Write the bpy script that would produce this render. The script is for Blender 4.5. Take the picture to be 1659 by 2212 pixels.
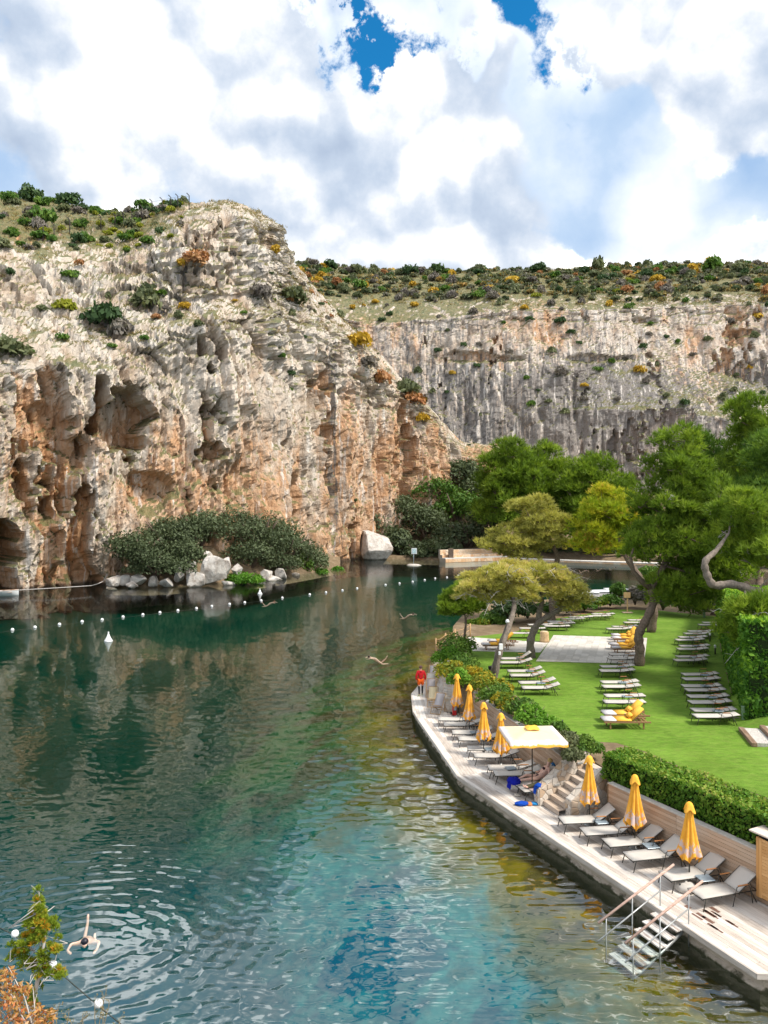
import bpy, bmesh, math, random
import numpy as np
from mathutils import Vector, Matrix, Euler

for o in list(bpy.data.objects):
    bpy.data.objects.remove(o, do_unlink=True)
scene = bpy.context.scene
COL = scene.collection
R = math.radians

# ------------------------------------------------------------------ camera
CAM_H = 11.8           # eye height over the water (m)
FPX = 1650.0           # focal length in units of a 1659-wide frame
HORIZON = 1090.0
cam_d = bpy.data.cameras.new('camera')
cam = bpy.data.objects.new('camera', cam_d)
COL.objects.link(cam)
cam.location = (0, 0, CAM_H)
cam.rotation_euler = (R(90), 0, 0)
cam_d.sensor_fit = 'HORIZONTAL'
cam_d.sensor_width = 36.0
cam_d.lens = 36.0 * FPX / 1659.0
cam_d.shift_y = -16.0 / 1659.0
cam_d.clip_start = 0.1
cam_d.clip_end = 3000
scene.camera = cam
scene.render.engine = 'CYCLES'
scene.cycles.use_denoising = True
scene.cycles.use_adaptive_sampling = True
scene.cycles.adaptive_threshold = 0.014
scene.cycles.adaptive_min_samples = 24
scene.cycles.max_bounces = 8
scene.cycles.diffuse_bounces = 2
scene.cycles.glossy_bounces = 2
scene.cycles.transmission_bounces = 3
scene.cycles.transparent_max_bounces = 8
scene.cycles.caustics_reflective = False
scene.cycles.caustics_refractive = False
scene.view_settings.view_transform = 'Standard'
scene.view_settings.look = 'None'
scene.view_settings.gamma = 1.0
scene.view_settings.use_curve_mapping = False
scene.view_settings.exposure = 0.48

SUN_ELEV, SUN_AZ = 52.0, 116.0     # azimuth clockwise from +Y (the viewing direction)

# ------------------------------------------------------------------ node helper
class NT:
    def __init__(s, tree):
        s.t = tree; tree.nodes.clear()
    def n(s, typ, **kw):
        nd = s.t.nodes.new(typ)
        for k, v in kw.items():
            setattr(nd, k, v)
        return nd
    def put(s, sock, val):
        if val is None: return
        if isinstance(val, bpy.types.NodeSocket): s.t.links.new(val, sock)
        else:
            if hasattr(sock.default_value, '__len__') and not hasattr(val, '__len__'):
                val = (val,) * len(sock.default_value)
            if hasattr(val, '__len__') and len(val) == 3 and len(sock.default_value) == 4:
                val = (*val, 1.0)
            sock.default_value = val
    def m(s, op, a, b=None, c=None, clamp=False):
        nd = s.n('ShaderNodeMath', operation=op, use_clamp=clamp)
        s.put(nd.inputs[0], a); s.put(nd.inputs[1], b); s.put(nd.inputs[2], c)
        return nd.outputs[0]
    def v(s, op, a, b=None, out=0):
        nd = s.n('ShaderNodeVectorMath', operation=op)
        s.put(nd.inputs[0], a)
        if op == 'SCALE': s.put(nd.inputs['Scale'], b)
        else: s.put(nd.inputs[1], b)
        return nd.outputs['Value'] if op in ('DISTANCE', 'LENGTH', 'DOT_PRODUCT') else nd.outputs[0]
    def ss(s, x, lo, hi, a=0.0, b=1.0):
        nd = s.n('ShaderNodeMapRange', interpolation_type='SMOOTHSTEP', clamp=True)
        for i, q in enumerate((x, lo, hi, a, b)): s.put(nd.inputs[i], q)
        return nd.outputs[0]
    def mr(s, x, lo, hi, a=0.0, b=1.0):
        nd = s.n('ShaderNodeMapRange', clamp=True)
        for i, q in enumerate((x, lo, hi, a, b)): s.put(nd.inputs[i], q)
        return nd.outputs[0]
    def mix(s, f, a, b, blend='MIX'):
        nd = s.n('ShaderNodeMix', data_type='RGBA', blend_type=blend)
        s.put(nd.inputs[0], f); s.put(nd.inputs[6], a); s.put(nd.inputs[7], b)
        return nd.outputs[2]
    def noise(s, vec, scale, detail=4, rough=.55, dist=0.0, lac=2.0):
        nd = s.n('ShaderNodeTexNoise')
        s.put(nd.inputs['Vector'], vec); s.put(nd.inputs['Scale'], scale)
        nd.inputs['Detail'].default_value = detail; nd.inputs['Roughness'].default_value = rough
        nd.inputs['Distortion'].default_value = dist; nd.inputs['Lacunarity'].default_value = lac
        return nd.outputs['Fac']
    def voro(s, vec, scale, feature='F1', out='Distance', rnd=1.0):
        nd = s.n('ShaderNodeTexVoronoi', feature=feature)
        s.put(nd.inputs['Vector'], vec); s.put(nd.inputs['Scale'], scale)
        nd.inputs['Randomness'].default_value = rnd
        return nd.outputs[out]
    def ramp(s, f, stops, interp='LINEAR'):
        nd = s.n('ShaderNodeValToRGB'); cr = nd.color_ramp; cr.interpolation = interp
        while len(cr.elements) < len(stops): cr.elements.new(0.5)
        for e, (p, c) in zip(cr.elements, stops):
            e.position = p; e.color = (*c, 1.0) if len(c) == 3 else c
        s.put(nd.inputs[0], f); return nd.outputs[0]
    def attr(s, name, out='Fac'):
        return s.n('ShaderNodeAttribute', attribute_name=name).outputs[out]
    def pos(s): return s.n('ShaderNodeNewGeometry').outputs['Position']
    def nrm(s): return s.n('ShaderNodeNewGeometry').outputs['Normal']
    def obj(s): return s.n('ShaderNodeTexCoord').outputs['Object']
    def rnd(s): return s.n('ShaderNodeObjectInfo').outputs['Random']
    def xyz(s, v): return s.n('ShaderNodeSeparateXYZ'), v
    def sep(s, v):
        nd = s.n('ShaderNodeSeparateXYZ'); s.put(nd.inputs[0], v); return nd.outputs
    def comb(s, x, y, z):
        nd = s.n('ShaderNodeCombineXYZ')
        for i, q in enumerate((x, y, z)): s.put(nd.inputs[i], q)
        return nd.outputs[0]
    def bump(s, h, strength=.3, dist=.1, normal=None):
        nd = s.n('ShaderNodeBump'); s.put(nd.inputs['Height'], h)
        nd.inputs['Strength'].default_value = strength; nd.inputs['Distance'].default_value = dist
        if normal is not None: s.put(nd.inputs['Normal'], normal)
        return nd.outputs[0]
    def out(s, shader, typ='ShaderNodeOutputMaterial'):
        nd = s.n(typ); s.t.links.new(shader, nd.inputs[0])
    def bsdf(s, color, rough=.7, normal=None, spec=.3, metal=0.0):
        nd = s.n('ShaderNodeBsdfPrincipled')
        s.put(nd.inputs['Base Color'], color); s.put(nd.inputs['Roughness'], rough)
        s.put(nd.inputs['Specular IOR Level'], spec); s.put(nd.inputs['Metallic'], metal)
        if normal is not None: s.put(nd.inputs['Normal'], normal)
        return nd.outputs[0]

def new_mat(name):
    m = bpy.data.materials.new(name); m.use_nodes = True
    return m, NT(m.node_tree)

# ------------------------------------------------------------------ image <-> world measuring helpers (photo measured once, everything stands in metres)
def WP(u, v, z=0.0):
    d = FPX * (CAM_H - z) / (v - HORIZON)
    return Vector(((u - 829.5) / FPX * d, d, z))
def WD(u, v, d):
    return Vector(((u - 829.5) / FPX * d, d, CAM_H - (v - HORIZON) / FPX * d))
def dirv(u, v):
    return Vector(((u - 829.5) / FPX, 1.0, -(v - HORIZON) / FPX)).normalized()

# ------------------------------------------------------------------ world: nishita sky with procedural cumulus
world = bpy.data.worlds.new('World'); scene.world = world; world.use_nodes = True
def build_world():
    t = NT(world.node_tree)
    sky = t.n('ShaderNodeTexSky'); sky.sky_type = 'NISHITA'; sky.sun_disc = False
    sky.sun_elevation = R(SUN_ELEV); sky.sun_rotation = R(SUN_AZ)
    sky.air_density = 1.0; sky.dust_density = 0.3; sky.ozone_density = 2.0
    D = t.n('ShaderNodeTexCoord').outputs['Generated']
    D = t.v('NORMALIZE', D)
    blue = t.mix(1.0, sky.outputs[0], (0.13, 1.02, 1.42), 'MULTIPLY')
    blue = t.v('SCALE', blue, 0.10)
    def n_col(P, sc):
        nd = t.n('ShaderNodeTexNoise'); t.put(nd.inputs['Vector'], P); nd.inputs['Scale'].default_value = sc
        nd.inputs['Detail'].default_value = 1
        return t.v('SUBTRACT', nd.outputs['Color'], (.5, .5, .5))
    big = t.noise(D, 2.3, 2, .5)
    wv = t.v('SCALE', n_col(D, 13.0), .075)
    def field(P, det):
        mid = t.noise(P, 4.6, det, .58)
        bil = t.voro(t.v('ADD', P, wv), 8.5, 'F1')          # rounded cauliflower heads
        f = t.m('MULTIPLY_ADD', mid, .95, t.m('MULTIPLY', big, .45))
        return t.m('MULTIPLY_ADD', bil, -.34, f)
    def blobs(lst, wob):
        acc = None
        for (u, v, r, a) in lst:
            k = t.ss(t.v('DISTANCE', wob, tuple(dirv(u, v))), 0.0, r / FPX * 1.2, a, 0.0)
            acc = k if acc is None else t.m('ADD', acc, k)
        return acc
    wob = t.v('ADD', D, t.v('SCALE', n_col(D, 5.0), .12))
    f0 = field(D, 7)
    f1 = field(t.v('ADD', D, (0.012, -0.006, 0.026)), 3)
    # heaps of cumulus, and the clear gaps between them
    B = blobs([(110, 160, 260, .20), (60, 330, 160, .16), (200, 420, 200, .12), (470, 120, 240, .20), (650, 150, 150, .16), (955, 150, 120, .26), (990, 260, 210, .16), (700, 420, 300, .18), (960, 480, 270, .18),
               (1450, 80, 170, .26), (1570, 210, 190, .22), (1520, 320, 120, .16), (1650, 290, 110, .16),
               (1300, 330, 230, -.24), (1450, 460, 230, -.18), (480, 300, 130, -.10), (90, 390, 230, -.10), (330, 20, 140, -.08)], wob)
    wobH = t.v('ADD', D, t.v('ADD', t.v('SCALE', n_col(D, 8.0), .10), t.v('SCALE', n_col(D, 22.0), .07)))
    H = blobs([(806, 74, 165, .64), (1215, 150, 90, .55), (1000, 70, 70, .26), (1140, -20, 90, .5), (745, 20, 70, .3)], wobH)
    H = t.m('MULTIPLY', H, t.mr(t.noise(D, 11.0, 6, .65), .34, .58, 1.7, .35))
    c0 = t.m('SUBTRACT', t.m('ADD', f0, B), H)
    lit = t.m('SUBTRACT', f0, f1)                           # > 0 where the cloud thins out upwards: its lit tops
    cum = t.ss(c0, .47, .56)
    shade = t.m('MULTIPLY_ADD', lit, 3.3, .64)
    shade = t.m('ADD', shade, t.mr(big, .3, .7, -.26, .20))
    shade = t.m('ADD', shade, t.mr(c0, .5, .95, -.14, .14))
    ccol = t.ramp(shade, [(0.0, (.38, .46, .59)), (.30, (.47, .55, .67)), (.52, (.60, .66, .75)), (.68, (.76, .79, .83)), (.82, (1.0, 1.0, 1.02)), (1.0, (2.4, 2.4, 2.4))])
    veil_n = t.noise(D, 3.0, 4, .55)
    veil = t.ss(t.m('SUBTRACT', t.m('ADD', t.m('MULTIPLY', veil_n, .5), t.m('MULTIPLY', f0, .5)), H), .16, .34)
    vcol = t.ramp(t.m('ADD', veil_n, t.m('MULTIPLY', t.m('SUBTRACT', f0, .45), 1.1)), [(0.22, (.30, .45, .68)), (.45, (.44, .57, .75)), (.62, (.66, .74, .85)), (.74, (.84, .88, .93))])
    col = t.mix(veil, blue, vcol)
    col = t.mix(cum, col, ccol)
    bg = t.n('ShaderNodeBackground'); t.put(bg.inputs[0], col); bg.inputs[1].default_value = 0.92
    t.out(bg.outputs[0], 'ShaderNodeOutputWorld')
build_world()
world.cycles.sampling_method = 'NONE'

sd = bpy.data.lights.new('sun', 'SUN'); sun = bpy.data.objects.new('sun', sd); COL.objects.link(sun)
sd.energy = 3.9; sd.angle = R(11.0); sd.color = (1.0, .95, .87)
_e, _a = R(SUN_ELEV), R(SUN_AZ)
SUN_DIR = Vector((math.sin(_a) * math.cos(_e), math.cos(_a) * math.cos(_e), math.sin(_e)))
sun.rotation_euler = SUN_DIR.to_track_quat('Z', 'Y').to_euler()
sun.location = (0, 0, 80)

# ------------------------------------------------------------------ object helpers
def link(name, me, mat=None, parent=None):
    o = bpy.data.objects.new(name, me); COL.objects.link(o)
    if mat is not None and me is not None and not me.materials: me.materials.append(mat)
    if parent is not None: o.parent = parent
    return o
def tag(o, label=None, cat=None, group=None, kind=None):
    if label: o['label'] = label
    if cat: o['category'] = cat
    if group: o['group'] = group
    if kind: o['kind'] = kind
    return o
def empty(name, loc=(0, 0, 0), rz=0.0, label=None, cat=None, group=None):
    o = bpy.data.objects.new(name, None); COL.objects.link(o)
    o.location = loc; o.rotation_euler = (0, 0, rz); o.empty_display_size = .1
    return tag(o, label, cat, group)
def kids(o): return [c for c in ALLKIDS.get(o.name, [])]
def copy_tree(o, parent=None):
    c = o.copy(); COL.objects.link(c)
    if parent is not None: c.parent = parent
    for ch in o.children: copy_tree(ch, c)
    return c
def mesh_np(name, V, F, smooth=False, mat=None):
    me = bpy.data.meshes.new(name)
    V = np.asarray(V, dtype=np.float32); F = np.asarray(F, dtype=np.int32)
    k = F.shape[1]
    me.vertices.add(len(V)); me.vertices.foreach_set('co', V.ravel())
    me.loops.add(F.size); me.loops.foreach_set('vertex_index', F.ravel())
    me.polygons.add(len(F)); me.polygons.foreach_set('loop_start', np.arange(0, F.size, k, dtype=np.int32))
    try: me.polygons.foreach_set('loop_total', np.full(len(F), k, dtype=np.int32))
    except Exception: pass
    me.polygons.foreach_set('use_smooth', np.full(len(F), bool(smooth)))
    me.update(calc_edges=True); me.validate()
    if mat is not None: me.materials.append(mat)
    return me
def set_attr(me, name, vals):
    a = me.attributes.new(name, 'FLOAT', 'POINT'); a.data.foreach_set('value', np.asarray(vals, dtype=np.float32))

class MB:
    """collects boxes, tubes, prisms; build() makes ONE mesh object"""
    def __init__(s): s.V = []; s.F = []; s.sm = []
    def add(s, V, F, smooth=False):
        b = len(s.V); s.V += [tuple(p) for p in V]; s.F += [tuple(b + i for i in f) for f in F]; s.sm += [smooth] * len(F); return s
    def box(s, c, size, rot=None, bev=0.0):
        sx, sy, sz = (q / 2 for q in size); c = Vector(c)
        M = rot.to_matrix() if isinstance(rot, Euler) else (rot if rot is not None else Matrix.Identity(3))
        if bev <= 0:
            P = [Vector((x, y, z)) for x in (-sx, sx) for y in (-sy, sy) for z in (-sz, sz)]
            F = [(0, 1, 3, 2), (4, 6, 7, 5), (0, 4, 5, 1), (2, 3, 7, 6), (0, 2, 6, 4), (1, 5, 7, 3)]
            return s.add([c + M @ p for p in P], F)
        bm = bmesh.new(); bmesh.ops.create_cube(bm, size=1.0)
        for q in bm.verts: q.co = Vector((q.co.x * sx * 2, q.co.y * sy * 2, q.co.z * sz * 2))
        bmesh.ops.bevel(bm, geom=bm.edges[:], offset=bev, segments=1, affect='EDGES')
        bm.verts.index_update()
        s.add([c + M @ q.co for q in bm.verts], [[q.index for q in f.verts] for f in bm.faces]); bm.free(); return s
    def tube(s, pts, r, n=8, cap=True, smooth=True):
        pts = [Vector(p) for p in pts]; rs = r if hasattr(r, '__len__') else [r] * len(pts)
        V = []; prev = None
        for i, p in enumerate(pts):
            t = (pts[min(i + 1, len(pts) - 1)] - pts[max(i - 1, 0)]).normalized()
            if prev is None:
                a = t.orthogonal().normalized()
            else:
                a = (prev - t * prev.dot(t)); a = a.normalized() if a.length > 1e-6 else t.orthogonal().normalized()
            prev = a; b = t.cross(a)
            for k in range(n):
                q = 2 * math.pi * k / n
                V.append(p + (a * math.cos(q) + b * math.sin(q)) * rs[i])
        F = []
        for i in range(len(pts) - 1):
            for k in range(n):
                k2 = (k + 1) % n
                F.append((i * n + k, i * n + k2, (i + 1) * n + k2, (i + 1) * n + k))
        s.add(V, F, smooth)
        if cap:
            b = len(s.V) - len(V)
            s.F.append(tuple(b + k for k in reversed(range(n)))); s.F.append(tuple(b + (len(pts) - 1) * n + k for k in range(n))); s.sm += [False, False]
        return s
    def lathe(s, prof, n=16, c=(0, 0, 0), smooth=True, wob=None):
        c = Vector(c); V = []
        for j, (r, z) in enumerate(prof):
            for k in range(n):
                q = 2 * math.pi * k / n; rr = r * (wob(q, j) if wob else 1)
                V.append(c + Vector((rr * math.cos(q), rr * math.sin(q), z)))
        F = [(j * n + k, j * n + (k + 1) % n, (j + 1) * n + (k + 1) % n, (j + 1) * n + k) for j in range(len(prof) - 1) for k in range(n)]
        F.append(tuple(reversed(range(n)))); F.append(tuple((len(prof) - 1) * n + k for k in range(n)))
        return s.add(V, F, smooth)
    def prism(s, poly, z0, z1):
        n = len(poly); V = [(p[0], p[1], z0) for p in poly] + [(p[0], p[1], z1) for p in poly]
        F = [tuple(reversed(range(n))), tuple(range(n, 2 * n))] + [(i, (i + 1) % n, n + (i + 1) % n, n + i) for i in range(n)]
        return s.add(V, F)
    def mesh(s, name, mat=None):
        me = bpy.data.meshes.new(name); me.from_pydata([tuple(p) for p in s.V], [], s.F)
        me.polygons.foreach_set('use_smooth', s.sm); me.update()
        bm = bmesh.new(); bm.from_mesh(me); bmesh.ops.recalc_face_normals(bm, faces=bm.faces[:]); bm.to_mesh(me); bm.free()
        if mat is not None: me.materials.append(mat)
        return me
    def build(s, name, mat=None, parent=None): return link(name, s.mesh(name, mat), None, parent)

# ------------------------------------------------------------------ numpy noise
def _h(ix, iy, iz, seed):
    with np.errstate(over='ignore'):
        h = (ix.astype(np.uint32) * np.uint32(374761393) + iy.astype(np.uint32) * np.uint32(668265263)
             + iz.astype(np.uint32) * np.uint32(2246822519) + np.uint32(seed * 3266489917 & 0xffffffff))
        h = (h ^ (h >> np.uint32(13))) * np.uint32(1274126177)
        h = (h ^ (h >> np.uint32(16))) * np.uint32(2654435769)
        h = h ^ (h >> np.uint32(15))
    return h.astype(np.float64) / 4294967295.0
def vnoise(p, seed=0):
    i = np.floor(p).astype(np.int64); f = p - i; w = f * f * f * (f * (f * 6 - 15) + 10)
    r = 0
    for dx in (0, 1):
        for dy in (0, 1):
            for dz in (0, 1):
                k = (w[:, 0] if dx else 1 - w[:, 0]) * (w[:, 1] if dy else 1 - w[:, 1]) * (w[:, 2] if dz else 1 - w[:, 2])
                r = r + k * _h(i[:, 0] + dx, i[:, 1] + dy, i[:, 2] + dz, seed)
    return r * 2 - 1
def fbm(p, oct=4, seed=0, gain=.5, lac=2.03):
    a = 1.0; r = 0; tot = 0
    for k in range(oct):
        r = r + a * vnoise(p, seed + k * 17); tot += a; a *= gain; p = p * lac + 3.7
    return r / tot
def ridged(p, oct=4, seed=0, gain=.5):
    a = 1.0; r = 0; tot = 0
    for k in range(oct):
        r = r + a * (1 - 2 * np.abs(vnoise(p, seed + k * 13))); tot += a; a *= gain; p = p * 2.03 + 5.1
    return r / tot
def cellular(p, seed=0):
    """F1, F2 and a random value of the nearest cell"""
    i = np.floor(p).astype(np.int64); n = len(p)
    f1 = np.full(n, 9.0); f2 = np.full(n, 9.0); cid = np.zeros(n)
    for dx in (-1, 0, 1):
        for dy in (-1, 0, 1):
            for dz in (-1, 0, 1):
                c = i + np.array([dx, dy, dz])
                q = np.stack([c[:, k] + _h(c[:, 0], c[:, 1], c[:, 2], seed + 31 * k) for k in range(3)], 1)
                d = np.sqrt(((q - p) ** 2).sum(1)); idv = _h(c[:, 0], c[:, 1], c[:, 2], seed + 99)
                m = d < f1
                f2 = np.where(m, f1, np.minimum(f2, d)); cid = np.where(m, idv, cid); f1 = np.where(m, d, f1)
    return f1, f2, cid
def sstep(x, a, b):
    t = np.clip((x - a) / (b - a), 0, 1); return t * t * (3 - 2 * t)

# ------------------------------------------------------------------ cliffs
def cliff_material(name, ochre_gain, grey_gain, streak=.60, sq=.07, tint=(1, 1, 1)):
    m, t = new_mat(name)
    P = t.pos(); N = t.nrm()
    nz = t.sep(N)[2]
    st = t.v('MULTIPLY', P, (1, 1, .10))
    st2 = t.v('MULTIPLY', P, (1, 1, sq))
    n1 = t.noise(st, .24, 5, .62)
    n2 = t.noise(P, .33, 6, .62)
    n3 = t.noise(st2, streak, 4, .62)
    n4 = t.noise(P, 2.4, 4, .62)
    col = t.ramp(t.m('ADD', t.m('ADD', t.m('MULTIPLY', n1, .5), t.m('MULTIPLY', n2, .4)), t.m('MULTIPLY', t.attr('tone'), .12)),
                 [(.35, (.34, .235, .16)), (.43, (.50, .39, .295)), (.50, (.62, .525, .43)), (.60, (.72, .65, .57)), (.70, (.57, .41, .28))])
    och = t.m('MULTIPLY', t.attr('ochre'), ochre_gain)
    om = t.ss(t.m('ADD', t.m('MULTIPLY', n1, .84), t.m('MULTIPLY', n4, .16)), t.m('SUBTRACT', .76, och), t.m('SUBTRACT', .92, och))
    ocol = t.mix(n4, (.47, .215, .085), (.66, .375, .185))
    ocol = t.mix(t.ss(n2, .45, .62), ocol, (.66, .43, .27))
    col = t.mix(t.m('MULTIPLY', om, .80), col, ocol)
    g = t.m('MULTIPLY', t.attr('grey'), grey_gain)
    gm = t.ss(n3, t.m('SUBTRACT', .77, g), t.m('SUBTRACT', .84, g))
    gcol = t.mix(n4, (.13, .12, .115), (.32, .30, .28))
    col = t.mix(t.m('MULTIPLY', gm, .85), col, gcol)
    wr = t.ss(n3, .42, .34)
    col = t.mix(t.m('MULTIPLY', wr, .7), col, (.76, .71, .65))
    col = t.mix(1.0, col, tint, 'MULTIPLY')
    # soil, dry grass and herbs on the flats
    veg = t.ss(t.m('ADD', t.m('ADD', nz, t.attr('cover')), t.mr(n2, .3, .7, -.18, .18)), .45, .66)
    gn = t.noise(P, .7, 5, .65)
    vcol = t.ramp(gn, [(.30, (.065, .085, .03)), (.43, (.115, .13, .05)), (.53, (.20, .165, .075)), (.63, (.105, .135, .045)), (.74, (.38, .35, .29))])
    col = t.mix(t.m('MULTIPLY', t.m('MULTIPLY', veg, t.attr('flat')), .9), col, vcol)
    # wet dark band at the water line
    z = t.sep(P)[2]
    wl = t.ss(t.m('ADD', z, t.mr(n2, .3, .7, -.25, .25)), .15, .75, .8, 0)
    col = t.mix(wl, col, (.045, .04, .035))
    bh = t.m('ADD', t.noise(t.v('MULTIPLY', P, (1, 1, .5)), 1.2, 6, .70), t.m('MULTIPLY', t.voro(t.v('MULTIPLY', t.v('ADD', P, t.v('SCALE', n4, 1.2)), (1, 1, .6)), 1.1, 'F1'), -.5))
    nrm = t.bump(bh, .9, .55)
    t.out(t.bsdf(col, .92, nrm, .15)); return m

def cliff_grid(cols, su, st):
    """cols: list of columns, each a list of world points with the same count of rows; returns grid (nu, nt, 3)"""
    C = np.array([[tuple(p) for p in c] for c in cols])          # (nc, nr, 3)
    nr = C.shape[1]
    # smooth resampling across the columns (by mean chord), then up the rows
    def resample(A, step, power=1.0):
        seg = np.linalg.norm(np.diff(A, axis=0), axis=2).mean(1); s = np.concatenate([[0], np.cumsum(seg)])
        n = max(2, int(s[-1] / step)); q = np.linspace(0, s[-1], n)
        # pchip-like: linear then light smoothing
        out = np.empty((n,) + A.shape[1:])
        for j in range(A.shape[1]):
            for k in range(3): out[:, j, k] = np.interp(q, s, A[:, j, k])
        w = max(1, int(1.6 / step))
        ker = np.ones(2 * w + 1) / (2 * w + 1)
        pad = np.concatenate([np.repeat(out[:1], w, 0), out, np.repeat(out[-1:], w, 0)])
        sm = np.empty_like(out)
        for j in range(A.shape[1]):
            for k in range(3): sm[:, j, k] = np.convolve(pad[:, j, k], ker, 'valid')
        return sm
    A = resample(C, su)                     # (nu, nr, 3)
    B = resample(A.transpose(1, 0, 2), st)  # (nt, nu, 3)
    return B.transpose(1, 0, 2)

def grid_normals(G):
    du = np.gradient(G, axis=0); dv = np.gradient(G, axis=1)
    n = np.cross(du, dv); n /= np.linalg.norm(n, axis=2, keepdims=True) + 1e-9
    return n
def project(P):
    return 829.5 + FPX * P[..., 0] / P[..., 1], HORIZON + FPX * (CAM_H - P[..., 2]) / P[..., 1]

def carve(G, N, caves, seed):
    u, v = project(G); nz = fbm(G.reshape(-1, 3) * .35, 4, seed).reshape(u.shape)
    D = np.zeros(u.shape)
    for (cu, cv, ru, rv, dep, edge) in caves:
        e = np.sqrt(((u - cu) / ru) ** 2 + ((v - cv) / rv) ** 2) + nz * .65
        D = np.maximum(D, dep * sstep(1.0 - e, 0, edge))
    return D

def cliff_object(name, cols, su, st, amp, caves, seed, mat, ochre_fn, grey_fn, strata, cover_fn, flat_fn=None):
    G = cliff_grid(cols, su, st); N = grid_normals(G)
    if N[..., 1].mean() > 0: N = -N
    # keep normals mostly horizontal on walls
    P = G.reshape(-1, 3); n = N.reshape(-1, 3); slope = np.clip(n[:, 2], 0, 1)
    wall = sstep(1 - slope, .25, .7)
    steep = sstep(1 - slope, .55, .86)
    low = 1 - strata(P)                                        # 1 on the draped lower wall, 0 in the bedded upper rock
    wv = np.stack([fbm(P * .09, 3, seed + 5 + k) for k in range(3)], 1)
    def sq(k, w): return np.stack([P[:, 0], P[:, 1], P[:, 2] * k], 1) + wv * w
    b1 = ridged(sq(.22, 4) * .055, 3, seed) * 2.6              # buttresses and bays
    def flute(k, w, sc, sd, pw): return np.abs(vnoise(sq(k, w) * sc, sd)) ** pw
    fl = flute(.045, 2.0, .17, seed + 3, .6) * 3.2 - 1.7       # long vertical clefts between rounded ribs, at three sizes
    fl2 = flute(.06, 1.2, .42, seed + 4, .6) * 1.7 - .9
    fl3 = flute(.10, .8, .95, seed + 6, .65) * .75 - .4
    f1, f2, cid = cellular(sq(.45, .9) * .33, seed + 8)
    crack = sstep(.10 - (f2 - f1), 0, .10)
    blk = (cid - .5) * 1.9 - crack * 1.1
    g1, g2, gid = cellular(sq(.75, .6) * .85, seed + 9)
    blk2 = (gid - .5) * .75 - sstep(.12 - (g2 - g1), 0, .12) * .45
    h1, h2, hid = cellular(sq(1.1, 1.0) * .20, seed + 18)           # squarer blocks in the bedded rock
    blkU = (hid - .5) * 2.0 - sstep(.09 - (h2 - h1), 0, .09) * 1.1
    k1, k2, kid = cellular(sq(1.2, .5) * .62, seed + 19)
    blkU2 = (kid - .5) * .6 - sstep(.12 - (k2 - k1), 0, .12) * .35
    fine = ridged(P * np.array([.5, .5, .3]), 4, seed + 21, .6) * .36
    pit = sstep(vnoise(sq(.25, 1.5) * .14, seed + 51) + .45 * fbm(P * np.array([.6, .6, .3]), 3, seed + 52), .46, .55) * 3.4
    lay = np.abs(((P[:, 2] + wv[:, 0] * 3.5) / 3.4) % 1.0 - .5) * 2
    lay2 = np.abs(((P[:, 2] + wv[:, 1] * 3.0) / 1.3) % 1.0 - .5) * 2
    stra = -sstep(lay, .74, .92) * .8 - sstep(lay2, .76, .94) * .3
    disp = amp * (wall * (b1 * 1.25 + low * (steep * (fl + fl2 + fl3) + .40 * blk + .55 * blk2 - pit) + (1 - low) * (steep * (.40 * fl + .40 * fl2) + blkU + blkU2 + stra - .7 * pit))
                  + (1 - wall) * (blkU * .55 + blkU2 * .8 + fbm(P * .15, 3, seed + 4) * .8) + fine)
    D = carve(G, N, caves, seed + 40).ravel()
    # overhanging tongues with ragged lower lips
    lip = ridged(np.stack([P[:, 0] * .16, P[:, 1] * .16, P[:, 2] * .03], 1), 2, seed + 61)
    saw = ((P[:, 2] + lip * 8 + wv[:, 1] * 6) / 15.0) % 1.0
    tong = (np.where(saw > .16, (1 - saw) * 1.2, saw / .16) - .5) * -1.0
    disp = disp + wall * low * amp * tong * 1.1 - D
    hz = n * np.array([1, 1, 0.0]); hz /= np.linalg.norm(hz, axis=1, keepdims=True) + 1e-6      # walls move sideways, flats up and down
    wd = sstep(1 - slope, .30, .52)[:, None]
    nd = hz * wd + np.array([0, 0, 1.0]) * (1 - wd)
    nd /= np.linalg.norm(nd, axis=1, keepdims=True) + 1e-6
    Q = P + nd * disp[:, None]
    D = D + pit * wall
    nu, nt = G.shape[:2]
    idx = np.arange(nu * nt).reshape(nu, nt)
    F = np.stack([idx[:-1, :-1].ravel(), idx[1:, :-1].ravel(), idx[1:, 1:].ravel(), idx[:-1, 1:].ravel()], 1)
    if N[..., 1].mean() < 0 and np.cross(G[1, 0] - G[0, 0], G[0, 1] - G[0, 0])[1] > 0: F = F[:, ::-1]
    me = mesh_np(name, Q, F, False, mat)
    u, v = project(Q)
    set_attr(me, 'ochre', ochre_fn(u, v, Q, D)); set_attr(me, 'grey', grey_fn(u, v, Q, D))
    set_attr(me, 'flat', flat_fn(u, v, Q) if flat_fn else np.ones(len(Q)))
    set_attr(me, 'cover', cover_fn(u, v, Q))
    set_attr(me, 'tone', np.where(low > .5, .6 * cid + .4 * gid, .55 * hid + .45 * kid))
    o = link(name, me); tag(o, kind='structure')
    Nq = grid_normals(Q.reshape(nu, nt, 3)).reshape(-1, 3)
    Nq = np.where(Nq[:, 1:2] > 0.7, -Nq, Nq); Nq = np.where(Nq[:, 2:3] < -0.5, -Nq, Nq)
    return o, Q, Nq

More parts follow.
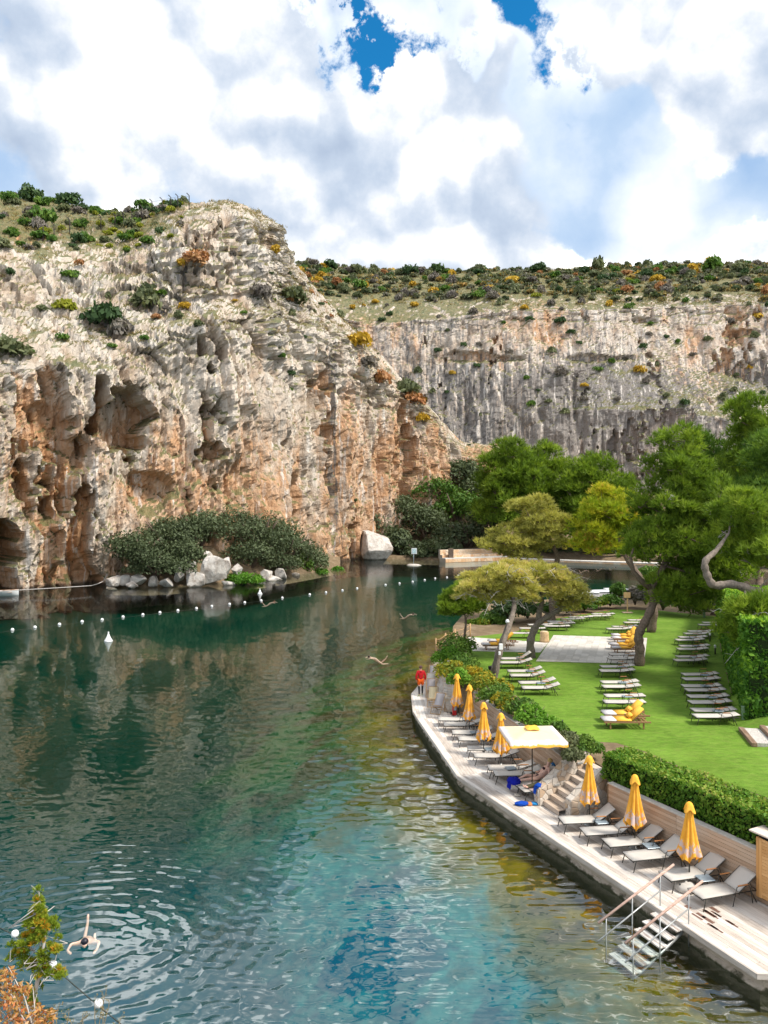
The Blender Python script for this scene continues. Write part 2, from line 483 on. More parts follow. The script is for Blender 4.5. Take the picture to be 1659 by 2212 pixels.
def lcol(u, d0, rows, du=0.0):
    """column of the near cliff: under water, foot, then (v, extra depth) rows, then behind the skyline"""
    foot = WD(u, HORIZON + FPX * CAM_H / d0, d0)
    pts = [Vector((foot.x, foot.y - .4, -4.0)), foot]
    for (v, e) in rows: pts.append(WD(u, v, d0 + e))
    last = pts[-1]
    pts.append(last + Vector((last.x / last.y * 7, 7, -1.0)))
    pts.append(last + Vector((last.x / last.y * 14, 14, -6)))
    return pts
near_cols = [
    lcol(-260, 92, [(800, 3), (720, 10), (545, 18), (500, 28), (418, 60)]),
    lcol(-150, 95, [(800, 3), (715, 10), (545, 18), (500, 28), (415, 62)]),
    lcol(0, 101, [(805, 3), (710, 10), (545, 18), (500, 30), (418, 66)]),
    lcol(120, 106, [(795, 3), (695, 9), (560, 17), (505, 28), (432, 62)]),
    lcol(240, 111, [(790, 3), (685, 9), (552, 17), (500, 27), (458, 50)]),
    lcol(330, 115, [(745, 3.5), (662, 9), (520, 16), (480, 24), (445, 38)]),
    lcol(400, 117.5, [(705, 4), (650, 9), (500, 14), (455, 20), (440, 30)]),
    lcol(480, 120.5, [(692, 4), (640, 10), (470, 14), (445, 19), (438, 28)]),
    lcol(540, 124, [(687, 4), (632, 11), (480, 15), (460, 20), (448, 28)]),
    lcol(583, 130, [(690, 5), (632, 12), (510, 16), (490, 20), (478, 27)]),
    lcol(610, 139, [(692, 5), (648, 12), (600, 18), (572, 24), (552, 36)]),
    lcol(660, 150, [(697, 5), (672, 11), (640, 18), (618, 24), (604, 36)]),
    lcol(720, 160, [(740, 4), (706, 9), (688, 14), (676, 20), (668, 30)]),
    lcol(800, 170, [(805, 4), (775, 8), (762, 12), (755, 17), (750, 25)]),
    lcol(870, 178, [(865, 4), (842, 7), (832, 11), (828, 16), (825, 24)]),
    lcol(930, 186, [(925, 3), (902, 6), (894, 10), (890, 15), (888, 23)]),
    lcol(1000, 195, [(990, 3), (968, 6), (962, 10), (960, 15), (959, 23)]),
    lcol(1080, 203, [(1005, 3), (975, 6), (968, 10), (966, 15), (965, 23)]),
    lcol(1160, 209, [(1060, 3), (1040, 6), (1034, 10), (1032, 15), (1031, 23)]),
    lcol(1260, 214, [(1110, 3), (1095, 6), (1090, 10), (1088, 15), (1087, 23)]),
]
near_caves = [
    (268, 905, 66, 92, 7.0, .14), (220, 870, 24, 66, 15, .4), (255, 850, 30, 26, 12, .4), (285, 930, 40, 30, 3.0, .7), (4, 1215, 46, 100, 36.0, .3), (-80, 1230, 60, 90, 8, .5),
    (488, 478, 17, 24, 4.0, .6), (402, 512, 8, 32, 3.0, .7), (520, 490, 7, 14, 2.5, .7), (568, 892, 17, 22, 3.2, .7), (640, 1085, 22, 75, 3.0, .5),
    (615, 960, 10, 60, 2.6, .6), (510, 960, 30, 70, 1.4, .4), (500, 1040, 48, 45, 1.6, .4), (330, 1060, 50, 55, 2.0, .5), (420, 545, 12, 40, 1.5, .6),
    (545, 740, 9, 26, 2.4, .7), (470, 880, 14, 40, 1.6, .6), (700, 1080, 12, 90, 1.6, .5), (168, 622, 10, 9, 2.5, .8), (140, 572, 10, 9, 2.2, .8),
    (720, 850, 9, 12, 1.8, .7), (100, 900, 30, 45, 1.3, .5), (130, 1075, 40, 60, 1.5, .5), (60, 1040, 30, 50, 1.2, .5), (420, 590, 8, 14, 2.0, .7), (440, 545, 6, 30, 1.6, .7),
    (790, 940, 9, 70, 1.3, .6), (850, 1010, 12, 60, 1.6, .6), (610, 800, 8, 60, 1.5, .6), (380, 800, 12, 50, 1.0, .6),
]
def near_ochre(u, v, Q, D):
    a = sstep(v, 640, 1080) * .27 + np.clip(D / 4, 0, 1) * .22 + fbm(Q * np.array([.07, .07, .03]), 3, 77) * .38
    a += .10 * np.exp(-((u - 420) / 60) ** 2 - ((v - 530) / 60) ** 2)
    return np.clip(a + .19, 0, 1)
def near_grey(u, v, Q, D):
    g = .11 + .07 * sstep(-v, -800, -620) + .13 * fbm(Q * .05, 3, 78) + .24 * np.exp(-((u - 715 - (v - 800) * .03) / 14) ** 2) * sstep(v, 700, 780)
    return np.clip(g, 0, 1)
CLIFF_NEAR, CN_Q, CN_N = cliff_object('cliff', near_cols, .38, .36, 1.0, near_caves, 11,
    cliff_material('limestone_warm', 1.0, 1.0, .70, .045, (.93, .92, .90)), near_ochre, near_grey, lambda P: sstep(P[:, 2] + fbm(P * .05, 2, 3) * 6, 31, 40),
    lambda u, v, Q: .42 * sstep(-v + fbm(Q * .12, 3, 71) * 45, -535, -480) * sstep(-u, -400, -300) + .10 * fbm(Q * .1, 2, 72))

def bcol(u, d0, rows):
    foot = WD(u, HORIZON + FPX * CAM_H / d0, d0)
    pts = [Vector((foot.x, foot.y - 1, -3.0))]
    for (v, e) in rows: pts.append(WD(u, v, d0 + e))
    last = pts[-1]
    pts.append(last + Vector((last.x / last.y * 12, 12, -1))); pts.append(last + Vector((last.x / last.y * 24, 24, -6)))
    return pts
back_cols = [
    bcol(640, 257, [(900, 3), (790, 6), (655, 9), (615, 25), (568, 85)]),
    bcol(800, 250, [(900, 3), (790, 6), (700, 9), (645, 25), (580, 90)]),
    bcol(950, 245, [(900, 3), (790, 6), (690, 9), (650, 22), (586, 90)]),
    bcol(1100, 241, [(900, 3), (780, 6), (670, 10), (640, 18), (585, 90)]),
    bcol(1250, 238, [(890, 3), (800, 8), (668, 13), (640, 22), (580, 90)]),
    bcol(1400, 235, [(890, 3), (770, 13), (665, 18), (640, 24), (574, 95)]),
    bcol(1540, 231, [(900, 4), (800, 15), (660, 20), (632, 26), (570, 95)]),
    bcol(1680, 226, [(930, 5), (840, 18), (660, 23), (630, 29), (570, 95)]),
    bcol(1900, 215, [(940, 6), (850, 28), (660, 32), (630, 37), (568, 90)]),
    bcol(2150, 200, [(940, 6), (850, 28), (660, 32), (630, 37), (568, 90)]),
]
back_caves = [(1010, 770, 90, 14, 2.2, .6), (1085, 775, 60, 10, 2.0, .6), (1290, 775, 90, 10, 1.8, .6), (1390, 690, 30, 9, 2, .6), (1600, 720, 60, 10, 2, .6), (1010, 870, 10, 60, 1.5, .6), (1240, 860, 8, 60, 1.5, .6)]
def back_ochre(u, v, Q, D):
    return np.clip(.19 + .12 * np.exp(-((v - 710) / 55) ** 2) + fbm(Q * .04, 3, 87) * .22 + np.clip(D / 3, 0, 1) * .2, 0, 1)
def back_grey(u, v, Q, D):
    return np.clip(.15 + .22 * sstep(v, 740, 830) * sstep(u, 820, 960) + .18 * fbm(Q * np.array([.05, .05, .015]), 3, 88), 0, .46)
CLIFF_BACK, CB_Q, CB_N = cliff_object('back_cliff', back_cols, .62, .55, .55, back_caves, 31,
    cliff_material('limestone_grey', .9, 1.0, .95, .035, (.93, .915, .905)), back_ochre, back_grey, lambda P: sstep(P[:, 2], 66, 76),
    lambda u, v, Q: .40 * sstep(-v + fbm(Q * .05, 3, 73) * 18, -648, -620) )
def on_cliff(Q, u, v, r=7):
    pu, pv = project(Q); m = np.where((abs(pu - u) < r) & (abs(pv - v) < r))[0]
    if len(m) == 0: return on_cliff(Q, u, v, r * 2) if r < 100 else WD(u, v, 150)
    return Vector(Q[m[np.argmin(Q[m, 1])]])

# ------------------------------------------------------------------ lake
DECK_Z, LAWN_Z = 0.55, 1.95
DECK_OUT = [Vector((10.9, 13.9)), Vector((8.96, 18.36)), Vector((3.07, 31.7)), Vector((1.79, 40.2)), Vector((1.60, 41.6)), Vector((1.64, 45.4)), Vector((4.25, 55.9))]
SHORE = DECK_OUT + [Vector((5.2, 62)), Vector((7.0, 70)), Vector((10, 76)), Vector((18, 81)), Vector((60, 84))]
def poly_dist(P, pts):
    best = np.full(len(P), 1e9)
    for a, b in zip(pts[:-1], pts[1:]):
        a = np.array(a); b = np.array(b); ab = b - a
        t = np.clip(((P - a) @ ab) / (ab @ ab), 0, 1)
        best = np.minimum(best, np.linalg.norm(P - (a + t[:, None] * ab), axis=1))
    return best
SWIM = WP(178, 2030, 0)

def lakebed():
    xs = np.arange(-110, 90, .8); ys = np.concatenate([np.arange(2, 70, .6), np.arange(70, 240, 2.0)])
    X, Y = np.meshgrid(xs, ys, indexing='ij'); P2 = np.stack([X.ravel(), Y.ravel()], 1)
    dist = poly_dist(P2, [np.array(p) for p in SHORE])
    P3 = np.stack([P2[:, 0], P2[:, 1], np.zeros(len(P2))], 1)
    nz = fbm(P3 * .22, 4, 5)
    dep = .55 + 3.2 * sstep(dist + nz * 1.5, 1.0, 16.0) + nz * .15
    Z = -dep
    V = np.stack([P2[:, 0], P2[:, 1], Z], 1)
    nu, nt = X.shape; idx = np.arange(nu * nt).reshape(nu, nt)
    F = np.stack([idx[:-1, :-1].ravel(), idx[1:, :-1].ravel(), idx[1:, 1:].ravel(), idx[:-1, 1:].ravel()], 1)
    m, t = new_mat('lakebed_mat')
    P = t.pos(); n1 = t.noise(P, .35, 6, .6, .4); n2 = t.noise(P, 1.6, 5, .65); n3 = t.noise(P, .13, 5, .6, .3)
    d = t.m('ADD', t.attr('shore'), t.mr(n1, .3, .7, -2.6, 2.6))
    near = t.attr('nearside')
    edge = t.mix(n2, (.04, .034, .010), (.11, .09, .028))
    algae = t.mix(t.ss(n1, .42, .6), (.05, .06, .005), (.17, .125, .010))
    green = t.mix(n2, (.002, .048, .014), (.007, .090, .020))
    sand = t.mix(t.ss(n2, .35, .65), (.008, .10, .115), (.028, .18, .178))
    weed = t.mix(n2, (.003, .045, .075), (.008, .085, .12))
    teal = t.mix(n3, (.0004, .019, .013), (.001, .042, .024))
    midc = t.mix(near, green, sand)
    c = t.mix(t.ss(d, .9, 2.0), edge, algae)
    c = t.mix(t.ss(d, 2.0, 4.8), c, midc)
    wm = t.m('MULTIPLY', t.ss(t.noise(P, .30, 5, .62, .5), .50, .56), t.m('MULTIPLY', t.ss(d, 4.2, 5.6), near))
    c = t.mix(t.m('MULTIPLY', wm, .75), c, weed)
    bl = t.ss(d, 5.8, 12.5)
    brown = t.m('MULTIPLY', t.ss(n1, .5, .62), t.m('MULTIPLY', t.ss(d, 3, 6), t.m('SUBTRACT', 1.0, near)))
    c = t.mix(t.m('MULTIPLY', brown, .8), c, (.035, .03, .012))
    deepc = t.mix(near, teal, t.mix(n3, (.0006, .040, .056), (.0015, .080, .098)))
    c = t.mix(bl, c, deepc)
    t.out(t.bsdf(c, 1.0, None, 0.0))
    me = mesh_np('lakebed', V, F, True, m)
    set_attr(me, 'shore', dist); set_attr(me, 'nearside', sstep(-P2[:, 1], -42, -20))
    tag(link('lakebed', me), kind='structure')
lakebed()

def water_height(X, Y):
    """ripples in metres: wind chop, cross chop, and the rings the swimmer leaves"""
    Z = np.zeros_like(X)
    P = np.stack([X, Y, Z], 1)
    wp = fbm(P * .10, 2, 91) * 5.0
    def q(kx, ky, w, s): return np.stack([X * kx + wp * w, Y * ky + wp * w * .7, Z], 1) * s
    w1 = 1 - 2 * np.abs(vnoise(q(.55, 1.3, .25, 2.5), 92))         # sharp crests
    w1b = vnoise(q(.7, 1.3, .15, 4.4), 93)
    w2 = vnoise(q(1.0, 1.3, .1, 7.0), 94)
    w3 = fbm(q(.5, .6, .2, .35), 2, 95)
    calm = .35 + .65 * sstep(fbm(P * .05, 2, 96) + (X + 4) * .03, -.35, .35)
    h = .0155 * w1 + .0098 * w1b + .0045 * w2 + .014 * w3
    rx, ry = X - SWIM.x, Y - SWIM.y
    r = np.sqrt((rx * .85) ** 2 + ry ** 2) + .35 * w3 + .08 * w1b
    ring = np.sin(r * 14.5 - .28 * r * r) * sstep(r, .25, 1.2) * (1 - sstep(r, 2.0, 12.5))
    near_s = 1 - .45 * (1 - sstep(r, 2.5, 7.0))
    return h * calm * near_s * (.55 + .45 * sstep(-Y, -90, -30)) + .0046 * ring * (.25 + .75 * sstep(fbm(P * .9, 2, 97), -.25, .25))

def water_surface():
    us = np.linspace(-200, 1860, 560); vs = np.concatenate([np.linspace(1171, 1300, 80), np.linspace(1302, 2300, 370)])
    d = FPX * CAM_H / (vs - HORIZON)
    X = (us[:, None] - 829.5) / FPX * d[None, :]; Y = np.repeat(d[None, :], len(us), 0)
    x, y = X.ravel(), Y.ravel()
    V = np.stack([x, y, water_height(x, y)], 1)
    nu, nt = X.shape; idx = np.arange(nu * nt).reshape(nu, nt)
    F = np.stack([idx[:-1, :-1].ravel(), idx[:-1, 1:].ravel(), idx[1:, 1:].ravel(), idx[1:, :-1].ravel()], 1)
    m, t = new_mat('lake_water')
    fr = t.n('ShaderNodeFresnel'); fr.inputs[0].default_value = 1.40
    gl = t.n('ShaderNodeBsdfGlossy'); t.put(gl.inputs['Roughness'], t.mr(t.sep(t.pos())[1], 40, 120, .015, .13))
    gl.inputs['Color'].default_value = (1, 1, 1, 1)
    tr = t.n('ShaderNodeBsdfTransparent'); tr.inputs[0].default_value = (.90, .97, .95, 1)
    mx = t.n('ShaderNodeMixShader'); t.put(mx.inputs[0], t.m('MULTIPLY_ADD', fr.outputs[0], .36, .12, clamp=True)); t.t.links.new(tr.outputs[0], mx.inputs[1]); t.t.links.new(gl.outputs[0], mx.inputs[2])
    t.out(mx.outputs[0])
    me = mesh_np('lake_water', V, F, True, m)
    tag(link('lake_water', me), kind='structure')
water_surface()

# ------------------------------------------------------------------ materials for built things
def wood_mat(name, cols, scale=1.0, along='X', rough=.75, var=.25):
    m, t = new_mat(name)
    O = t.obj(); r = t.rnd()
    st = {'X': (.12, 1, 1), 'Y': (1, .12, 1), 'Z': (1, 1, .12)}[along]
    off = t.comb(t.m('MULTIPLY', r, 37.0), t.m('MULTIPLY', r, 91.0), t.m('MULTIPLY', r, 13.0))
    n = t.noise(t.v('ADD', t.v('MULTIPLY', O, st), off), 14 * scale, 4, .6)
    c = t.ramp(t.m('ADD', t.m('MULTIPLY', n, .75), t.m('MULTIPLY', t.m('SUBTRACT', r, .38), var)), cols)
    t.out(t.bsdf(c, rough, t.bump(n, .2, .01), .25)); return m
def plain_mat(name, col, rough=.6, spec=.3, metal=0.0, nscale=6.0, namp=.12, bump=0.0, rand=0.0):
    m, t = new_mat(name)
    n = t.noise(t.obj(), nscale, 4, .6)
    k = t.mr(n, .3, .7, 1 - namp, 1 + namp)
    if rand: k = t.m('MULTIPLY', k, t.mr(t.rnd(), 0, 1, 1 - rand, 1 + rand))
    c = t.v('SCALE', col, k)
    t.out(t.bsdf(c, rough, t.bump(n, bump, .02) if bump else None, spec, metal)); return m
M_DECK = wood_mat('weathered_deck', [(.15, (.40, .335, .28)), (.4, (.58, .51, .445)), (.6, (.68, .62, .555)), (.85, (.75, .70, .64))], 1.0, 'X', .8, .45)
M_CLAD = wood_mat('cladding_wood', [(.15, (.36, .235, .15)), (.4, (.48, .34, .235)), (.65, (.57, .43, .315)), (.9, (.63, .51, .40))], .8, 'X', .75, .4)
M_STEPW = wood_mat('step_wood', [(.2, (.40, .30, .22)), (.5, (.55, .45, .36)), (.8, (.66, .57, .48))], 1.0, 'X', .8, .3)
M_TEAK = wood_mat('teak', [(.2, (.20, .10, .05)), (.5, (.30, .165, .08)), (.8, (.38, .23, .12))], 1.0, 'X', .6, .2)
M_PINEW = wood_mat('pale_pine', [(.2, (.55, .27, .09)), (.5, (.68, .36, .13)), (.8, (.76, .45, .19))], .6, 'Z', .55, .3)
M_BEECH = wood_mat('beech', [(.2, (.42, .25, .12)), (.5, (.55, .35, .18)), (.8, (.62, .42, .24))], 1.0, 'Z', .6, .2)
M_FRAME = plain_mat('olive_metal', (.055, .052, .042), .45, .4, .3, 20, .1)
M_SLING = plain_mat('sling_fabric', (.51, .47, .42), .85, .15, 0, 120, .06, .05, .05)
M_ARM = plain_mat('armrest_wood', (.50, .21, .07), .5, .3, 0, 30, .2)
M_TABLE = plain_mat('table_top_metal', (.30, .36, .40), .35, .4, 0.2, 10, .15)
M_CANVAS_G = plain_mat('cushion_grey', (.62, .58, .57), .9, .1, 0, 60, .05, .05)
M_CANVAS_Y = plain_mat('cushion_yellow', (.86, .46, .07), .9, .1, 0, 60, .06, .05)
M_WHITE = plain_mat('white_plastic', (.80, .80, .78), .4, .4, 0, 8, .04)
M_BLACK = plain_mat('black_plastic', (.012, .012, .013), .5, .4, 0, 10, .1)
M_CONC = plain_mat('pale_concrete', (.50, .46, .41), .9, .1, 0, 4, .15, .2)
M_STEEL = plain_mat('galvanised_steel', (.42, .43, .42), .4, .4, .5, 15, .15)
M_RAIL = wood_mat('rail_wood', [(.2, (.42, .26, .20)), (.5, (.60, .44, .36)), (.8, (.72, .62, .55))], 2.0, 'X', .7, .2)
def stone_mat():
    m, t = new_mat('rubble_stone')
    r = t.rnd(); n = t.noise(t.obj(), 9, 5, .65)
    c = t.ramp(r, [(0, (.58, .50, .41)), (.25, (.66, .60, .53)), (.42, (.55, .38, .24)), (.55, (.72, .67, .60)), (.72, (.50, .32, .18)), (.85, (.62, .54, .45)), (1, (.45, .42, .39))])
    c = t.mix(t.mr(n, .3, .7, 0, .55), c, (.52, .44, .35))
    t.out(t.bsdf(c, .9, t.bump(n, .5, .02), .15)); return m
M_STONE = stone_mat()
M_MORTAR = plain_mat('mortar', (.50, .45, .39), .95, .1, 0, 12, .15, .3)
def quay_mat():
    m, t = new_mat('quay_concrete'); P = t.pos(); z = t.sep(P)[2]
    n = t.noise(P, 2.2, 5, .65); n2 = t.noise(P, 9, 4, .6)
    c = t.mix(n, (.42, .33, .24), (.62, .54, .44))
    h = t.m('ADD', z, t.mr(n, .3, .7, -.09, .09))
    c = t.mix(t.ss(h, .03, .13, 1, 0), c, t.mix(n2, (.04, .042, .026), (.11, .105, .06)))
    t.out(t.bsdf(c, .9, t.bump(t.m('ADD', n, n2), .6, .06), .2)); return m
M_QUAY = quay_mat()

# ------------------------------------------------------------------ polygon tools
def clip_poly(poly, p, n):
    """keep the side where (x - p).n >= 0"""
    out = []
    for i in range(len(poly)):
        a, b = poly[i], poly[(i + 1) % len(poly)]
        da, db = (a - p).dot(n), (b - p).dot(n)
        if da >= 0: out.append(a)
        if (da > 0 and db < 0) or (da < 0 and db > 0): out.append(a + (b - a) * (da / (da - db)))
    return out
def area2(poly): return .5 * sum(poly[i].x * poly[(i + 1) % len(poly)].y - poly[(i + 1) % len(poly)].x * poly[i].y for i in range(len(poly)))
def inset_poly(poly, g):
    if area2(poly) < 0: poly = list(reversed(poly))
    q = list(poly)
    for i in range(len(poly)):
        a, b = poly[i], poly[(i + 1) % len(poly)]
        if (b - a).length < 1e-6: continue
        t = (b - a).normalized(); nn = Vector((-t.y, t.x))
        q = clip_poly(q, a + nn * g, nn)
        if len(q) < 3: return []
    return q
def voronoi_cells(poly, size, rng, relax=1):
    xs = [p.x for p in poly]; ys = [p.y for p in poly]
    seeds = []
    nx = max(1, round((max(xs) - min(xs)) / size)); ny = max(1, round((max(ys) - min(ys)) / (size * .75)))
    for i in range(nx):
        for j in range(ny):
            seeds.append(Vector((min(xs) + (i + .5 + (j % 2) * .4 + rng.uniform(-.42, .42)) / nx * (max(xs) - min(xs)), min(ys) + (j + .5 + rng.uniform(-.4, .4)) / ny * (max(ys) - min(ys)))))
    cells = []
    for i, s in enumerate(seeds):
        c = [p.copy() for p in poly]
        for j, q in enumerate(seeds):
            if i == j or (q - s).length > size * 3.2: continue
            c = clip_poly(c, (s + q) / 2, s - q)
            if len(c) < 3: break
        if len(c) >= 3 and abs(area2(c)) > size * size * .06: cells.append(c)
    return cells
def stone_facing(parent, origin, ux, uy, poly, size, rng, mat=None, proud=.03, name='stone', joined=False, gap=.008):
    """irregular stones laid on a plane through origin (ux, uy unit axes, the normal is ux x uy), each its own piece with recessed joints"""
    ux, uy = Vector(ux).normalized(), Vector(uy).normalized(); nn = ux.cross(uy); mb_all = MB()
    for c in voronoi_cells([Vector(p) for p in poly], size, rng):
        q = inset_poly(c, gap); q2 = inset_poly(c, gap + .02) if q else []
        if len(q) < 3 or len(q2) < 3 : continue
        h = proud * rng.uniform(.55, 1.35)
        def W3(p, k): return Vector(origin) + ux * p.x + uy * p.y + nn * k
        n1, n2 = len(q), len(q2)
        mb = mb_all if joined else MB()
        V = [W3(p, -.02) for p in q] + [W3(p, h * .6) for p in q]
        F = [(i, (i + 1) % n1, n1 + (i + 1) % n1, n1 + i) for i in range(n1)]
        cen = sum(q, Vector((0, 0))) / n1
        V2 = [W3(cen + (p - cen) * .84, h) for p in q]
        V += V2; F += [(n1 + i, n1 + (i + 1) % n1, 2 * n1 + (i + 1) % n1, 2 * n1 + i) for i in range(n1)]
        V.append(W3(cen, h * 1.15)); F += [(2 * n1 + i, 2 * n1 + (i + 1) % n1, 3 * n1) for i in range(n1)]
        mb.add(V, F)
        if not joined: mb.build(name, mat or M_STONE, parent)
    if joined:
        o = mb_all.build(name, mat or M_STONE, parent); o['kind'] = 'stuff'; return o

# ------------------------------------------------------------------ boardwalk
V2 = lambda x, y: Vector((x, y))
P1, P2, P3, P4, P5, P6 = DECK_OUT[1:]
P0 = V2(12.9, 18.15)
O1, E1, N1 = V2(4.66, 40.1), V2(.2177, -.976), V2(.976, .2177)
O2, E2, N2 = V2(7.84, 27.09), V2(.4573, -.8893), V2(.8893, .4573)
S1E = O1 + E1 * 11.12
S2E = O2 + E2 * 10.2
INB, INC = V2(3.30, 41.5), V2(3.95, 51.6)
def v3(p, z): return Vector((p.x, p.y, z))
deck = empty('boardwalk', (0, 0, 0)); deck['kind'] = 'structure'
def lay_planks(poly, direction, w, rng, z, parent, name='plank', th=.03, blen=4.2, mat=None, gap=.007):
    d = direction.normalized(); nn = Vector((-d.y, d.x))
    lo = min(p.dot(nn) for p in poly); hi = max(p.dot(nn) for p in poly)
    k = lo
    while k < hi:
        s = clip_poly(clip_poly(poly, nn * (k + gap / 2), nn), nn * (k + w - gap / 2), -nn); k += w
        if len(s) < 3: continue
        a = min(p.dot(d) for p in s); b = max(p.dot(d) for p in s)
        x = a - rng.uniform(0, blen * .9)
        while x < b:
            q = clip_poly(clip_poly(s, d * (x + .003), d), d * (x + blen - .003), -d); x += blen
            if len(q) < 3 or abs(area2(q)) < .02: continue
            if area2(q) < 0: q = q[::-1]
            c = sum(q, Vector((0, 0))) / len(q); dz = rng.uniform(-.002, .002)
            rot = math.atan2(d.y, d.x); cr, sr = math.cos(-rot), math.sin(-rot)
            ql = [V2((p - c).x * cr - (p - c).y * sr, (p - c).x * sr + (p - c).y * cr) for p in q]
            o = MB().prism(ql, -th, 0).build(name, mat or M_DECK, parent)
            o.location = (c.x, c.y, z + dz); o.rotation_euler = (0, 0, rot)
rng = random.Random(3)
MIT = O1 + E1 * 7.6
lay_planks([P1, P2, MIT, S1E, O2, S2E, P0], P1 - P2, .145, rng, DECK_Z, deck, blen=4.6)
lay_planks([P2, P3, O1, MIT], P2 - P3, .145, rng, DECK_Z, deck, blen=4.6)
lay_planks([P3, P4, P5, V2(3.62, 46.4), INB, O1], P3 - P5, .15, rng, DECK_Z, deck, blen=4.6)
lay_planks([P5, P6, INC, V2(3.62, 46.4)], P6 - P5, .16, rng, DECK_Z, deck, blen=5)
# fascia boards and the concrete quay under the edge
edge = [P0, P1, P2, P3, P4, P5, P6]
for a, b in zip(edge[:-1], edge[1:]):
    t = (b - a).normalized(); nn = Vector((t.y, -t.x))
    if nn.dot(Vector((-1, -.3))) < 0: nn = -nn
    L = (b - a).length
    mb = MB().box((0, 0, -.075), (L + .02, .035, .15), bev=.006)
    o = mb.build('fascia_board', M_DECK, deck); c = (a + b) / 2 + nn * .02
    o.location = (c.x, c.y, DECK_Z - .002); o.rotation_euler = (0, 0, math.atan2(t.y, t.x))
def quay_mesh():
    inn = [V2(14.5, 20), V2(5.5, 41), V2(5.0, 52), V2(5.3, 57)]
    out = []
    for i, p in enumerate(edge):
        c = V2(6.5, 34); out.append(p + (V2(.20, .10) if i else V2(0, .25)))
    pts = []
    for a, b in zip(out[:-1], out[1:]):
        n = max(2, int((b - a).length / .5))
        for k in range(n): pts.append(a + (b - a) * (k / n))
    pts.append(out[-1])
    mb = MB(); rg = random.Random(8); rows = [(-2.5, .02), (-.1, -.10), (.06, -.09), (.12, .0), (DECK_Z - .10, .0), (DECK_Z - .035, .06)]
    V = []; 
    for z, o in rows:
        for p in pts: V.append((p.x + o + rg.uniform(-.035, .035), p.y + rg.uniform(-.02, .02), z))
    n = len(pts); F = [(j * n + i, j * n + i + 1, (j + 1) * n + i + 1, (j + 1) * n + i) for j in range(len(rows) - 1) for i in range(n - 1)]
    mb.add(V, F)
    top = [(p.x + .06, p.y, DECK_Z - .036) for p in pts] + [(p.x, p.y, DECK_Z - .036) for p in reversed(inn)]
    mb.add(top, [tuple(range(len(top)))])
    tag(mb.build('quay_wall', M_QUAY), kind='structure')
quay_mesh()

# ------------------------------------------------------------------ timber retaining wall (one thing per straight run, each board a part)
def clad_wall(name, o, e, n, a0, a1, label, zt=LAWN_Z, seg=3.0):
    root = empty(name, (*(o + e * a0), DECK_Z), 0, label, 'retaining wall')
    ang = math.atan2(e.y, e.x); root.rotation_euler = (0, 0, ang)
    L = a1 - a0; h = (zt - DECK_Z) / 12; rg = random.Random(int(a0 * 10) + 5)
    s = Vector((math.cos(ang), math.sin(ang))); side = 1.0 if Vector((-s.y, s.x)).dot(n) > 0 else -1.0
    MB().box((L / 2, side * .12, (zt - DECK_Z) / 2 - .01), (L, .16, zt - DECK_Z - .02)).build('wall_core', M_MORTAR, root)
    x = 0.0
    while x < L - .05:
        l = min(seg, L - x)
        me = None
        for k in range(12):
            ob = MB().box((0, 0, 0), (l - .008, .024, h - .008), bev=.004).build('board', M_CLAD, root)
            ob.location = (x + l / 2, side * rg.uniform(.022, .028), (k + .5) * h)
        x += l
    MB().box((L / 2, side * .10, zt - DECK_Z + .02), (L + .02, .24, .045), bev=.008).build('coping', M_CONC, root)
    return root
clad_wall('retaining_wall', O1, E1, N1, 0.0, 10.85, 'long timber-boarded retaining wall behind the row of four closed parasols')
clad_wall('retaining_wall', O2, E2, N2, .15, 10.2, 'timber-boarded retaining wall under the clipped hedge')

# ------------------------------------------------------------------ stone stairs from the boardwalk up to the lawn
SO = V2(7.46, 28.17); ES = V2(.3403, -.9403); NS = V2(.9403, .3403)
def S3(a, b, z): p = SO + ES * a + NS * b; return Vector((p.x, p.y, z))
stairs = empty('stone_stairs', S3(-.35, -1.4, DECK_Z), 0, 'rubble stone stairs with wooden treads climbing from the boardwalk to the hedge', 'stairs')
stairs_inv = Matrix.Translation(-Vector(stairs.location))
def reparent(o, root): o.parent = root; o.matrix_parent_inverse = Matrix.Translation(-Vector(root.location))
NST = 7; rise = (LAWN_Z - DECK_Z) / NST
a0, a1 = -.855, .149
angS = math.atan2(ES.y, ES.x); RS = Euler((0, 0, angS))
for i in range(NST):
    b = -1.30 + .30 * i; zt = DECK_Z + rise * (i + 1)
    for nm, c, sz in (('tread', S3((a0 + a1) / 2, b + .15, zt - .02), (a1 - a0 - .01, .325, .04)), ('riser', S3((a0 + a1) / 2, b + .03, zt - rise / 2 - .02), (a1 - a0 - .012, .03, rise - .045))):
        o = MB().box((0, 0, 0), sz, bev=.006).build(nm, M_STEPW); o.location = c; o.rotation_euler = (0, 0, angS); reparent(o, stairs)
def stone_wall_body(aA, aB, prof, nm):
    """prof: list of (b, z) along the top; body from deck up"""
    n = len(prof); V = []
    for a in (aA, aB):
        for (b, z) in prof: V.append(S3(a, b, z))
        for (b, z) in prof: V.append(S3(a, b, DECK_Z))
    F = []
    for i in range(n - 1):
        F += [(i, i + 1, 2 * n + i + 1, 2 * n + i), (i, n + i, n + i + 1, i + 1), (2 * n + i, 2 * n + i + 1, 3 * n + i + 1, 3 * n + i)]
    F += [(0, 2 * n, 3 * n, n), (n - 1, 2 * n - 1, 4 * n - 1, 3 * n - 1)]
    o = MB().add(V, F).build(nm, M_MORTAR); reparent(o, stairs); return o
rs = random.Random(12)
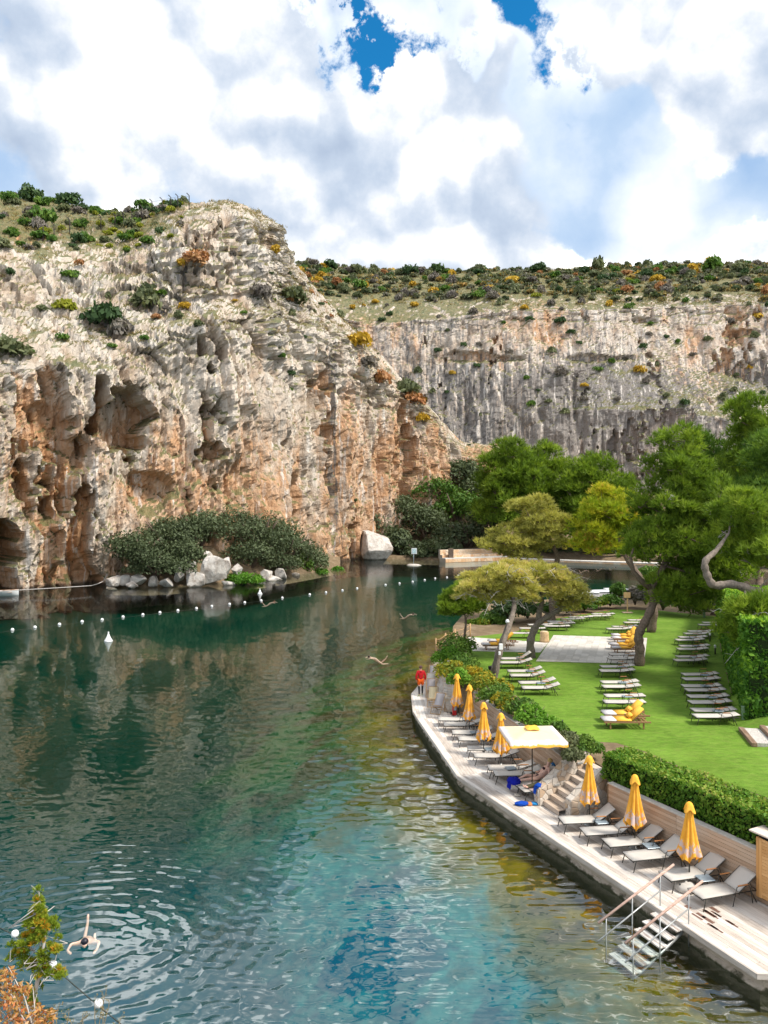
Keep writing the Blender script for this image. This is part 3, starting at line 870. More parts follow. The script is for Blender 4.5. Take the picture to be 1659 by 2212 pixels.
def face_side(a, sgn, prof):
    poly = [V2(b, z - DECK_Z) for b, z in prof]
    poly = [V2(prof[0][0], 0), V2(prof[-1][0], 0)] + poly[::-1]
    if sgn > 0: stone_facing_reparent(S3(a, 0, DECK_Z), v3(NS, 0), (0, 0, 1), [(p.x, p.y) for p in poly])
    else: stone_facing_reparent(S3(a, 0, DECK_Z), -v3(NS, 0), (0, 0, 1), [(-p.x, p.y) for p in poly])
def stone_facing_reparent(o, ux, uy, poly, size=.27):
    before = set(bpy.data.objects); stone_facing(None, o, ux, uy, poly, size, rs)
    for ob in set(bpy.data.objects) - before: reparent(ob, stairs)
profL = [(-1.45, DECK_Z + .62), (-1.15, DECK_Z + .80), (.15, DECK_Z + 1.75), (.30, DECK_Z + 1.80), (.75, DECK_Z + 1.80)]
profR = [(-.99, DECK_Z + .62), (-.80, DECK_Z + .75), (.25, LAWN_Z + .12), (.6, LAWN_Z + .12)]
stone_wall_body(-1.22, -.875, profL, 'cheek_wall'); stone_wall_body(.17, .50, profR, 'cheek_wall')
face_side(-.875, 1, profL); face_side(.50, 1, profR)
stone_facing_reparent(S3(-1.22, -1.45, DECK_Z), v3(ES, 0), (0, 0, 1), [(0, 0), (.345, 0), (.345, .60), (0, .60)], .22)
stone_facing_reparent(S3(.17, -.99, DECK_Z), v3(ES, 0), (0, 0, 1), [(0, 0), (.33, 0), (.33, .60), (0, .60)], .22)
for aA, aB, prof in ((-1.22, -.875, profL), (.17, .50, profR)):
    for (b0, z0), (b1, z1) in zip(prof[:-1], prof[1:]):
        p, q = S3(aA, b0, z0), S3(aA, b1, z1); up = (q - p); L = up.length
        if L < .05: continue
        stone_facing_reparent(p, v3(ES, 0), up.normalized(), [(0, 0), (aB - aA, 0), (aB - aA, L), (0, L)], .23)
for (a, b, z) in ((-.868, -.72, DECK_Z + .72), (-.868, .28, LAWN_Z + .02)):   # recessed step lights in the cheek wall
    o = MB().box((0, 0, 0), (.02, .22, .10), bev=.008).build('step_light', M_CONC); o.location = S3(a + .045, b, z); o.rotation_euler = (0, 0, math.atan2(ES.y, ES.x)); reparent(o, stairs)
    o2 = MB().box((.012, 0, 0), (.03, .20, .05)).build('grille', M_STEEL, o)

# ------------------------------------------------------------------ low stone seat behind the deck chairs
seat = empty('stone_bench_wall', (3.6, 46.5, DECK_Z), 0, 'low rubble stone bench wall curving behind the deck chairs', 'bench wall')
bl = [(INB, V2(3.98, 41.3)), (V2(3.62, 46.4), V2(4.3, 46.3)), (INC, V2(4.62, 51.4)), (V2(4.3, 55.5), V2(4.95, 55.6))]
for (a, ai), (b, bi) in zip(bl[:-1], bl[1:]):
    mb = MB(); zs, zb = DECK_Z + .45, LAWN_Z - .25
    am, bm_ = (a + ai) / 2 + V2(.1, 0), (b + bi) / 2 + V2(.1, 0)
    V = [v3(a, 0), v3(b, 0), v3(a, zs), v3(b, zs), v3(am, zs + .02), v3(bm_, zs + .02), v3(ai, zb), v3(bi, zb), v3(ai, 0), v3(bi, 0)]
    mb.add(V, [(0, 1, 3, 2), (2, 3, 5, 4), (4, 5, 7, 6), (0, 2, 4, 6, 8), (1, 9, 7, 5, 3)])
    o = mb.build('bench_core', M_MORTAR); reparent(o, seat)
    L = (b - a).length; t = v3((b - a).normalized(), 0)
    before = set(bpy.data.objects)
    stone_facing(None, v3(b, DECK_Z), -t, (0, 0, 1), [(0, 0), (L, 0), (L, .45), (0, .45)], .36, rs)
    up = (v3(ai, zb) - v3(am, zs + .02)); 
    stone_facing(None, v3(bm_, zs + .02), -t, up.normalized(), [(0, 0), (L, 0), (L, up.length), (0, up.length)], .36, rs)
    stone_facing(None, v3(b, zs), -t, (v3(am, 0) - v3(a, 0)).normalized(), [(0, 0), (L, 0), (L, (am - a).length), (0, (am - a).length)], .36, rs)
    for ob in set(bpy.data.objects) - before: reparent(ob, seat)
# end face with the small return wall beside the extinguisher
before = set(bpy.data.objects)
stone_facing(None, v3(INB, DECK_Z), (V2(3.98, 41.3) - INB).to_3d(), (0, 0, 1), [(0, 0), (.70, 0), (.70, 1.1), (.3, .45), (0, .45)], .24, rs)
for ob in set(bpy.data.objects) - before: reparent(ob, seat)

# ------------------------------------------------------------------ ground of the peninsula, lawn, paving
def flat_poly(name, pts, z, mat, skirt=None, kind='structure'):
    bm = bmesh.new(); vs = [bm.verts.new((p[0], p[1], z)) for p in pts]
    f = bm.faces.new(vs); f.normal_update()
    if f.normal.z < 0: f.normal_flip()
    if skirt is not None:
        lo = [bm.verts.new((p[0], p[1], skirt)) for p in pts]
        for i in range(len(pts)): bm.faces.new((vs[i], vs[(i + 1) % len(pts)], lo[(i + 1) % len(pts)], lo[i]))
    bmesh.ops.triangulate(bm, faces=[f]); me = bpy.data.meshes.new(name); bm.to_mesh(me); bm.free(); me.materials.append(mat)
    return tag(link(name, me), kind=kind)
def soil_mat():
    m, t = new_mat('soil'); P = t.pos(); n = t.noise(P, 1.3, 6, .65); n2 = t.noise(P, 8, 4, .6)
    c = t.ramp(n, [(.3, (.10, .065, .04)), (.5, (.20, .13, .08)), (.7, (.30, .22, .15))])
    t.out(t.bsdf(t.mix(.3, c, t.mix(n2, (.08, .09, .03), (.3, .24, .16))), .95, t.bump(n2, .6, .05), .1)); return m
M_SOIL = soil_mat()
pen = [S2E + N2 * .1, O2 + N2 * .1, O2 + E2 * -.4 + N2 * .9, S1E + N1 * 1.0 + E1 * -.1, S1E + N1 * .1, O1 + N1 * .1, V2(4.02, 41.4), V2(4.35, 46.3), V2(4.66, 51.4), V2(4.98, 55.6), V2(5.6, 62), V2(7.4, 70), V2(10.5, 76), V2(18, 80), V2(36, 82), V2(75, 86), V2(75, 12), V2(15.5, 12)]
flat_poly('ground', pen, LAWN_Z - .03, M_SOIL, -2.0)
def lawn_mat():
    m, t = new_mat('lawn_turf'); P = t.pos()
    n = t.noise(t.v('MULTIPLY', P, (.5, 1, 1)), .55, 4, .55); n2 = t.noise(t.v('MULTIPLY', P, (.6, 1.4, 1)), 4.0, 5, .75); n3 = t.noise(P, 3.0, 3, .6)
    c = t.ramp(n, [(.3, (.092, .175, .018)), (.5, (.122, .22, .024)), (.7, (.155, .26, .034))])
    c = t.mix(t.mr(n2, .25, .75, 0, 1), t.v('SCALE', c, .62), t.v('SCALE', c, 1.34))
    c = t.mix(t.mr(n3, .45, .75, 0, .35), c, (.20, .24, .055))
    n4 = t.noise(t.v('MULTIPLY', P, (1, .4, 1)), .28, 3, .6)
    c = t.mix(t.mr(n4, .52, .70, 0, .55), c, (.115, .175, .02))
    t.out(t.bsdf(c, .9, t.bump(n2, .8, .05), .12)); return m
M_LAWN = lawn_mat()
lawn_px = [(1659, 1722), (1470, 1655), (1400, 1624), (1330, 1603), (1255, 1600), (1205, 1565), (1120, 1505), (1062, 1458), (1018, 1446), (1006, 1418), (1012, 1376), (1110, 1365), (1200, 1336), (1330, 1316), (1420, 1318), (1550, 1332), (1556, 1400), (1580, 1500), (1615, 1580), (1700, 1590), (1800, 1660)]
flat_poly('lawn', [WP(u, v, LAWN_Z).xy for u, v in lawn_px], LAWN_Z - .022, M_LAWN)
def paving_mat():
    m, t = new_mat('paving_stone'); O = t.obj(); r = t.rnd(); n = t.noise(t.v('ADD', O, t.v('SCALE', (9, 5, 3), r)), 7, 5, .65)
    c = t.ramp(t.m('ADD', t.m('MULTIPLY', n, .6), t.m('MULTIPLY', r, .35)), [(.2, (.44, .40, .35)), (.5, (.58, .53, .47)), (.8, (.68, .63, .57))])
    t.out(t.bsdf(c, .85, t.bump(n, .3, .01), .2)); return m
M_PAVE = paving_mat()
pave_sq = [WP(*q, LAWN_Z).xy for q in ((1158, 1428), (1391, 1434), (1398, 1378), (1196, 1372))]
pave_pt = [WP(*q, LAWN_Z).xy for q in ((1010, 1376), (1021, 1406), (1167, 1409), (1184, 1388))]
paving = flat_poly('paving', pave_sq, LAWN_Z - .019, M_MORTAR)
path = flat_poly('path', pave_pt, LAWN_Z - .0175, M_MORTAR)
rp = random.Random(4)
for root, poly in ((paving, pave_sq), (path, pave_pt)):
    lay_planks(poly, pave_sq[3] - pave_sq[0] if root is paving else V2(1, -.1), .46, rp, LAWN_Z + .004, root, 'paver', .018, .74, M_PAVE, .012)

# ------------------------------------------------------------------ sun loungers
def ORD(i): return ['first', 'second', 'third', 'fourth', 'fifth', 'sixth', 'seventh', 'eighth', 'ninth', 'tenth', 'eleventh', 'twelfth', 'thirteenth', 'fourteenth', 'fifteenth', 'sixteenth', 'seventeenth', 'eighteenth'][i]
def make_lounger(back_deg):
    """foot end at the origin, head along +X, 1.95 long, 0.64 wide; grey sling on a thin olive frame with wood-capped arms"""
    root = empty('sun_lounger'); w = .32; zs = .36; hx = 1.22; bl = .74; ba = R(back_deg)
    hz = zs + bl * math.sin(ba); ex = hx + bl * math.cos(ba)
    def sheet(p0, p1, th=.014):
        d = Vector((p1[0] - p0[0], 0, p1[1] - p0[1])); n = Vector((-d.z, 0, d.x)).normalized() * th; V = []; k = 7
        for i in range(k):
            for j in range(5):
                f = i / (k - 1); g = (j / 4 - .5) * 2
                sag = -.016 * (1 - g * g) * math.sin(math.pi * f)
                V.append(Vector((p0[0] + d.x * f, g * w, p0[1] + d.z * f + sag)))
        V += [q - n for q in V]; m = k * 5
        F = [(i * 5 + j, (i + 1) * 5 + j, (i + 1) * 5 + j + 1, i * 5 + j + 1) for i in range(k - 1) for j in range(4)]
        F += [tuple(m + q for q in reversed(f)) for f in F]
        F += [(i * 5, m + i * 5, m + (i + 1) * 5, (i + 1) * 5) for i in range(k - 1)] + [(i * 5 + 4, (i + 1) * 5 + 4, m + (i + 1) * 5 + 4, m + i * 5 + 4) for i in range(k - 1)]
        F += [(j, j + 1, m + j + 1, m + j) for j in range(4)] + [((k - 1) * 5 + j, m + (k - 1) * 5 + j, m + (k - 1) * 5 + j + 1, (k - 1) * 5 + j + 1) for j in range(4)]
        return MB().add(V, F, True)
    sheet((0, zs), (hx - .01, zs)).build('seat', M_SLING, root)
    sheet((hx + .01, zs), (ex, hz)).build('backrest', M_SLING, root)
    f = MB()
    for s in (-1, 1):
        f.tube([(0, s * w, zs - .02), (1.9, s * w, zs - .02)], .017, 6); f.tube([(hx, s * w * .97, zs - .012), (ex, s * w * .97, hz - .012)], .014, 6)
        f.tube([(1.70, s * w * .9, zs - .02), (hx + bl * .62 * math.cos(ba), s * w * .9, zs + bl * .62 * math.sin(ba) - .02)], .010, 5)
    for x in (.01, .62, 1.22, 1.88): f.tube([(x, -w, zs - .055), (x, w, zs - .055)], .014, 6)
    f.build('frame', M_FRAME, root)
    for s in (-1, 1):
        MB().tube([(.10, s * w, zs - .02), (.0, s * (w + .01), 0)], .016, 6).build('leg', M_FRAME, root)
        MB().tube([(1.62, s * w, zs - .02), (1.80, s * (w + .01), 0)], .016, 6).build('leg', M_FRAME, root)
        a = MB().tube([(.98, s * (w + .02), 0), (1.10, s * (w + .035), zs + .16), (1.16, s * (w + .035), zs + .19), (1.48, s * (w + .035), zs + .19), (1.56, s * (w + .03), zs + .12), (1.66, s * (w + .02), 0)], .013, 6).build('armrest', M_FRAME, root)
        MB().box((1.31, s * (w + .035), zs + .205), (.34, .05, .018), bev=.005).build('arm_cap', M_ARM, a)
    return root
def make_teak_lounger(back_deg):
    root = empty('teak_lounger'); w = .34; zs = .30; hx = 1.22; bl = .72; ba = R(back_deg)
    f = MB()
    for s in (-1, 1): f.box((1.02, s * w, zs), (2.05, .05, .07), bev=.006)
    for i in range(12): f.box((.06 + i * .165, 0, zs + .005), (.07, w * 2 - .05, .025))
    f.build('frame', M_TEAK, root)
    for s in (-1, 1):
        for x in (.28, 1.74): MB().box((x, s * (w - .045), zs / 2 - .02), (.065, .045, zs - .04), bev=.005).build('leg', M_TEAK, root)
    b = MB(); R3 = Euler((0, -ba, 0))
    for i in range(5): b.box(Vector((hx, 0, zs + .05)) + R3.to_matrix() @ Vector((.1 + i * .14, 0, -.01)), (.07, w * 1.8, .022), R3)
    b.box(Vector((1.62, 0, zs + .10)), (.03, w * 1.6, .03)); b.build('back_slats', M_TEAK, root)
    def pad(p0, ang, L, th, nm, mat, ww=w - .01):
        bm = bmesh.new(); bmesh.ops.create_cube(bm, size=1)
        for q in bm.verts: q.co = Vector((q.co.x * L, q.co.y * ww * 2, q.co.z * th))
        bmesh.ops.bevel(bm, geom=bm.edges[:], offset=.028, segments=2, affect='EDGES')
        M = Matrix.Translation(p0) @ Euler((0, -ang, 0)).to_matrix().to_4x4() @ Matrix.Translation((L / 2, 0, 0)); bm.transform(M)
        me = bpy.data.meshes.new(nm); bm.to_mesh(me); bm.free(); me.materials.append(mat); me.polygons.foreach_set('use_smooth', [True] * len(me.polygons)); return link(nm, me, None, root)
    pad(Vector((-.01, 0, zs + .075)), 0, .56, .09, 'mattress_foot', M_CANVAS_G)
    pad(Vector((.55, 0, zs + .075)), 0, .68, .09, 'mattress_middle', M_CANVAS_Y)
    pad(Vector((hx + .0, 0, zs + .085)), ba, bl, .085, 'mattress_back', M_CANVAS_Y)
    pad(Vector((hx - .12, 0, zs + .17)), ba * .8, .24, .11, 'head_cushion', M_CANVAS_Y, w * .62)
    return root
def make_table():
    root = empty('side_table')
    MB().box((0, 0, .40), (.42, .40, .022), bev=.008).build('table_top', M_TABLE, root)
    for sx in (-1, 1):
        for sy in (-1, 1): MB().tube([(sx * .17, sy * .16, .39), (sx * .20, sy * .19, 0)], .011, 6).build('leg', M_FRAME, root)
    return root
PROT = {}
def proto(key, fn, *a):
    if key not in PROT: PROT[key] = (fn(*a), [0])
    return PROT[key]
def place(key, fn, args, loc, rz, label, cat, group=None, z=None):
    p, used = proto(key, fn, *args)
    o = p if not used[0] else copy_tree(p); used[0] += 1
    o.location = loc; o.rotation_euler = (0, 0, rz); return tag(o, label, cat, group)

def z4(x, y): return 1242.1 + x * .25131, 1242.1 + y * .25131
def z3(x, y): return 918.1 + x * .26042, 1188.1 + y * .26042
def z2(x, y): return 1080.1 + x * .34896, 1620.1 + y * .34896
def z1(x, y): return 864.1 + x * .22787, 1404.1 + y * .22787
def put_lounger(px, ang, label, base, back=28, group=None, teak=False, half=None):
    """px: where the far corner of the foot end shows"""
    zs = base + (.36 if not teak else .40)
    p = WP(px[0], px[1], zs); rz = R(ang); off = Vector((math.sin(rz), -math.cos(rz), 0)) * .33
    loc = Vector((p.x, p.y, base)) + off
    if teak: return place(('teak', back), make_teak_lounger, (back,), loc, rz, label, 'sun lounger', group)
    return place(('sling', back), make_lounger, (back,), loc, rz, label, 'sun lounger', group)
rl = random.Random(21)
G1 = 'sun loungers along the boardwalk'; G2 = 'sun loungers on the lawn'; G3 = 'yellow cushioned loungers'
far_deck = [(360, 632), (412, 680), (490, 755), (548, 815), (632, 905), (692, 972), (825, 1085), (900, 1160), (1058, 1285), (1128, 1335)]
lab = ['beige sling lounger farthest along the boardwalk, beside the first closed parasol', 'beige sling lounger under the second closed parasol, its far side', 'beige sling lounger just in front of the second closed parasol', 'beige sling lounger behind the pole of the third closed parasol',
       'beige sling lounger in front of the third closed parasol', 'beige sling lounger behind the fourth closed parasol pole', 'beige sling lounger with a side table, in front of the fourth closed parasol', 'empty beige sling lounger next to the woman in a bikini',
       'beige lounger under the open parasol with the woman lying on it', 'beige lounger with a pale pink towel, beside the stone stairs']
DECK_LOUNGERS = []
for i, (px, l) in enumerate(zip(far_deck, lab)):
    DECK_LOUNGERS.append(put_lounger(z1(*px), (-2 + i * .5) if i < 8 else 16, l, DECK_Z, 20 if i < 8 else 42, G1))
    if i >= 8: DECK_LOUNGERS[-1].location += Vector((.02, .62 if i == 8 else .50, 0))
    if i == 7: DECK_LOUNGERS[-1].location += Vector((-.05, .28, 0))
near_deck = [(357, 408), (490, 477), (627, 545), (757, 628), (980, 746), (1160, 852)]
lab = ['beige lounger at the foot of the stone stairs, under a closed parasol', 'beige lounger between the stairs parasol and the middle near parasol', 'beige lounger with raised back behind the middle near parasol pole', 'beige lounger just in front of the middle near parasol',
       'beige lounger behind the closed parasol nearest the water steps', 'beige lounger nearest the wooden cabin, its foot over the parasol base']
for i, (px, l) in enumerate(zip(near_deck, lab)):
    DECK_LOUNGERS.append(put_lounger(z2(*px), 6 + i * 2.2, l, DECK_Z, 34, G1))
rowC = [(232, 1070), (240, 1020), (220, 942), (210, 905), (200, 808), (207, 773), (272, 705), (285, 670)]
for i, q in enumerate(rowC): put_lounger(z4(*q), rl.uniform(-2, 2), f'grey sling lounger in the middle lawn row, {ORD(i)} behind the two yellow-cushioned loungers', LAWN_Z, 8 if i > 1 else 3, G2)
for i, q in enumerate([(262, 453), (310, 435), (410, 400), (445, 380)]): put_lounger(z4(*q), rl.uniform(-2, 2), f'grey sling lounger behind the paved square, {ORD(i)} of four going away', LAWN_Z, 8, G2)
rowR = [(997, 1190), (985, 1140), (962, 1075), (952, 1025), (935, 972), (905, 937), (912, 880), (907, 840), (838, 720), (858, 690), (867, 625), (885, 600), (852, 548), (880, 525), (926, 495), (963, 475), (1053, 420), (1090, 402)]
for i, q in enumerate(rowR): put_lounger(z4(*q), rl.uniform(-2, 2), f'grey sling lounger in the row beside the tall hedge, {ORD(i)} from the front', LAWN_Z, 8, G2)
rowL = [(795, 1125), (768, 1085), (697, 1025), (677, 990), (612, 920), (620, 888)]
for i, q in enumerate(rowL): put_lounger(z3(*q), rl.uniform(-1, 3), f'grey sling lounger beside the cable-wrapped leaning pine, {ORD(i)} from the front', LAWN_Z, 18 if i < 5 else 34, G2)
rowF = [(700, 680), (780, 640), (845, 612), (985, 622), (1030, 600), (1010, 585), (1120, 566), (1185, 550), (1340, 540), (1375, 525)]
for i, q in enumerate(rowF): put_lounger(z3(*q), rl.uniform(-6, 6), f'grey sling lounger in the far row along the shore shrubs, {ORD(i)} from the left end', LAWN_Z, 4, G2)
teak = [((215, 1212), z4, 44, 'yellow and grey cushioned teak lounger standing in front of its twin, nearest on the lawn'), ((220, 1160), z4, 44, 'yellow and grey cushioned teak lounger just behind its twin on the open lawn'),
        ((305, 608), z4, 50, 'yellow cushioned teak lounger on the paving, front one of four by the pine trunk'), ((285, 580), z4, 50, 'yellow cushioned teak lounger on the paving, second of four by the pine trunk'),
        ((308, 525), z4, 50, 'yellow cushioned teak lounger on the paving, third of four by the pine trunk'), ((307, 502), z4, 50, 'yellow cushioned teak lounger on the paving, rearmost of four by the pine trunk'),
        ((465, 768), z3, 46, 'yellow cushioned teak lounger on the stone path, the nearer of two'), ((518, 738), z3, 46, 'yellow cushioned teak lounger on the stone path, the farther of two')]
for q, zf, bk, l in teak: put_lounger(zf(*q), rl.uniform(-2, 2), l, LAWN_Z if zf is z4 and q[1] > 900 else LAWN_Z + .005, bk, G3, True)
# side tables between lounger pairs
tb = [(z2, (625, 440), DECK_Z, 'grey side table between the two loungers at the stone stairs'), (z2, (935, 590), DECK_Z, 'grey side table beside the middle near parasol'), (z2, (1270, 790), DECK_Z, 'grey side table between the two loungers nearest the cabin'),
      (z1, (1050, 1115), DECK_Z, 'grey side table beside the lounger next to the woman'), (z1, (850, 935), DECK_Z, 'grey side table beside the fourth closed parasol'), (z1, (710, 775), DECK_Z, 'grey side table beside the third closed parasol'),
      (z4, (465, 1190), LAWN_Z, 'grey side table between the two front yellow-cushioned loungers')]
for zf, q, b, l in tb:
    u, v = zf(*q); p = WP(u, v, b + .41); place('table', make_table, (), (p.x, p.y, b), R(10), l, 'side table', 'small grey side tables')
lt = [(445, 1040, 'middle'), (410, 922, 'middle'), (410, 785, 'middle'), (1228, 1165, 'hedge'), (1178, 1048, 'hedge'), (1120, 950, 'hedge'), (1122, 856, 'hedge'), (1030, 705, 'hedge'), (1045, 605, 'hedge'), (1020, 538, 'hedge')]
cnt = {}
for x, y, row in lt:
    cnt[row] = cnt.get(row, -1) + 1; u, v = z4(x, y); p = WP(u, v, LAWN_Z + .41)
    place('table', make_table, (), (p.x, p.y, LAWN_Z), 0, f'low grey side table in the {row} lounger row, {ORD(cnt[row])} from the front', 'side table', 'small grey side tables')
for i, (x, y) in enumerate([(960, 1100), (870, 1000), (790, 890)]):
    u, v = z3(x, y); p = WP(u, v, LAWN_Z + .41)
    place('table', make_table, (), (p.x, p.y, LAWN_Z), 0, f'low grey side table by the leaning pine loungers, {ORD(i)} from the front', 'side table', 'small grey side tables')

# ------------------------------------------------------------------ parasols
def canvas_mat():
    m, t = new_mat('parasol_canvas'); O = t.obj(); x, y, z = t.sep(O)
    n = t.noise(O, 7, 4, .6); ang = t.noise(t.v('MULTIPLY', O, (6, 6, .6)), 1.2, 2, .5)
    h = t.m('ADD', z, t.mr(ang, .35, .65, -.12, .12))
    c = t.mix(t.mr(n, .3, .7, 0, 1), (.86, .37, .035), (.94, .47, .07))
    grey = t.m('MULTIPLY', t.ss(h, 1.30, 1.22), t.ss(h, .92, .98))
    c = t.mix(t.m('MULTIPLY', grey, t.ss(n, .40, .55)), c, (.60, .47, .44))
    t.out(t.bsdf(c, .85, None, .15)); return m
M_CANV = canvas_mat()
def make_closed_parasol(seed):
    rg = random.Random(seed); root = empty('closed_parasol')
    MB().tube([(0, 0, 0), (0, 0, 2.40)], .022, 8).build('pole', M_FRAME, root)
    MB().lathe([(.0, 0), (.20, 0), (.22, .03), (.20, .06), (.05, .08), (.045, .28), (.0, .28)], 16).build('base', M_STEEL, root)
    ph = [rg.uniform(0, 6) for _ in range(4)]
    nz = 22; na = 64; V = []
    for j in range(nz):
        f = j / (nz - 1); z = 2.28 - 1.50 * f
        r0 = .095 + .235 * f ** 1.15
        for k in range(na):
            a = 2 * math.pi * k / na
            fold = abs(math.sin(4 * a + ph[0] + .25 * math.sin(3 * f + ph[1]))) ** .7
            r = r0 * (.62 + .50 * fold * (.5 + .5 * f)) * (1 + .07 * math.sin(2 * a + ph[2]))
            zz = z - (.10 * (1 - fold) + .07 * math.sin(a * 3 + ph[3])) * f ** 3 + (.12 * fold * f ** 4)
            V.append((r * math.cos(a), r * math.sin(a), zz))
    F = [(j * na + k, j * na + (k + 1) % na, (j + 1) * na + (k + 1) % na, (j + 1) * na + k) for j in range(nz - 1) for k in range(na)]
    F.append(tuple(range(na)))
    c = MB().add(V, F, True).build('canopy', M_CANV, root)
    V = []; cp = [(.01, 2.43), (.045, 2.425), (.085, 2.39), (.115, 2.34), (.135, 2.28), (.155, 2.225), (.172, 2.185)]
    for j, (r, z) in enumerate(cp):
        for k in range(32):
            a = 2 * math.pi * k / 32; w_ = 1 + .20 * (j / 6) * math.cos(4 * a + ph[0] * 2)
            V.append((r * w_ * math.cos(a), r * w_ * math.sin(a), z - .05 * (j / 6) ** 2 * math.cos(4 * a + ph[0] * 2)))
    F = [(j * 32 + k, j * 32 + (k + 1) % 32, (j + 1) * 32 + (k + 1) % 32, (j + 1) * 32 + k) for j in range(6) for k in range(32)]; F.append(tuple(range(32)))
    MB().add(V, F, True).build('vent_cap', M_CANV, c)
    return root
pb = [(z1(540, 668), 'closed yellow parasol farthest along the boardwalk, beside the deck chairs'), (z1(658, 800), 'closed yellow parasol, second of the far four on the boardwalk'), (z1(793, 1010), 'closed yellow parasol, third of the far four on the boardwalk'),
      (z1(957, 1140), 'closed yellow parasol just left of the open parasol'), (z2(553, 462), 'closed yellow parasol in front of the stone stairs'), (z2(835, 612), 'closed yellow parasol in the middle of the near three'), (z2(1172, 828), 'closed yellow parasol nearest the steps into the water')]
for i, ((u, v), l) in enumerate(pb):
    p = WP(u, v, DECK_Z); o = make_closed_parasol(50 + i); o.location = p; o.rotation_euler = (0, 0, i * 1.1); tag(o, l, 'parasol', 'closed yellow parasols')
def open_canvas_mat():
    m, t = new_mat('open_parasol_canvas'); O = t.obj(); x, y, z = t.sep(O)
    n = t.noise(O, 5, 4, .6)
    e = t.m('MAXIMUM', t.m('ABSOLUTE', x), t.m('ABSOLUTE', y))
    c = t.mix(t.ss(t.m('ADD', e, t.mr(n, .3, .7, -.1, .1)), .82, 1.05), (.93, .72, .36), (.74, .64, .60))
    c = t.mix(t.m('MULTIPLY', t.ss(t.m('ADD', z, t.mr(n, .3, .7, -.06, .06)), 2.20, 2.15), t.ss(e, 1.0, 1.06)), c, (.90, .45, .07))
    t.out(t.bsdf(c, .85, None, .15)); return m
def open_parasol():
    p = Vector((5.80, 29.9, DECK_Z)); root = empty('open_parasol', p, R(3), 'open square parasol with pale yellow canopy shading the woman in a bikini', 'parasol')
    MB().tube([(0, 0, 0), (0, 0, 2.52)], .024, 8).build('pole', M_FRAME, root)
    MB().lathe([(.0, 0), (.22, 0), (.24, .03), (.22, .07), (.05, .09), (.045, .30), (.0, .30)], 16).build('base', M_STEEL, root)
    m = open_canvas_mat(); n = 24; H = 1.10; V = []
    for i in range(n + 1):
        for j in range(n + 1):
            x = (i / n - .5) * 2; y = (j / n - .5) * 2; e = max(abs(x), abs(y)); dg = min(abs(x), abs(y)) / max(e, 1e-6)
            z = 2.52 - .26 * e - .035 * math.sin(math.pi * e) * (1 - dg)
            V.append((x * H, y * H, z))
    F = [(i * (n + 1) + j, (i + 1) * (n + 1) + j, (i + 1) * (n + 1) + j + 1, i * (n + 1) + j + 1) for i in range(n) for j in range(n)]
    rim = [i * (n + 1) for i in range(n)] + [n * (n + 1) + j for j in range(n)] + [(n - i) * (n + 1) + n for i in range(n)] + [n - j for j in range(n)]
    b = len(V); rg = random.Random(2)
    for q, k in enumerate(rim):
        x, y, z = V[k]; V.append((x * 1.012, y * 1.012, z - .17 - .02 * math.sin(q * .9) - rg.uniform(0, .01)))
    F += [(rim[q], rim[(q + 1) % len(rim)], b + (q + 1) % len(rim), b + q) for q in range(len(rim))]
    c = MB().add(V, F, True).build('canopy', m, root)
    V = []; 
    for i in range(9):
        for j in range(9):
            x = (i / 8 - .5) * 2; y = (j / 8 - .5) * 2; e = max(abs(x), abs(y)); V.append((x * .26, y * .26, 2.60 - .09 * e * e + .012 * math.cos(6 * x) * math.cos(6 * y)))
    MB().add(V, [(i * 9 + j, (i + 1) * 9 + j, (i + 1) * 9 + j + 1, i * 9 + j + 1) for i in range(8) for j in range(8)], True).build('vent_cap', M_CANVAS_Y, c)
    for sx, sy in ((1, 1), (1, -1), (-1, 1), (-1, -1), (1, 0), (-1, 0), (0, 1), (0, -1)):
        MB().tube([(0, 0, 2.44), (sx * H * .97, sy * H * .97, 2.20)], .011, 5).build('rib', M_FRAME, root)
        MB().tube([(0, 0, 1.95), (sx * H * .5, sy * H * .5, 2.345)], .008, 5).build('strut', M_FRAME, root)
open_parasol()
# round concrete ballast beside the nearest parasol
p = WP(*z2(1148, 868), DECK_Z)
bal = empty('parasol_ballast', p, 0, 'round pale concrete parasol ballast half under the nearest lounger', 'parasol base')
MB().lathe([(0, 0), (.24, 0), (.30, .05), (.30, .13), (.25, .20), (.12, .24), (.05, .245), (.05, .33), (0, .33)], 20).build('weight', M_CONC, bal)
for a in (2.6, 3.6): MB().tube([(.20 * math.cos(a), .20 * math.sin(a), .225), (.24 * math.cos(a), .24 * math.sin(a), .20)], .022, 8).build('hole_shade_stub', M_BLACK, bal)  # black stubs paint the dark of the carry holes, nothing is cut

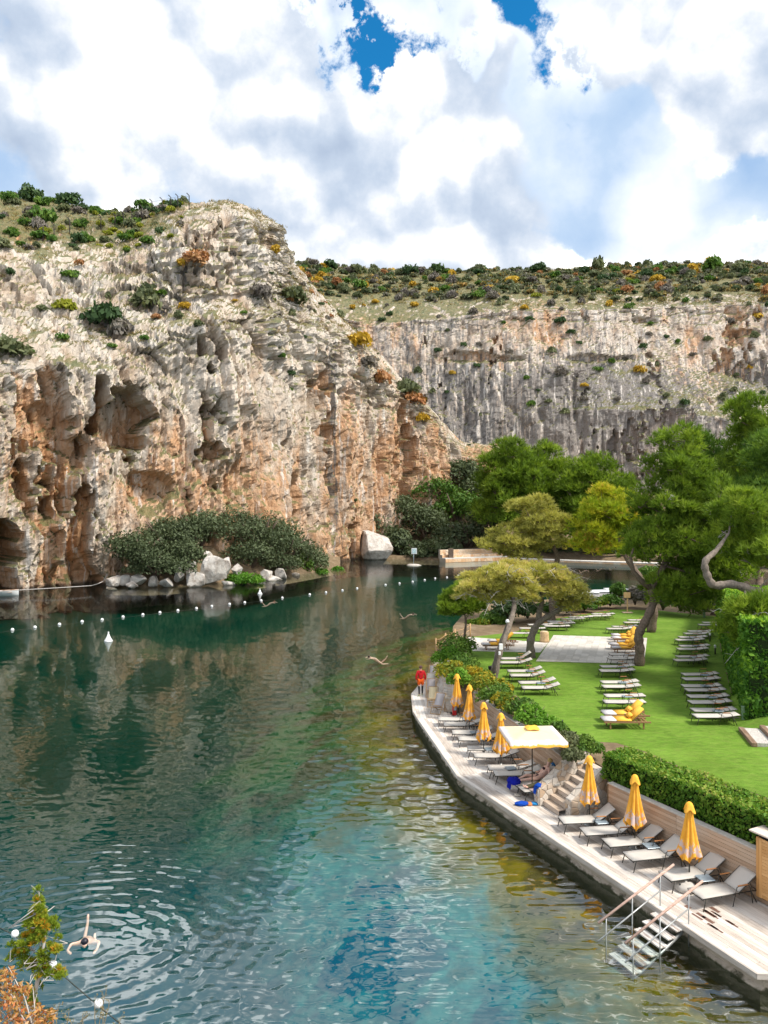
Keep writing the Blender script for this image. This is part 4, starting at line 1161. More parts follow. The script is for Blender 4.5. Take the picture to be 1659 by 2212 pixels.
# ------------------------------------------------------------------ folding deck chairs
def make_deckchair(mat):
    root = empty('deck_chair'); w = .28
    f = MB(); 
    for s in (-1, 1):
        f.tube([(s * w, -.48, .03), (s * w, .42, .95)], .020, 6)
        f.tube([(s * (w - .05), .46, .03), (s * (w - .05), -.40, .47)], .020, 6)
        f.tube([(s * (w + .035), .10, .02), (s * (w + .035), .30, .62)], .012, 5)
    for (y, z, ww) in ((-.48, .03, w), (.42, .95, w), (.46, .03, w), (-.40, .47, w), (-.2, .31, w)): f.tube([(-ww, y, z), (ww, y, z)], .018, 6)
    f.build('frame', M_BEECH, root)
    V = []; n = 12; 
    for i in range(n):
        t = i / (n - 1); y = -.40 + .82 * t; z = .47 + .48 * t - .30 * math.sin(math.pi * t ** .85)
        V += [(-w + .045, y, z), (w - .045, y, z)]
    V += [(x, y, z - .008) for x, y, z in V]; m = 2 * n
    F = [(2 * i, 2 * i + 1, 2 * i + 3, 2 * i + 2) for i in range(n - 1)]; F += [tuple(m + q for q in reversed(f_)) for f_ in F]
    F += [(2 * i, 2 * i + 2, m + 2 * i + 2, m + 2 * i) for i in range(n - 1)] + [(2 * i + 1, m + 2 * i + 1, m + 2 * i + 3, 2 * i + 3) for i in range(n - 1)]
    MB().add(V, F, True).build('sling', mat, root); return root
M_SLG = plain_mat('deckchair_grey', (.52, .47, .46), .9, .1, 0, 40, .05); M_SLY = plain_mat('deckchair_yellow', (.80, .66, .42), .9, .1, 0, 40, .05)
M_SLP = plain_mat('deckchair_pale', (.72, .66, .58), .9, .1, 0, 40, .05)
dc = [((362, 590), M_SLG, -25, 'beech deck chair with grey canvas, nearest of the six and turned to the lake'), ((310, 525), M_SLY, -8, 'beech deck chair with pale yellow canvas, second nearest'), ((295, 440), M_SLG, -5, 'beech deck chair with grey canvas in the middle of the six'),
      ((295, 380), M_SLP, -5, 'beech deck chair with cream canvas beside the red-jacketed person'), ((315, 300), M_SLG, -8, 'beech deck chair with grey canvas, second farthest'), ((345, 235), M_SLY, -12, 'beech deck chair with pale yellow canvas, farthest along the boardwalk')]
for q, mt, a, l in dc:
    p = WP(*z1(*q), DECK_Z); o = make_deckchair(mt); o.location = p; o.rotation_euler = (0, 0, R(a)); tag(o, l, 'deck chair', 'folding deck chairs along the stone bench')

# ------------------------------------------------------------------ steps with handrails into the water
def water_steps():
    root = empty('water_steps', (*WP(1455, 1985, DECK_Z).xy, 0), 0, 'weathered white wooden steps with two handrails going down into the lake', 'steps')
    c = WP(1449, 1978, DECK_Z).xy; t = (P1 - P2).normalized(); nn = Vector((-t.y, t.x))
    if nn.x > 0: nn = -nn
    nn = (nn * .93 + t * .37).normalized() if False else nn
    ang = math.atan2(t.y, t.x); inv = Matrix.Translation(-Vector(root.location))
    def Q(a, b, z): p = c + t * a + nn * b; return Vector((p.x, p.y, z))
    mw = wood_mat('worn_white_boards', [(.2, (.22, .12, .08)), (.38, (.55, .50, .45)), (.6, (.72, .69, .64)), (.8, (.80, .77, .73))], 1.2, 'X', .8, .2)
    def fin(o): o.parent = root; o.matrix_parent_inverse = inv
    for i in range(6):
        for k in range(2):
            o = MB().box((0, 0, 0), (.98, .135, .04), bev=.006).build('tread', mw); o.location = Q(0, .14 + i * .29 + (k - .5) * .145, DECK_Z - .13 - i * .155); o.rotation_euler = (0, 0, ang); fin(o)
    for s in (-1, 1):
        o = MB().tube([Q(s * .42, .0, DECK_Z - .22), Q(s * .42, 1.95, DECK_Z - 1.24)], .045, 4).build('stringer', M_STEEL); fin(o)
        o = MB().tube([Q(s * .52, -.62, DECK_Z + 1.06), Q(s * .52, 2.05, DECK_Z - .06 + .05)], .034, 8).build('handrail', M_RAIL); fin(o)
        o = MB().tube([Q(s * .52, -.12, DECK_Z + .42), Q(s * .52, 2.05, DECK_Z - .50)], .020, 8).build('rail', M_STEEL); fin(o)
        for b in (-.12, .88, 1.78):
            zt = DECK_Z + 1.06 - (b + .62) / 2.67 * 1.07
            o = MB().tube([Q(s * .52, b, zt), Q(s * .52, b, -.05 if b < 0 else (DECK_Z - 1.5))], .018, 8).build('post', M_STEEL); fin(o)
water_steps()

# ------------------------------------------------------------------ timber cabin at the end of the boardwalk
def cabin():
    c = V2(11.55, 20.9); t = (P1 - P2).normalized(); root = empty('timber_cabin', (c.x, c.y, DECK_Z), math.atan2(E2.y, E2.x), 'orange pine changing cabin on short feet at the end of the boardwalk', 'cabin')
    L, W, H0, H1 = 2.2, 1.1, .18, 1.85
    me = None; rg = random.Random(5)
    n = 18
    for side in ((-W / 2, 0), (W / 2, 0)):
        for k in range(n):
            z = H0 + (k + .5) * (H1 - H0) / n
            o = MB().box((0, side[0], 0), (L - .2, .024, (H1 - H0) / n - .006), bev=.003).build('board', M_PINEB, root); o.location = (rg.uniform(-.001, .001), 0, z)
    for s in (-1, 1):
        for k in range(9):
            o = MB().box((0, 0, 0), (.024, W / 9 - .005, H1 - H0), bev=.003).build('end_board', M_PINEW, root); o.location = (s * L / 2, -W / 2 + (k + .5) * W / 9, (H0 + H1) / 2)
        for q in (-1, 1):
            for dx in (.03, .12): MB().box((s * (L / 2 - dx), q * W / 2, (H0 + H1) / 2), (.085, .045, H1 - H0 + .01), bev=.004).build('corner_board', M_PINEW, root)
            MB().tube([(s * (L / 2 - .15), q * (W / 2 - .12), 0), (s * (L / 2 - .15), q * (W / 2 - .12), H0 + .02)], .025, 8).build('foot', M_FRAME, root)
    rf = MB().box((0, 0, H1 + .16), (L + .3, W + .3, .05), bev=.01).build('roof', M_ROOF, root)
    MB().box((0, 0, H1 + .06), (L - .1, W - .1, .14)).build('gap_shade_block', M_BLACK, root)  # solid black block paints the shade in the gap under the roof
    for s in (-1, 1):
        MB().tube([(-.15, s * (W / 2 + .016), .45), (-.15, s * (W / 2 + .016), .55)], .014, 6).build('hinge', M_BLACK, root)
        MB().tube([(-.15, s * (W / 2 + .016), 1.45), (-.15, s * (W / 2 + .016), 1.55)], .014, 6).build('hinge', M_BLACK, root)
M_PINEB = wood_mat('pale_pine_boards', [(.2, (.60, .31, .11)), (.5, (.72, .40, .16)), (.8, (.80, .50, .23))], .6, 'X', .55, .3)
M_ROOF = plain_mat('cabin_roof_board', (.66, .55, .46), .8, .2, 0, 4, .1)
cabin()

# ------------------------------------------------------------------ small things on the deck and lawn
def mark(p, ang): 
    return p
p = WP(*z2(1285, 1005), DECK_Z)
m, t = new_mat('worn_varnish'); n = t.noise(t.obj(), 9, 4, .6); t.out(t.bsdf(t.mix(n, (.10, .045, .03), (.25, .14, .10)), .5, None, .4))
rgp = random.Random(9); wp_root = empty('worn_varnish_patch', (p.x, p.y, DECK_Z), 0, 'brown worn varnish patches on the deck boards above the water steps', 'stain')
ang = math.atan2((P1 - P2).y, (P1 - P2).x)
for k in range(16):
    l = rgp.uniform(.12, .42); o = MB().box((0, 0, 0), (l, rgp.uniform(.05, .125), .003)).build('patch', m, wp_root)
    x, y = rgp.gauss(0, .42), .145 * rgp.randint(-3, 2)
    o.location = (x * math.cos(ang) - y * math.sin(ang), x * math.sin(ang) + y * math.cos(ang), .006); o.rotation_euler = (0, 0, ang)
def extinguisher():
    p = WP(*z1(520, 618), DECK_Z); root = empty('fire_extinguisher_box', p, 0, 'red fire extinguisher cabinet at the end of the stone bench wall', 'fire extinguisher')
    mr = plain_mat('red_paint', (.55, .02, .02), .4, .4)
    MB().box((0, 0, .30), (.26, .18, .58), bev=.02).build('cabinet', mr, root)
    MB().box((0, -.093, .38), (.15, .006, .20)).build('window', M_TABLE, root); MB().box((.09, -.1, .2), (.02, .02, .06)).build('handle', M_BLACK, root)
extinguisher()
def speaker(px, zf, hgt, label):
    p = WP(*zf(*px), LAWN_Z); root = empty('garden_speaker', p, R(30), label, 'speaker', 'black garden speakers')
    MB().tube([(0, 0, 0), (0, 0, hgt)], .016, 6).build('stake', M_BLACK, root)
    MB().box((0, 0, hgt), (.24, .2, .34), bev=.02).build('housing', M_BLACK, root)
    MB().box((-.02, -.103, hgt + .03), (.15, .01, .2), bev=.003).build('front_grille', M_FRAME, root)
    MB().box((0.02, -.104, hgt - .11), (.08, .008, .04)).build('badge', M_WHITE, root)
speaker((1515, 800), z1, .45, 'black speaker on a stake at the lawn edge by the open parasol')
speaker((545, 1060), z3, .5, 'black speaker at the foot of the cable-wrapped leaning pine')
def bollard(px, zf, label):
    p = WP(*zf(*px), LAWN_Z); root = empty('bollard_light', p, 0, label, 'light', 'small garden bollard lights')
    MB().lathe([(0, 0), (.05, 0), (.05, .42), (0, .42)], 10).build('post', M_FRAME, root)
    MB().lathe([(0, .42), (.075, .42), (.075, .56), (.05, .60), (0, .60)], 12).build('lamp_head', M_WHITE, root)
for q, l in (((525, 770), 'white-topped bollard light at the foot of the big twisted pine'), ((630, 480), 'white-topped bollard light by the pine behind the paving'), ((1160, 570), 'white-topped bollard light at the end of a hedge-side pair of loungers'), ((1205, 680), 'white-topped bollard light against the tall hedge')):
    bollard(q, z4, l)
def utility_post(px, zf, label):
    p = WP(*zf(*px), LAWN_Z); root = empty('utility_post', p, 0, label, 'post'); mg = plain_mat('green_post', (.16, .24, .14), .6)
    MB().box((0, 0, .35), (.18, .14, .70), bev=.015).build('body', mg, root); MB().box((0, 0, .715), (.2, .16, .03), bev=.006).build('lid', mg, root)
utility_post((1450, 1265), z4, 'green utility post at the near corner of the tall hedge')
utility_post((1110, 365), z4, 'green utility post at the far back edge of the lawn')
def stump():
    p = WP(*z3(990, 762), LAWN_Z); root = empty('tree_stump', p, 0, 'cut pale tree stump standing on the lawn by the path', 'stump')
    MB().lathe([(0, 0), (.36, 0), (.33, .15), (.31, .45), (.30, .72), (.26, .75), (0, .75)], 14, wob=lambda a, j: 1 + .06 * math.sin(3 * a + j)).build('log', plain_mat('stump_wood', (.52, .36, .20), .9, .1, 0, 7, .3, .4), root)
    MB().lathe([(0, .752), (.25, .752), (.24, .765), (0, .765)], 14).build('cut_face', plain_mat('cut_wood', (.62, .47, .30), .9, .1, 0, 12, .2), root)
stump()
def signpost():
    p = WP(*z4(450, 325), LAWN_Z); root = empty('wooden_signpost', p, 0, 'plain wooden signpost with a square board at the back of the lawn', 'sign')
    MB().box((0, 0, .75), (.09, .09, 1.5), bev=.008).build('post', M_BEECH, root); MB().box((-.05, -.06, 1.62), (.62, .04, .5), bev=.01).build('board', M_BEECH, root); MB().box((0, 0, .03), (.9, .5, .08), bev=.02).build('base', M_CLAD, root)
signpost()
def garden_steps():
    root = empty('garden_steps', WP(1615, 1590, LAWN_Z), 0, 'two timber sleeper steps filled with pale gravel climbing off the lawn', 'steps')
    a, b = WP(1601.5, 1573.8, LAWN_Z + .1), WP(1629, 1606.5, LAWN_Z + .1)
    d = (b - a).normalized(); side = Vector((-d.y, d.x, 0)); side = side if side.x > 0 else -side; inv = Matrix.Translation(-Vector(root.location))
    ms = wood_mat('old_sleeper', [(.2, (.13, .08, .05)), (.5, (.27, .18, .12)), (.8, (.40, .31, .24))], 1, 'X', .9, .2); mg, t = new_mat('gravel'); n = t.voro(t.obj(), 42, 'F1', 'Color'); n2 = t.noise(t.obj(), 40, 3)
    t.out(t.bsdf(t.mix(.65, (.52, .47, .42), t.mix(t.sep(n)[0], (.30, .27, .24), (.72, .68, .62))), .9, t.bump(n2, .8, .03), .1))
    L = (b - a).length
    for i in range(3):
        c = (a + b) / 2 + side * (i * .85); z = LAWN_Z + .07 + i * .14
        o = MB().box((0, 0, 0), (L + .15, .22, .17), bev=.015).build('sleeper', ms); o.location = (c.x, c.y, z); o.rotation_euler = (0, 0, math.atan2(d.y, d.x)); o.parent = root; o.matrix_parent_inverse = inv
        c2 = c + side * .42
        o = MB().box((0, 0, 0), (L, .62, .15)).build('gravel_tread', mg); o.location = (c2.x, c2.y, z - .005); o.rotation_euler = (0, 0, math.atan2(d.y, d.x)); o.parent = root; o.matrix_parent_inverse = inv
garden_steps()
# grassy bank the garden steps cut into
def bank():
    V = []; F = []; nx, ny = 30, 40
    for i in range(nx + 1):
        for j in range(ny + 1):
            u = i / nx; w = j / ny; q0 = WP(1500, 1640, LAWN_Z).lerp(WP(1560, 1520, LAWN_Z), w); x = q0.x + u * 9; y = q0.y + .0 * u
            lx = x - (WP(1590, 1600, LAWN_Z).x + .1 + (y - WP(1590, 1600, LAWN_Z).y) * .05); z = LAWN_Z - .06 + 1.6 * float(sstep(np.array(lx), .1, 6.0))
            V.append((x, y, z))
    F = [(i * (ny + 1) + j, (i + 1) * (ny + 1) + j, (i + 1) * (ny + 1) + j + 1, i * (ny + 1) + j + 1) for i in range(nx) for j in range(ny)]
    tag(MB().add(V, F, True).build('grass_bank', M_LAWN), kind='structure')
bank()
# rope fence at the shore by the path
def rope_fence():
    pts = [WP(*z3(90, 845), LAWN_Z - .3), WP(*z3(170, 800), LAWN_Z - .2), WP(*z3(248, 765), LAWN_Z), WP(*z3(375, 715), LAWN_Z)]
    root = empty('rope_fence', pts[2], 0, 'low wooden post and rope fence at the shore end of the path', 'fence')
    inv = Matrix.Translation(-Vector(root.location))
    for p in pts:
        o = MB().tube([p + Vector((0, 0, -.3)), p + Vector((0, 0, .95))], .05, 8).build('post', M_BEECH); o.parent = root; o.matrix_parent_inverse = inv
    for a, b in zip(pts[:-1], pts[1:]):
        for h in (.85, .5):
            ps = [a.lerp(b, k / 6) + Vector((0, 0, h - .12 * math.sin(math.pi * k / 6))) for k in range(7)]
            o = MB().tube(ps, .018, 5).build('rope', M_BEECH); o.parent = root; o.matrix_parent_inverse = inv
rope_fence()

# ------------------------------------------------------------------ foliage
def leaf_mat(name, stops, trans=.25, rand=.0, rough=.6, nscale=0.0):
    m, t = new_mat(name)
    f = t.attr('tint')
    if rand: f = t.m('ADD', f, t.mr(t.rnd(), 0, 1, -rand, rand))
    c = t.ramp(f, stops)
    b = t.bsdf(c, rough, None, .2)
    tr = t.n('ShaderNodeBsdfTranslucent'); t.put(tr.inputs[0], t.v('MULTIPLY', c, (1.3, 1.35, .7)))
    mx = t.n('ShaderNodeMixShader'); mx.inputs[0].default_value = trans; t.t.links.new(b, mx.inputs[1]); t.t.links.new(tr.outputs[0], mx.inputs[2])
    t.out(mx.outputs[0]); return m
NR = np.random.RandomState(7)
def rand_dirs(n, r=NR):
    d = r.normal(size=(n, 3)); return d / (np.linalg.norm(d, axis=1, keepdims=True) + 1e-9)
def leaf_quads(C, S, out=None, r=NR, aspect=.55, bias=.6):
    """one diamond leaf per centre; out = preferred facing"""
    n = len(C); nn = rand_dirs(n, r)
    if out is not None: nn = nn + out * bias * 1.6; nn /= np.linalg.norm(nn, axis=1, keepdims=True) + 1e-9
    a = np.cross(nn, rand_dirs(n, r)); a /= np.linalg.norm(a, axis=1, keepdims=True) + 1e-9
    b = np.cross(nn, a); S = np.asarray(S)[:, None] if np.ndim(S) else S
    V = np.stack([C - a * S, C + b * S * aspect, C + a * S, C - b * S * aspect], 1).reshape(-1, 3)
    F = np.arange(4 * n).reshape(n, 4); return V, F
def needle_tufts(C, out, L, n=6, w=.05, spread=.9, r=NR):
    m = len(C); D = np.repeat(out, n, 0) + rand_dirs(m * n, r) * spread; D /= np.linalg.norm(D, axis=1, keepdims=True) + 1e-9
    B = np.repeat(C, n, 0); s = np.cross(D, rand_dirs(m * n, r)); s /= np.linalg.norm(s, axis=1, keepdims=True) + 1e-9
    ln = L * r.uniform(.6, 1.15, size=(m * n, 1))
    V = np.stack([B - s * w, B + s * w, B + D * ln], 1).reshape(-1, 3); return V, np.arange(3 * m * n).reshape(-1, 3)
def lumps(n, rad, r, flat=.0, k=7):
    """points near the surface of a lumpy ellipsoid; returns points, outward dirs, lump id"""
    rad = np.array(rad); lc = rand_dirs(k, r); lc[:, 2] = np.abs(lc[:, 2]) * .9 - .25 * (1 - flat)
    lc = lc * r.uniform(.42, .68, size=(k, 1)); lr = r.uniform(.34, .56, size=k)
    lc = np.vstack([lc, [[0, 0, -.05]]]); lr = np.append(lr, .72); idd = r.choice(len(lr), size=n, p=lr ** 2 / (lr ** 2).sum())
    d = rand_dirs(n, r); d[:, 2] = np.where(d[:, 2] < -.3, -d[:, 2] * .6, d[:, 2])
    p = (lc[idd] + d * (lr[idd] * r.uniform(.70, 1.05, size=n) )[:, None])
    return p * rad, d, idd
def tinted(me, vals, per): set_attr(me, 'tint', np.repeat(vals, per))
def bush_mesh(name, rad, n, leaf, mat, seed, tint=.5, tvar=.3, k=7, flat=.0, aspect=.55):
    r = np.random.RandomState(seed); P, D, idd = lumps(n, rad, r, flat, k)
    V, F = leaf_quads(P, leaf * r.uniform(.6, 1.3, size=n), D, r, aspect)
    me = mesh_np(name, V, F, False, mat); lt = r.uniform(-1, 1, size=idd.max() + 1)
    tinted(me, np.clip(tint + tvar * (.6 * lt[idd] + .5 * r.uniform(-1, 1, size=n)), 0, 1), 4); return me
def twig_mesh(name, rad, seed, mat, n=7):
    rg = random.Random(seed); mb = MB()
    for i in range(n):
        a = rg.uniform(0, 6.28); e = Vector((math.cos(a) * rad[0] * .6, math.sin(a) * rad[1] * .6, rad[2] * rg.uniform(.2, .7)))
        mb.tube([(0, 0, -rad[2] * .5), e * .5 + Vector((0, 0, -rad[2] * .1)), e], [.05 * rad[0], .035 * rad[0], .012 * rad[0]], 5)
    return mb.mesh(name, mat)
M_BARK = plain_mat('bark', (.17, .125, .095), .95, .1, 0, 9, .4, .8)
M_BARKG = plain_mat('grey_bark', (.20, .165, .135), .95, .1, 0, 7, .35, .8)
L_MASTIC = leaf_mat('mastic_leaves', [(0, (.045, .062, .028)), (.5, (.092, .118, .055)), (1, (.15, .18, .09))], .2)
L_GREEN = leaf_mat('shrub_leaves', [(0, (0.039, 0.091, 0.016)), (.5, (0.085, 0.169, 0.026)), (1, (0.169, 0.260, 0.039))], .25)
L_BRIGHT = leaf_mat('bright_leaves', [(0, (0.062, 0.163, 0.015)), (.5, (0.125, 0.275, 0.025)), (1, (0.250, 0.400, 0.050))], .3)
L_YELLOW = leaf_mat('yellowing_leaves', [(0, (0.062, 0.125, 0.015)), (.45, (0.138, 0.213, 0.025)), (.75, (0.375, 0.300, 0.025)), (1, (0.562, 0.375, 0.037))], .3)
L_OLIVE = leaf_mat('olive_scrub', [(0, (0.066, 0.084, 0.036)), (.5, (0.138, 0.156, 0.072)), (1, (0.228, 0.240, 0.120))], .2, .12)
L_GREYT = leaf_mat('grey_scrub', [(0, (.11, .09, .075)), (.5, (.19, .165, .14)), (1, (.28, .25, .20))], .15, .15)
L_ORANGE = leaf_mat('orange_scrub', [(0, (.22, .09, .035)), (.5, (.40, .18, .07)), (1, (.52, .30, .14))], .2, .2)
L_GOLD = leaf_mat('gold_scrub', [(0, (.30, .17, .015)), (.5, (.52, .32, .03)), (1, (.62, .44, .07))], .2, .15)
L_DARK = leaf_mat('dark_scrub', [(0, (0.023, 0.049, 0.018)), (.5, (0.052, 0.098, 0.033)), (1, (0.111, 0.169, 0.058))], .2, .1)
L_LIME = leaf_mat('lime_scrub', [(0, (.12, .15, .015)), (.5, (.25, .27, .02)), (1, (.40, .38, .04))], .2, .1)

# --- scrub shrubs on the cliffs: shared meshes, one object each
SK = {}
def shrub_proto(kind, var):
    key = (kind, var)
    if key not in SK:
        mat = {'olive': L_OLIVE, 'grey': L_GREYT, 'orange': L_ORANGE, 'gold': L_GOLD, 'dark': L_DARK, 'lime': L_LIME, 'green': L_GREEN}[kind]
        sd = hash(kind) % 1 + sum(map(ord, kind)) * 7 + var
        SK[key] = bush_mesh('scrub_' + kind, (1, 1, .8), 420, .17, mat, sd, .5, .45, 6)
    return SK[key]
KNAME = {'olive': 'olive-green', 'grey': 'grey', 'orange': 'rust-orange', 'gold': 'golden-yellow', 'dark': 'dark-green', 'lime': 'lime-yellow', 'green': 'fresh-green'}
rsb = random.Random(77)
def shrub(kind, p, s, label, group, cat='shrub', zs=1.0, name='cliff_shrub'):
    o = link(name, shrub_proto(kind, rsb.randint(0, 2))); o.location = Vector(p) + Vector((0, 0, s * .35)); o.rotation_euler = (0, 0, rsb.uniform(0, 6.28))
    o.scale = (s * rsb.uniform(.85, 1.25), s * rsb.uniform(.85, 1.2), s * zs * rsb.uniform(1.0, 1.45)); return tag(o, label, cat, group)
def pick(Q, N, cond, n, seed, mind=0.0):
    u, v = project(Q); idx = np.where(cond(u, v, N) & (u > -20) & (u < 1680))[0]; r = np.random.RandomState(seed); r.shuffle(idx)
    out = []
    for i in idx:
        if all((Q[i] - Q[j]) @ (Q[i] - Q[j]) > mind * mind for j in out[-400:]): out.append(i)
        if len(out) >= n: break
    return out
def visible_top(Q, N): return None
KB = ['olive'] * 10 + ['grey'] * 6 + ['dark'] * 3 + ['orange'] * 2 + ['gold'] * 2 + ['lime'] + ['green'] * 5
ZONES = [(655, 'behind the rock tower'), (760, 'at the head of the gully'), (880, 'above the overhang'), (1000, 'above the streaked wall'), (1120, 'above the far pine stand'), (1250, 'over the yellow-green pine'), (1370, 'before the twisted pine'), (1480, 'over the twisted pine'), (1580, 'left of the tallest pine'), (1700, 'above the tallest pine')]
def zone(u): return next((n for k, n in ZONES if u < k), ZONES[-1][1])
def band(v, a, b, names): return names[min(len(names) - 1, max(0, int((v - a) / (b - a) * len(names))))]
def bigness(s, a, b): return 'small' if s < a else ('large' if s > b else 'middling')
hill = pick(CB_Q, CB_N, lambda u, v, N: (v < 650) & (v > 602) & (u > 600), 520, 5, 2.2) + pick(CB_Q, CB_N, lambda u, v, N: (v <= 602) & (v > 566) & (u > 600), 420, 15, 2.8)
rsb.shuffle(hill)
hill_s = [(i, rsb.choice(KB), rsb.uniform(1.3, 3.0)) for i in hill]
for n_, (i, k, s) in enumerate(hill_s[:250]):
    s *= .7 if k in ('lime',) else 1.0; u, v = project(CB_Q[i])
    shrub(k, CB_Q[i], s, f'{bigness(s, 2.1, 2.8)} {KNAME[k]} hilltop shrub {band(v, 566, 642, ["on the skyline", "mid-slope", "by the rim"])}, {zone(u)}', f'{KNAME[k]} hilltop scrub', name='hill_shrub')
def scrub_mass():
    V = []; F = []; T = []; nv = 0; r = np.random.RandomState(3)
    for (i, k, s) in hill_s[250:]:
        P, D, idd = lumps(120, (s * .8, s * .8, s * .6), r, 0, 5); v, f = leaf_quads(P + CB_Q[i] + np.array([0, 0, s * .2]), .27 * s, D, r); V.append(v); F.append(f + nv); nv += len(v); T.append(np.repeat(np.clip(r.uniform() + r.normal(size=120) * .12, 0, 1), 4))
    m = leaf_mat('hill_scrub_mix', [(0, (.05, .075, .028)), (.35, (.13, .15, .07)), (.6, (.21, .19, .15)), (.85, (.16, .19, .08)), (1, (.42, .26, .08))], .2)
    me = mesh_np('scrub', np.vstack(V), np.vstack(F), False, m); set_attr(me, 'tint', np.concatenate(T)); tag(link('scrub', me), 'mixed low scrub between the larger hilltop shrubs', 'scrub', None, 'stuff')
scrub_mass()
for i, (u, v, s, k, w) in enumerate([(722, 572, 4.2, 'dark', 'the first right of the rock tower'), (775, 576, 4.0, 'olive', 'second right of the tower'), (805, 580, 2.6, 'olive', 'small, third right of the tower'), (885, 580, 4.0, 'dark', 'left of a pair over the overhang'), (938, 578, 4.2, 'dark', 'right of a pair over the overhang'), (1028, 574, 3.4, 'olive', 'above the dark wall'), (1150, 568, 3.6, 'dark', 'above the far pines'), (1290, 562, 4.2, 'olive', 'highest above the yellow-green pine'), (1400, 568, 3.6, 'olive', 'over the left side of the twisted pine'), (1541, 574, 5.4, 'green', 'the largest and greenest'), (1600, 576, 4.0, 'olive', 'just right of the largest'), (1470, 576, 3.2, 'dark', 'left of the largest'), (655, 566, 3.0, 'olive', 'nearest the rock tower')]):
    shrub(k, on_cliff(CB_Q, u, v + 8), s, f'round {KNAME[k]} small tree on the back skyline, {w}', 'small trees on the back skyline', 'tree', name='skyline_tree')
KF = ['olive', 'grey', 'dark', 'gold', 'olive', 'green', 'grey']
for i in pick(CB_Q, CB_N, lambda u, v, N: (v > 650) & (v < 900) & (N[:, 2] > .30) & (u > 760), 80, 6, 4.0):
    k = rsb.choice(KF); s = rsb.uniform(.9, 2.2); u, v = project(CB_Q[i])
    shrub(k, CB_Q[i], s, f'{bigness(s, 1.3, 1.8)} {KNAME[k]} bush {band(v, 650, 900, ["topmost", "high", "half-way", "low"])} on the back cliff, {zone(u)}', f'{KNAME[k]} bushes on back cliff ledges', name='cliff_bush')
LZ = [(70, 'at the left edge'), (150, 'above the sea cave'), (260, 'over the hollow'), (340, 'beside the hollow'), (420, 'left of the tower'), (520, 'below the tower'), (620, 'below the tower edge'), (760, 'on the descending ridge'), (2000, 'toward the gully')]
def lzone(u): return next(n for k, n in LZ if u < k)
KP = ['olive'] * 4 + ['green'] * 4 + ['lime'] * 3 + ['grey'] * 2 + ['dark'] * 2
for i in pick(CN_Q, CN_N, lambda u, v, N: (v < 545) & (u < 400) & (N[:, 2] > .25), 150, 8, 1.5):
    k = rsb.choice(KP); s = rsb.uniform(.7, 1.9) * (.6 if k == 'lime' else 1); u, v = project(CN_Q[i])
    shrub(k, CN_Q[i], s, f'{bigness(s, .9, 1.4)} {KNAME[k]} shrub atop the cliff {band(v, 410, 540, ["on the skyline", "in the grass", "near the rim"])}, {lzone(u)}', f'{KNAME[k]} shrubs on the left cliff top', name='cliff_top_shrub')
KL = ['olive', 'grey', 'gold', 'dark', 'green', 'orange', 'olive', 'grey']
for i in pick(CN_Q, CN_N, lambda u, v, N: (v > 540) & (v < 760) & (N[:, 2] > .35) & (u < 720), 80, 9, 2.6):
    k = rsb.choice(KL); s = rsb.uniform(.45, 1.15); u, v = project(CN_Q[i])
    shrub(k, CN_Q[i], s, f'{bigness(s, .65, .95)} {KNAME[k]} ledge plant {band(v, 540, 760, ["high", "half-way", "low"])} on the bedded rock, {lzone(u)}', f'small {KNAME[k]} plants on left cliff ledges', name='ledge_plant')
for i in pick(CN_Q, CN_N, lambda u, v, N: (v > 760) & (v < 1150) & (N[:, 2] > .2), 36, 10, 4.5):
    k = rsb.choice(['dark', 'green', 'grey', 'olive']); s = rsb.uniform(.35, .85); u, v = project(CN_Q[i])
    shrub(k, CN_Q[i], s, f'{bigness(s, .5, .7)} {KNAME[k]} tuft {band(v, 760, 1150, ["high", "half-way", "low"])} on the sheer wall, {lzone(u)}', f'{KNAME[k]} tufts on the cliff wall', name='wall_tuft')
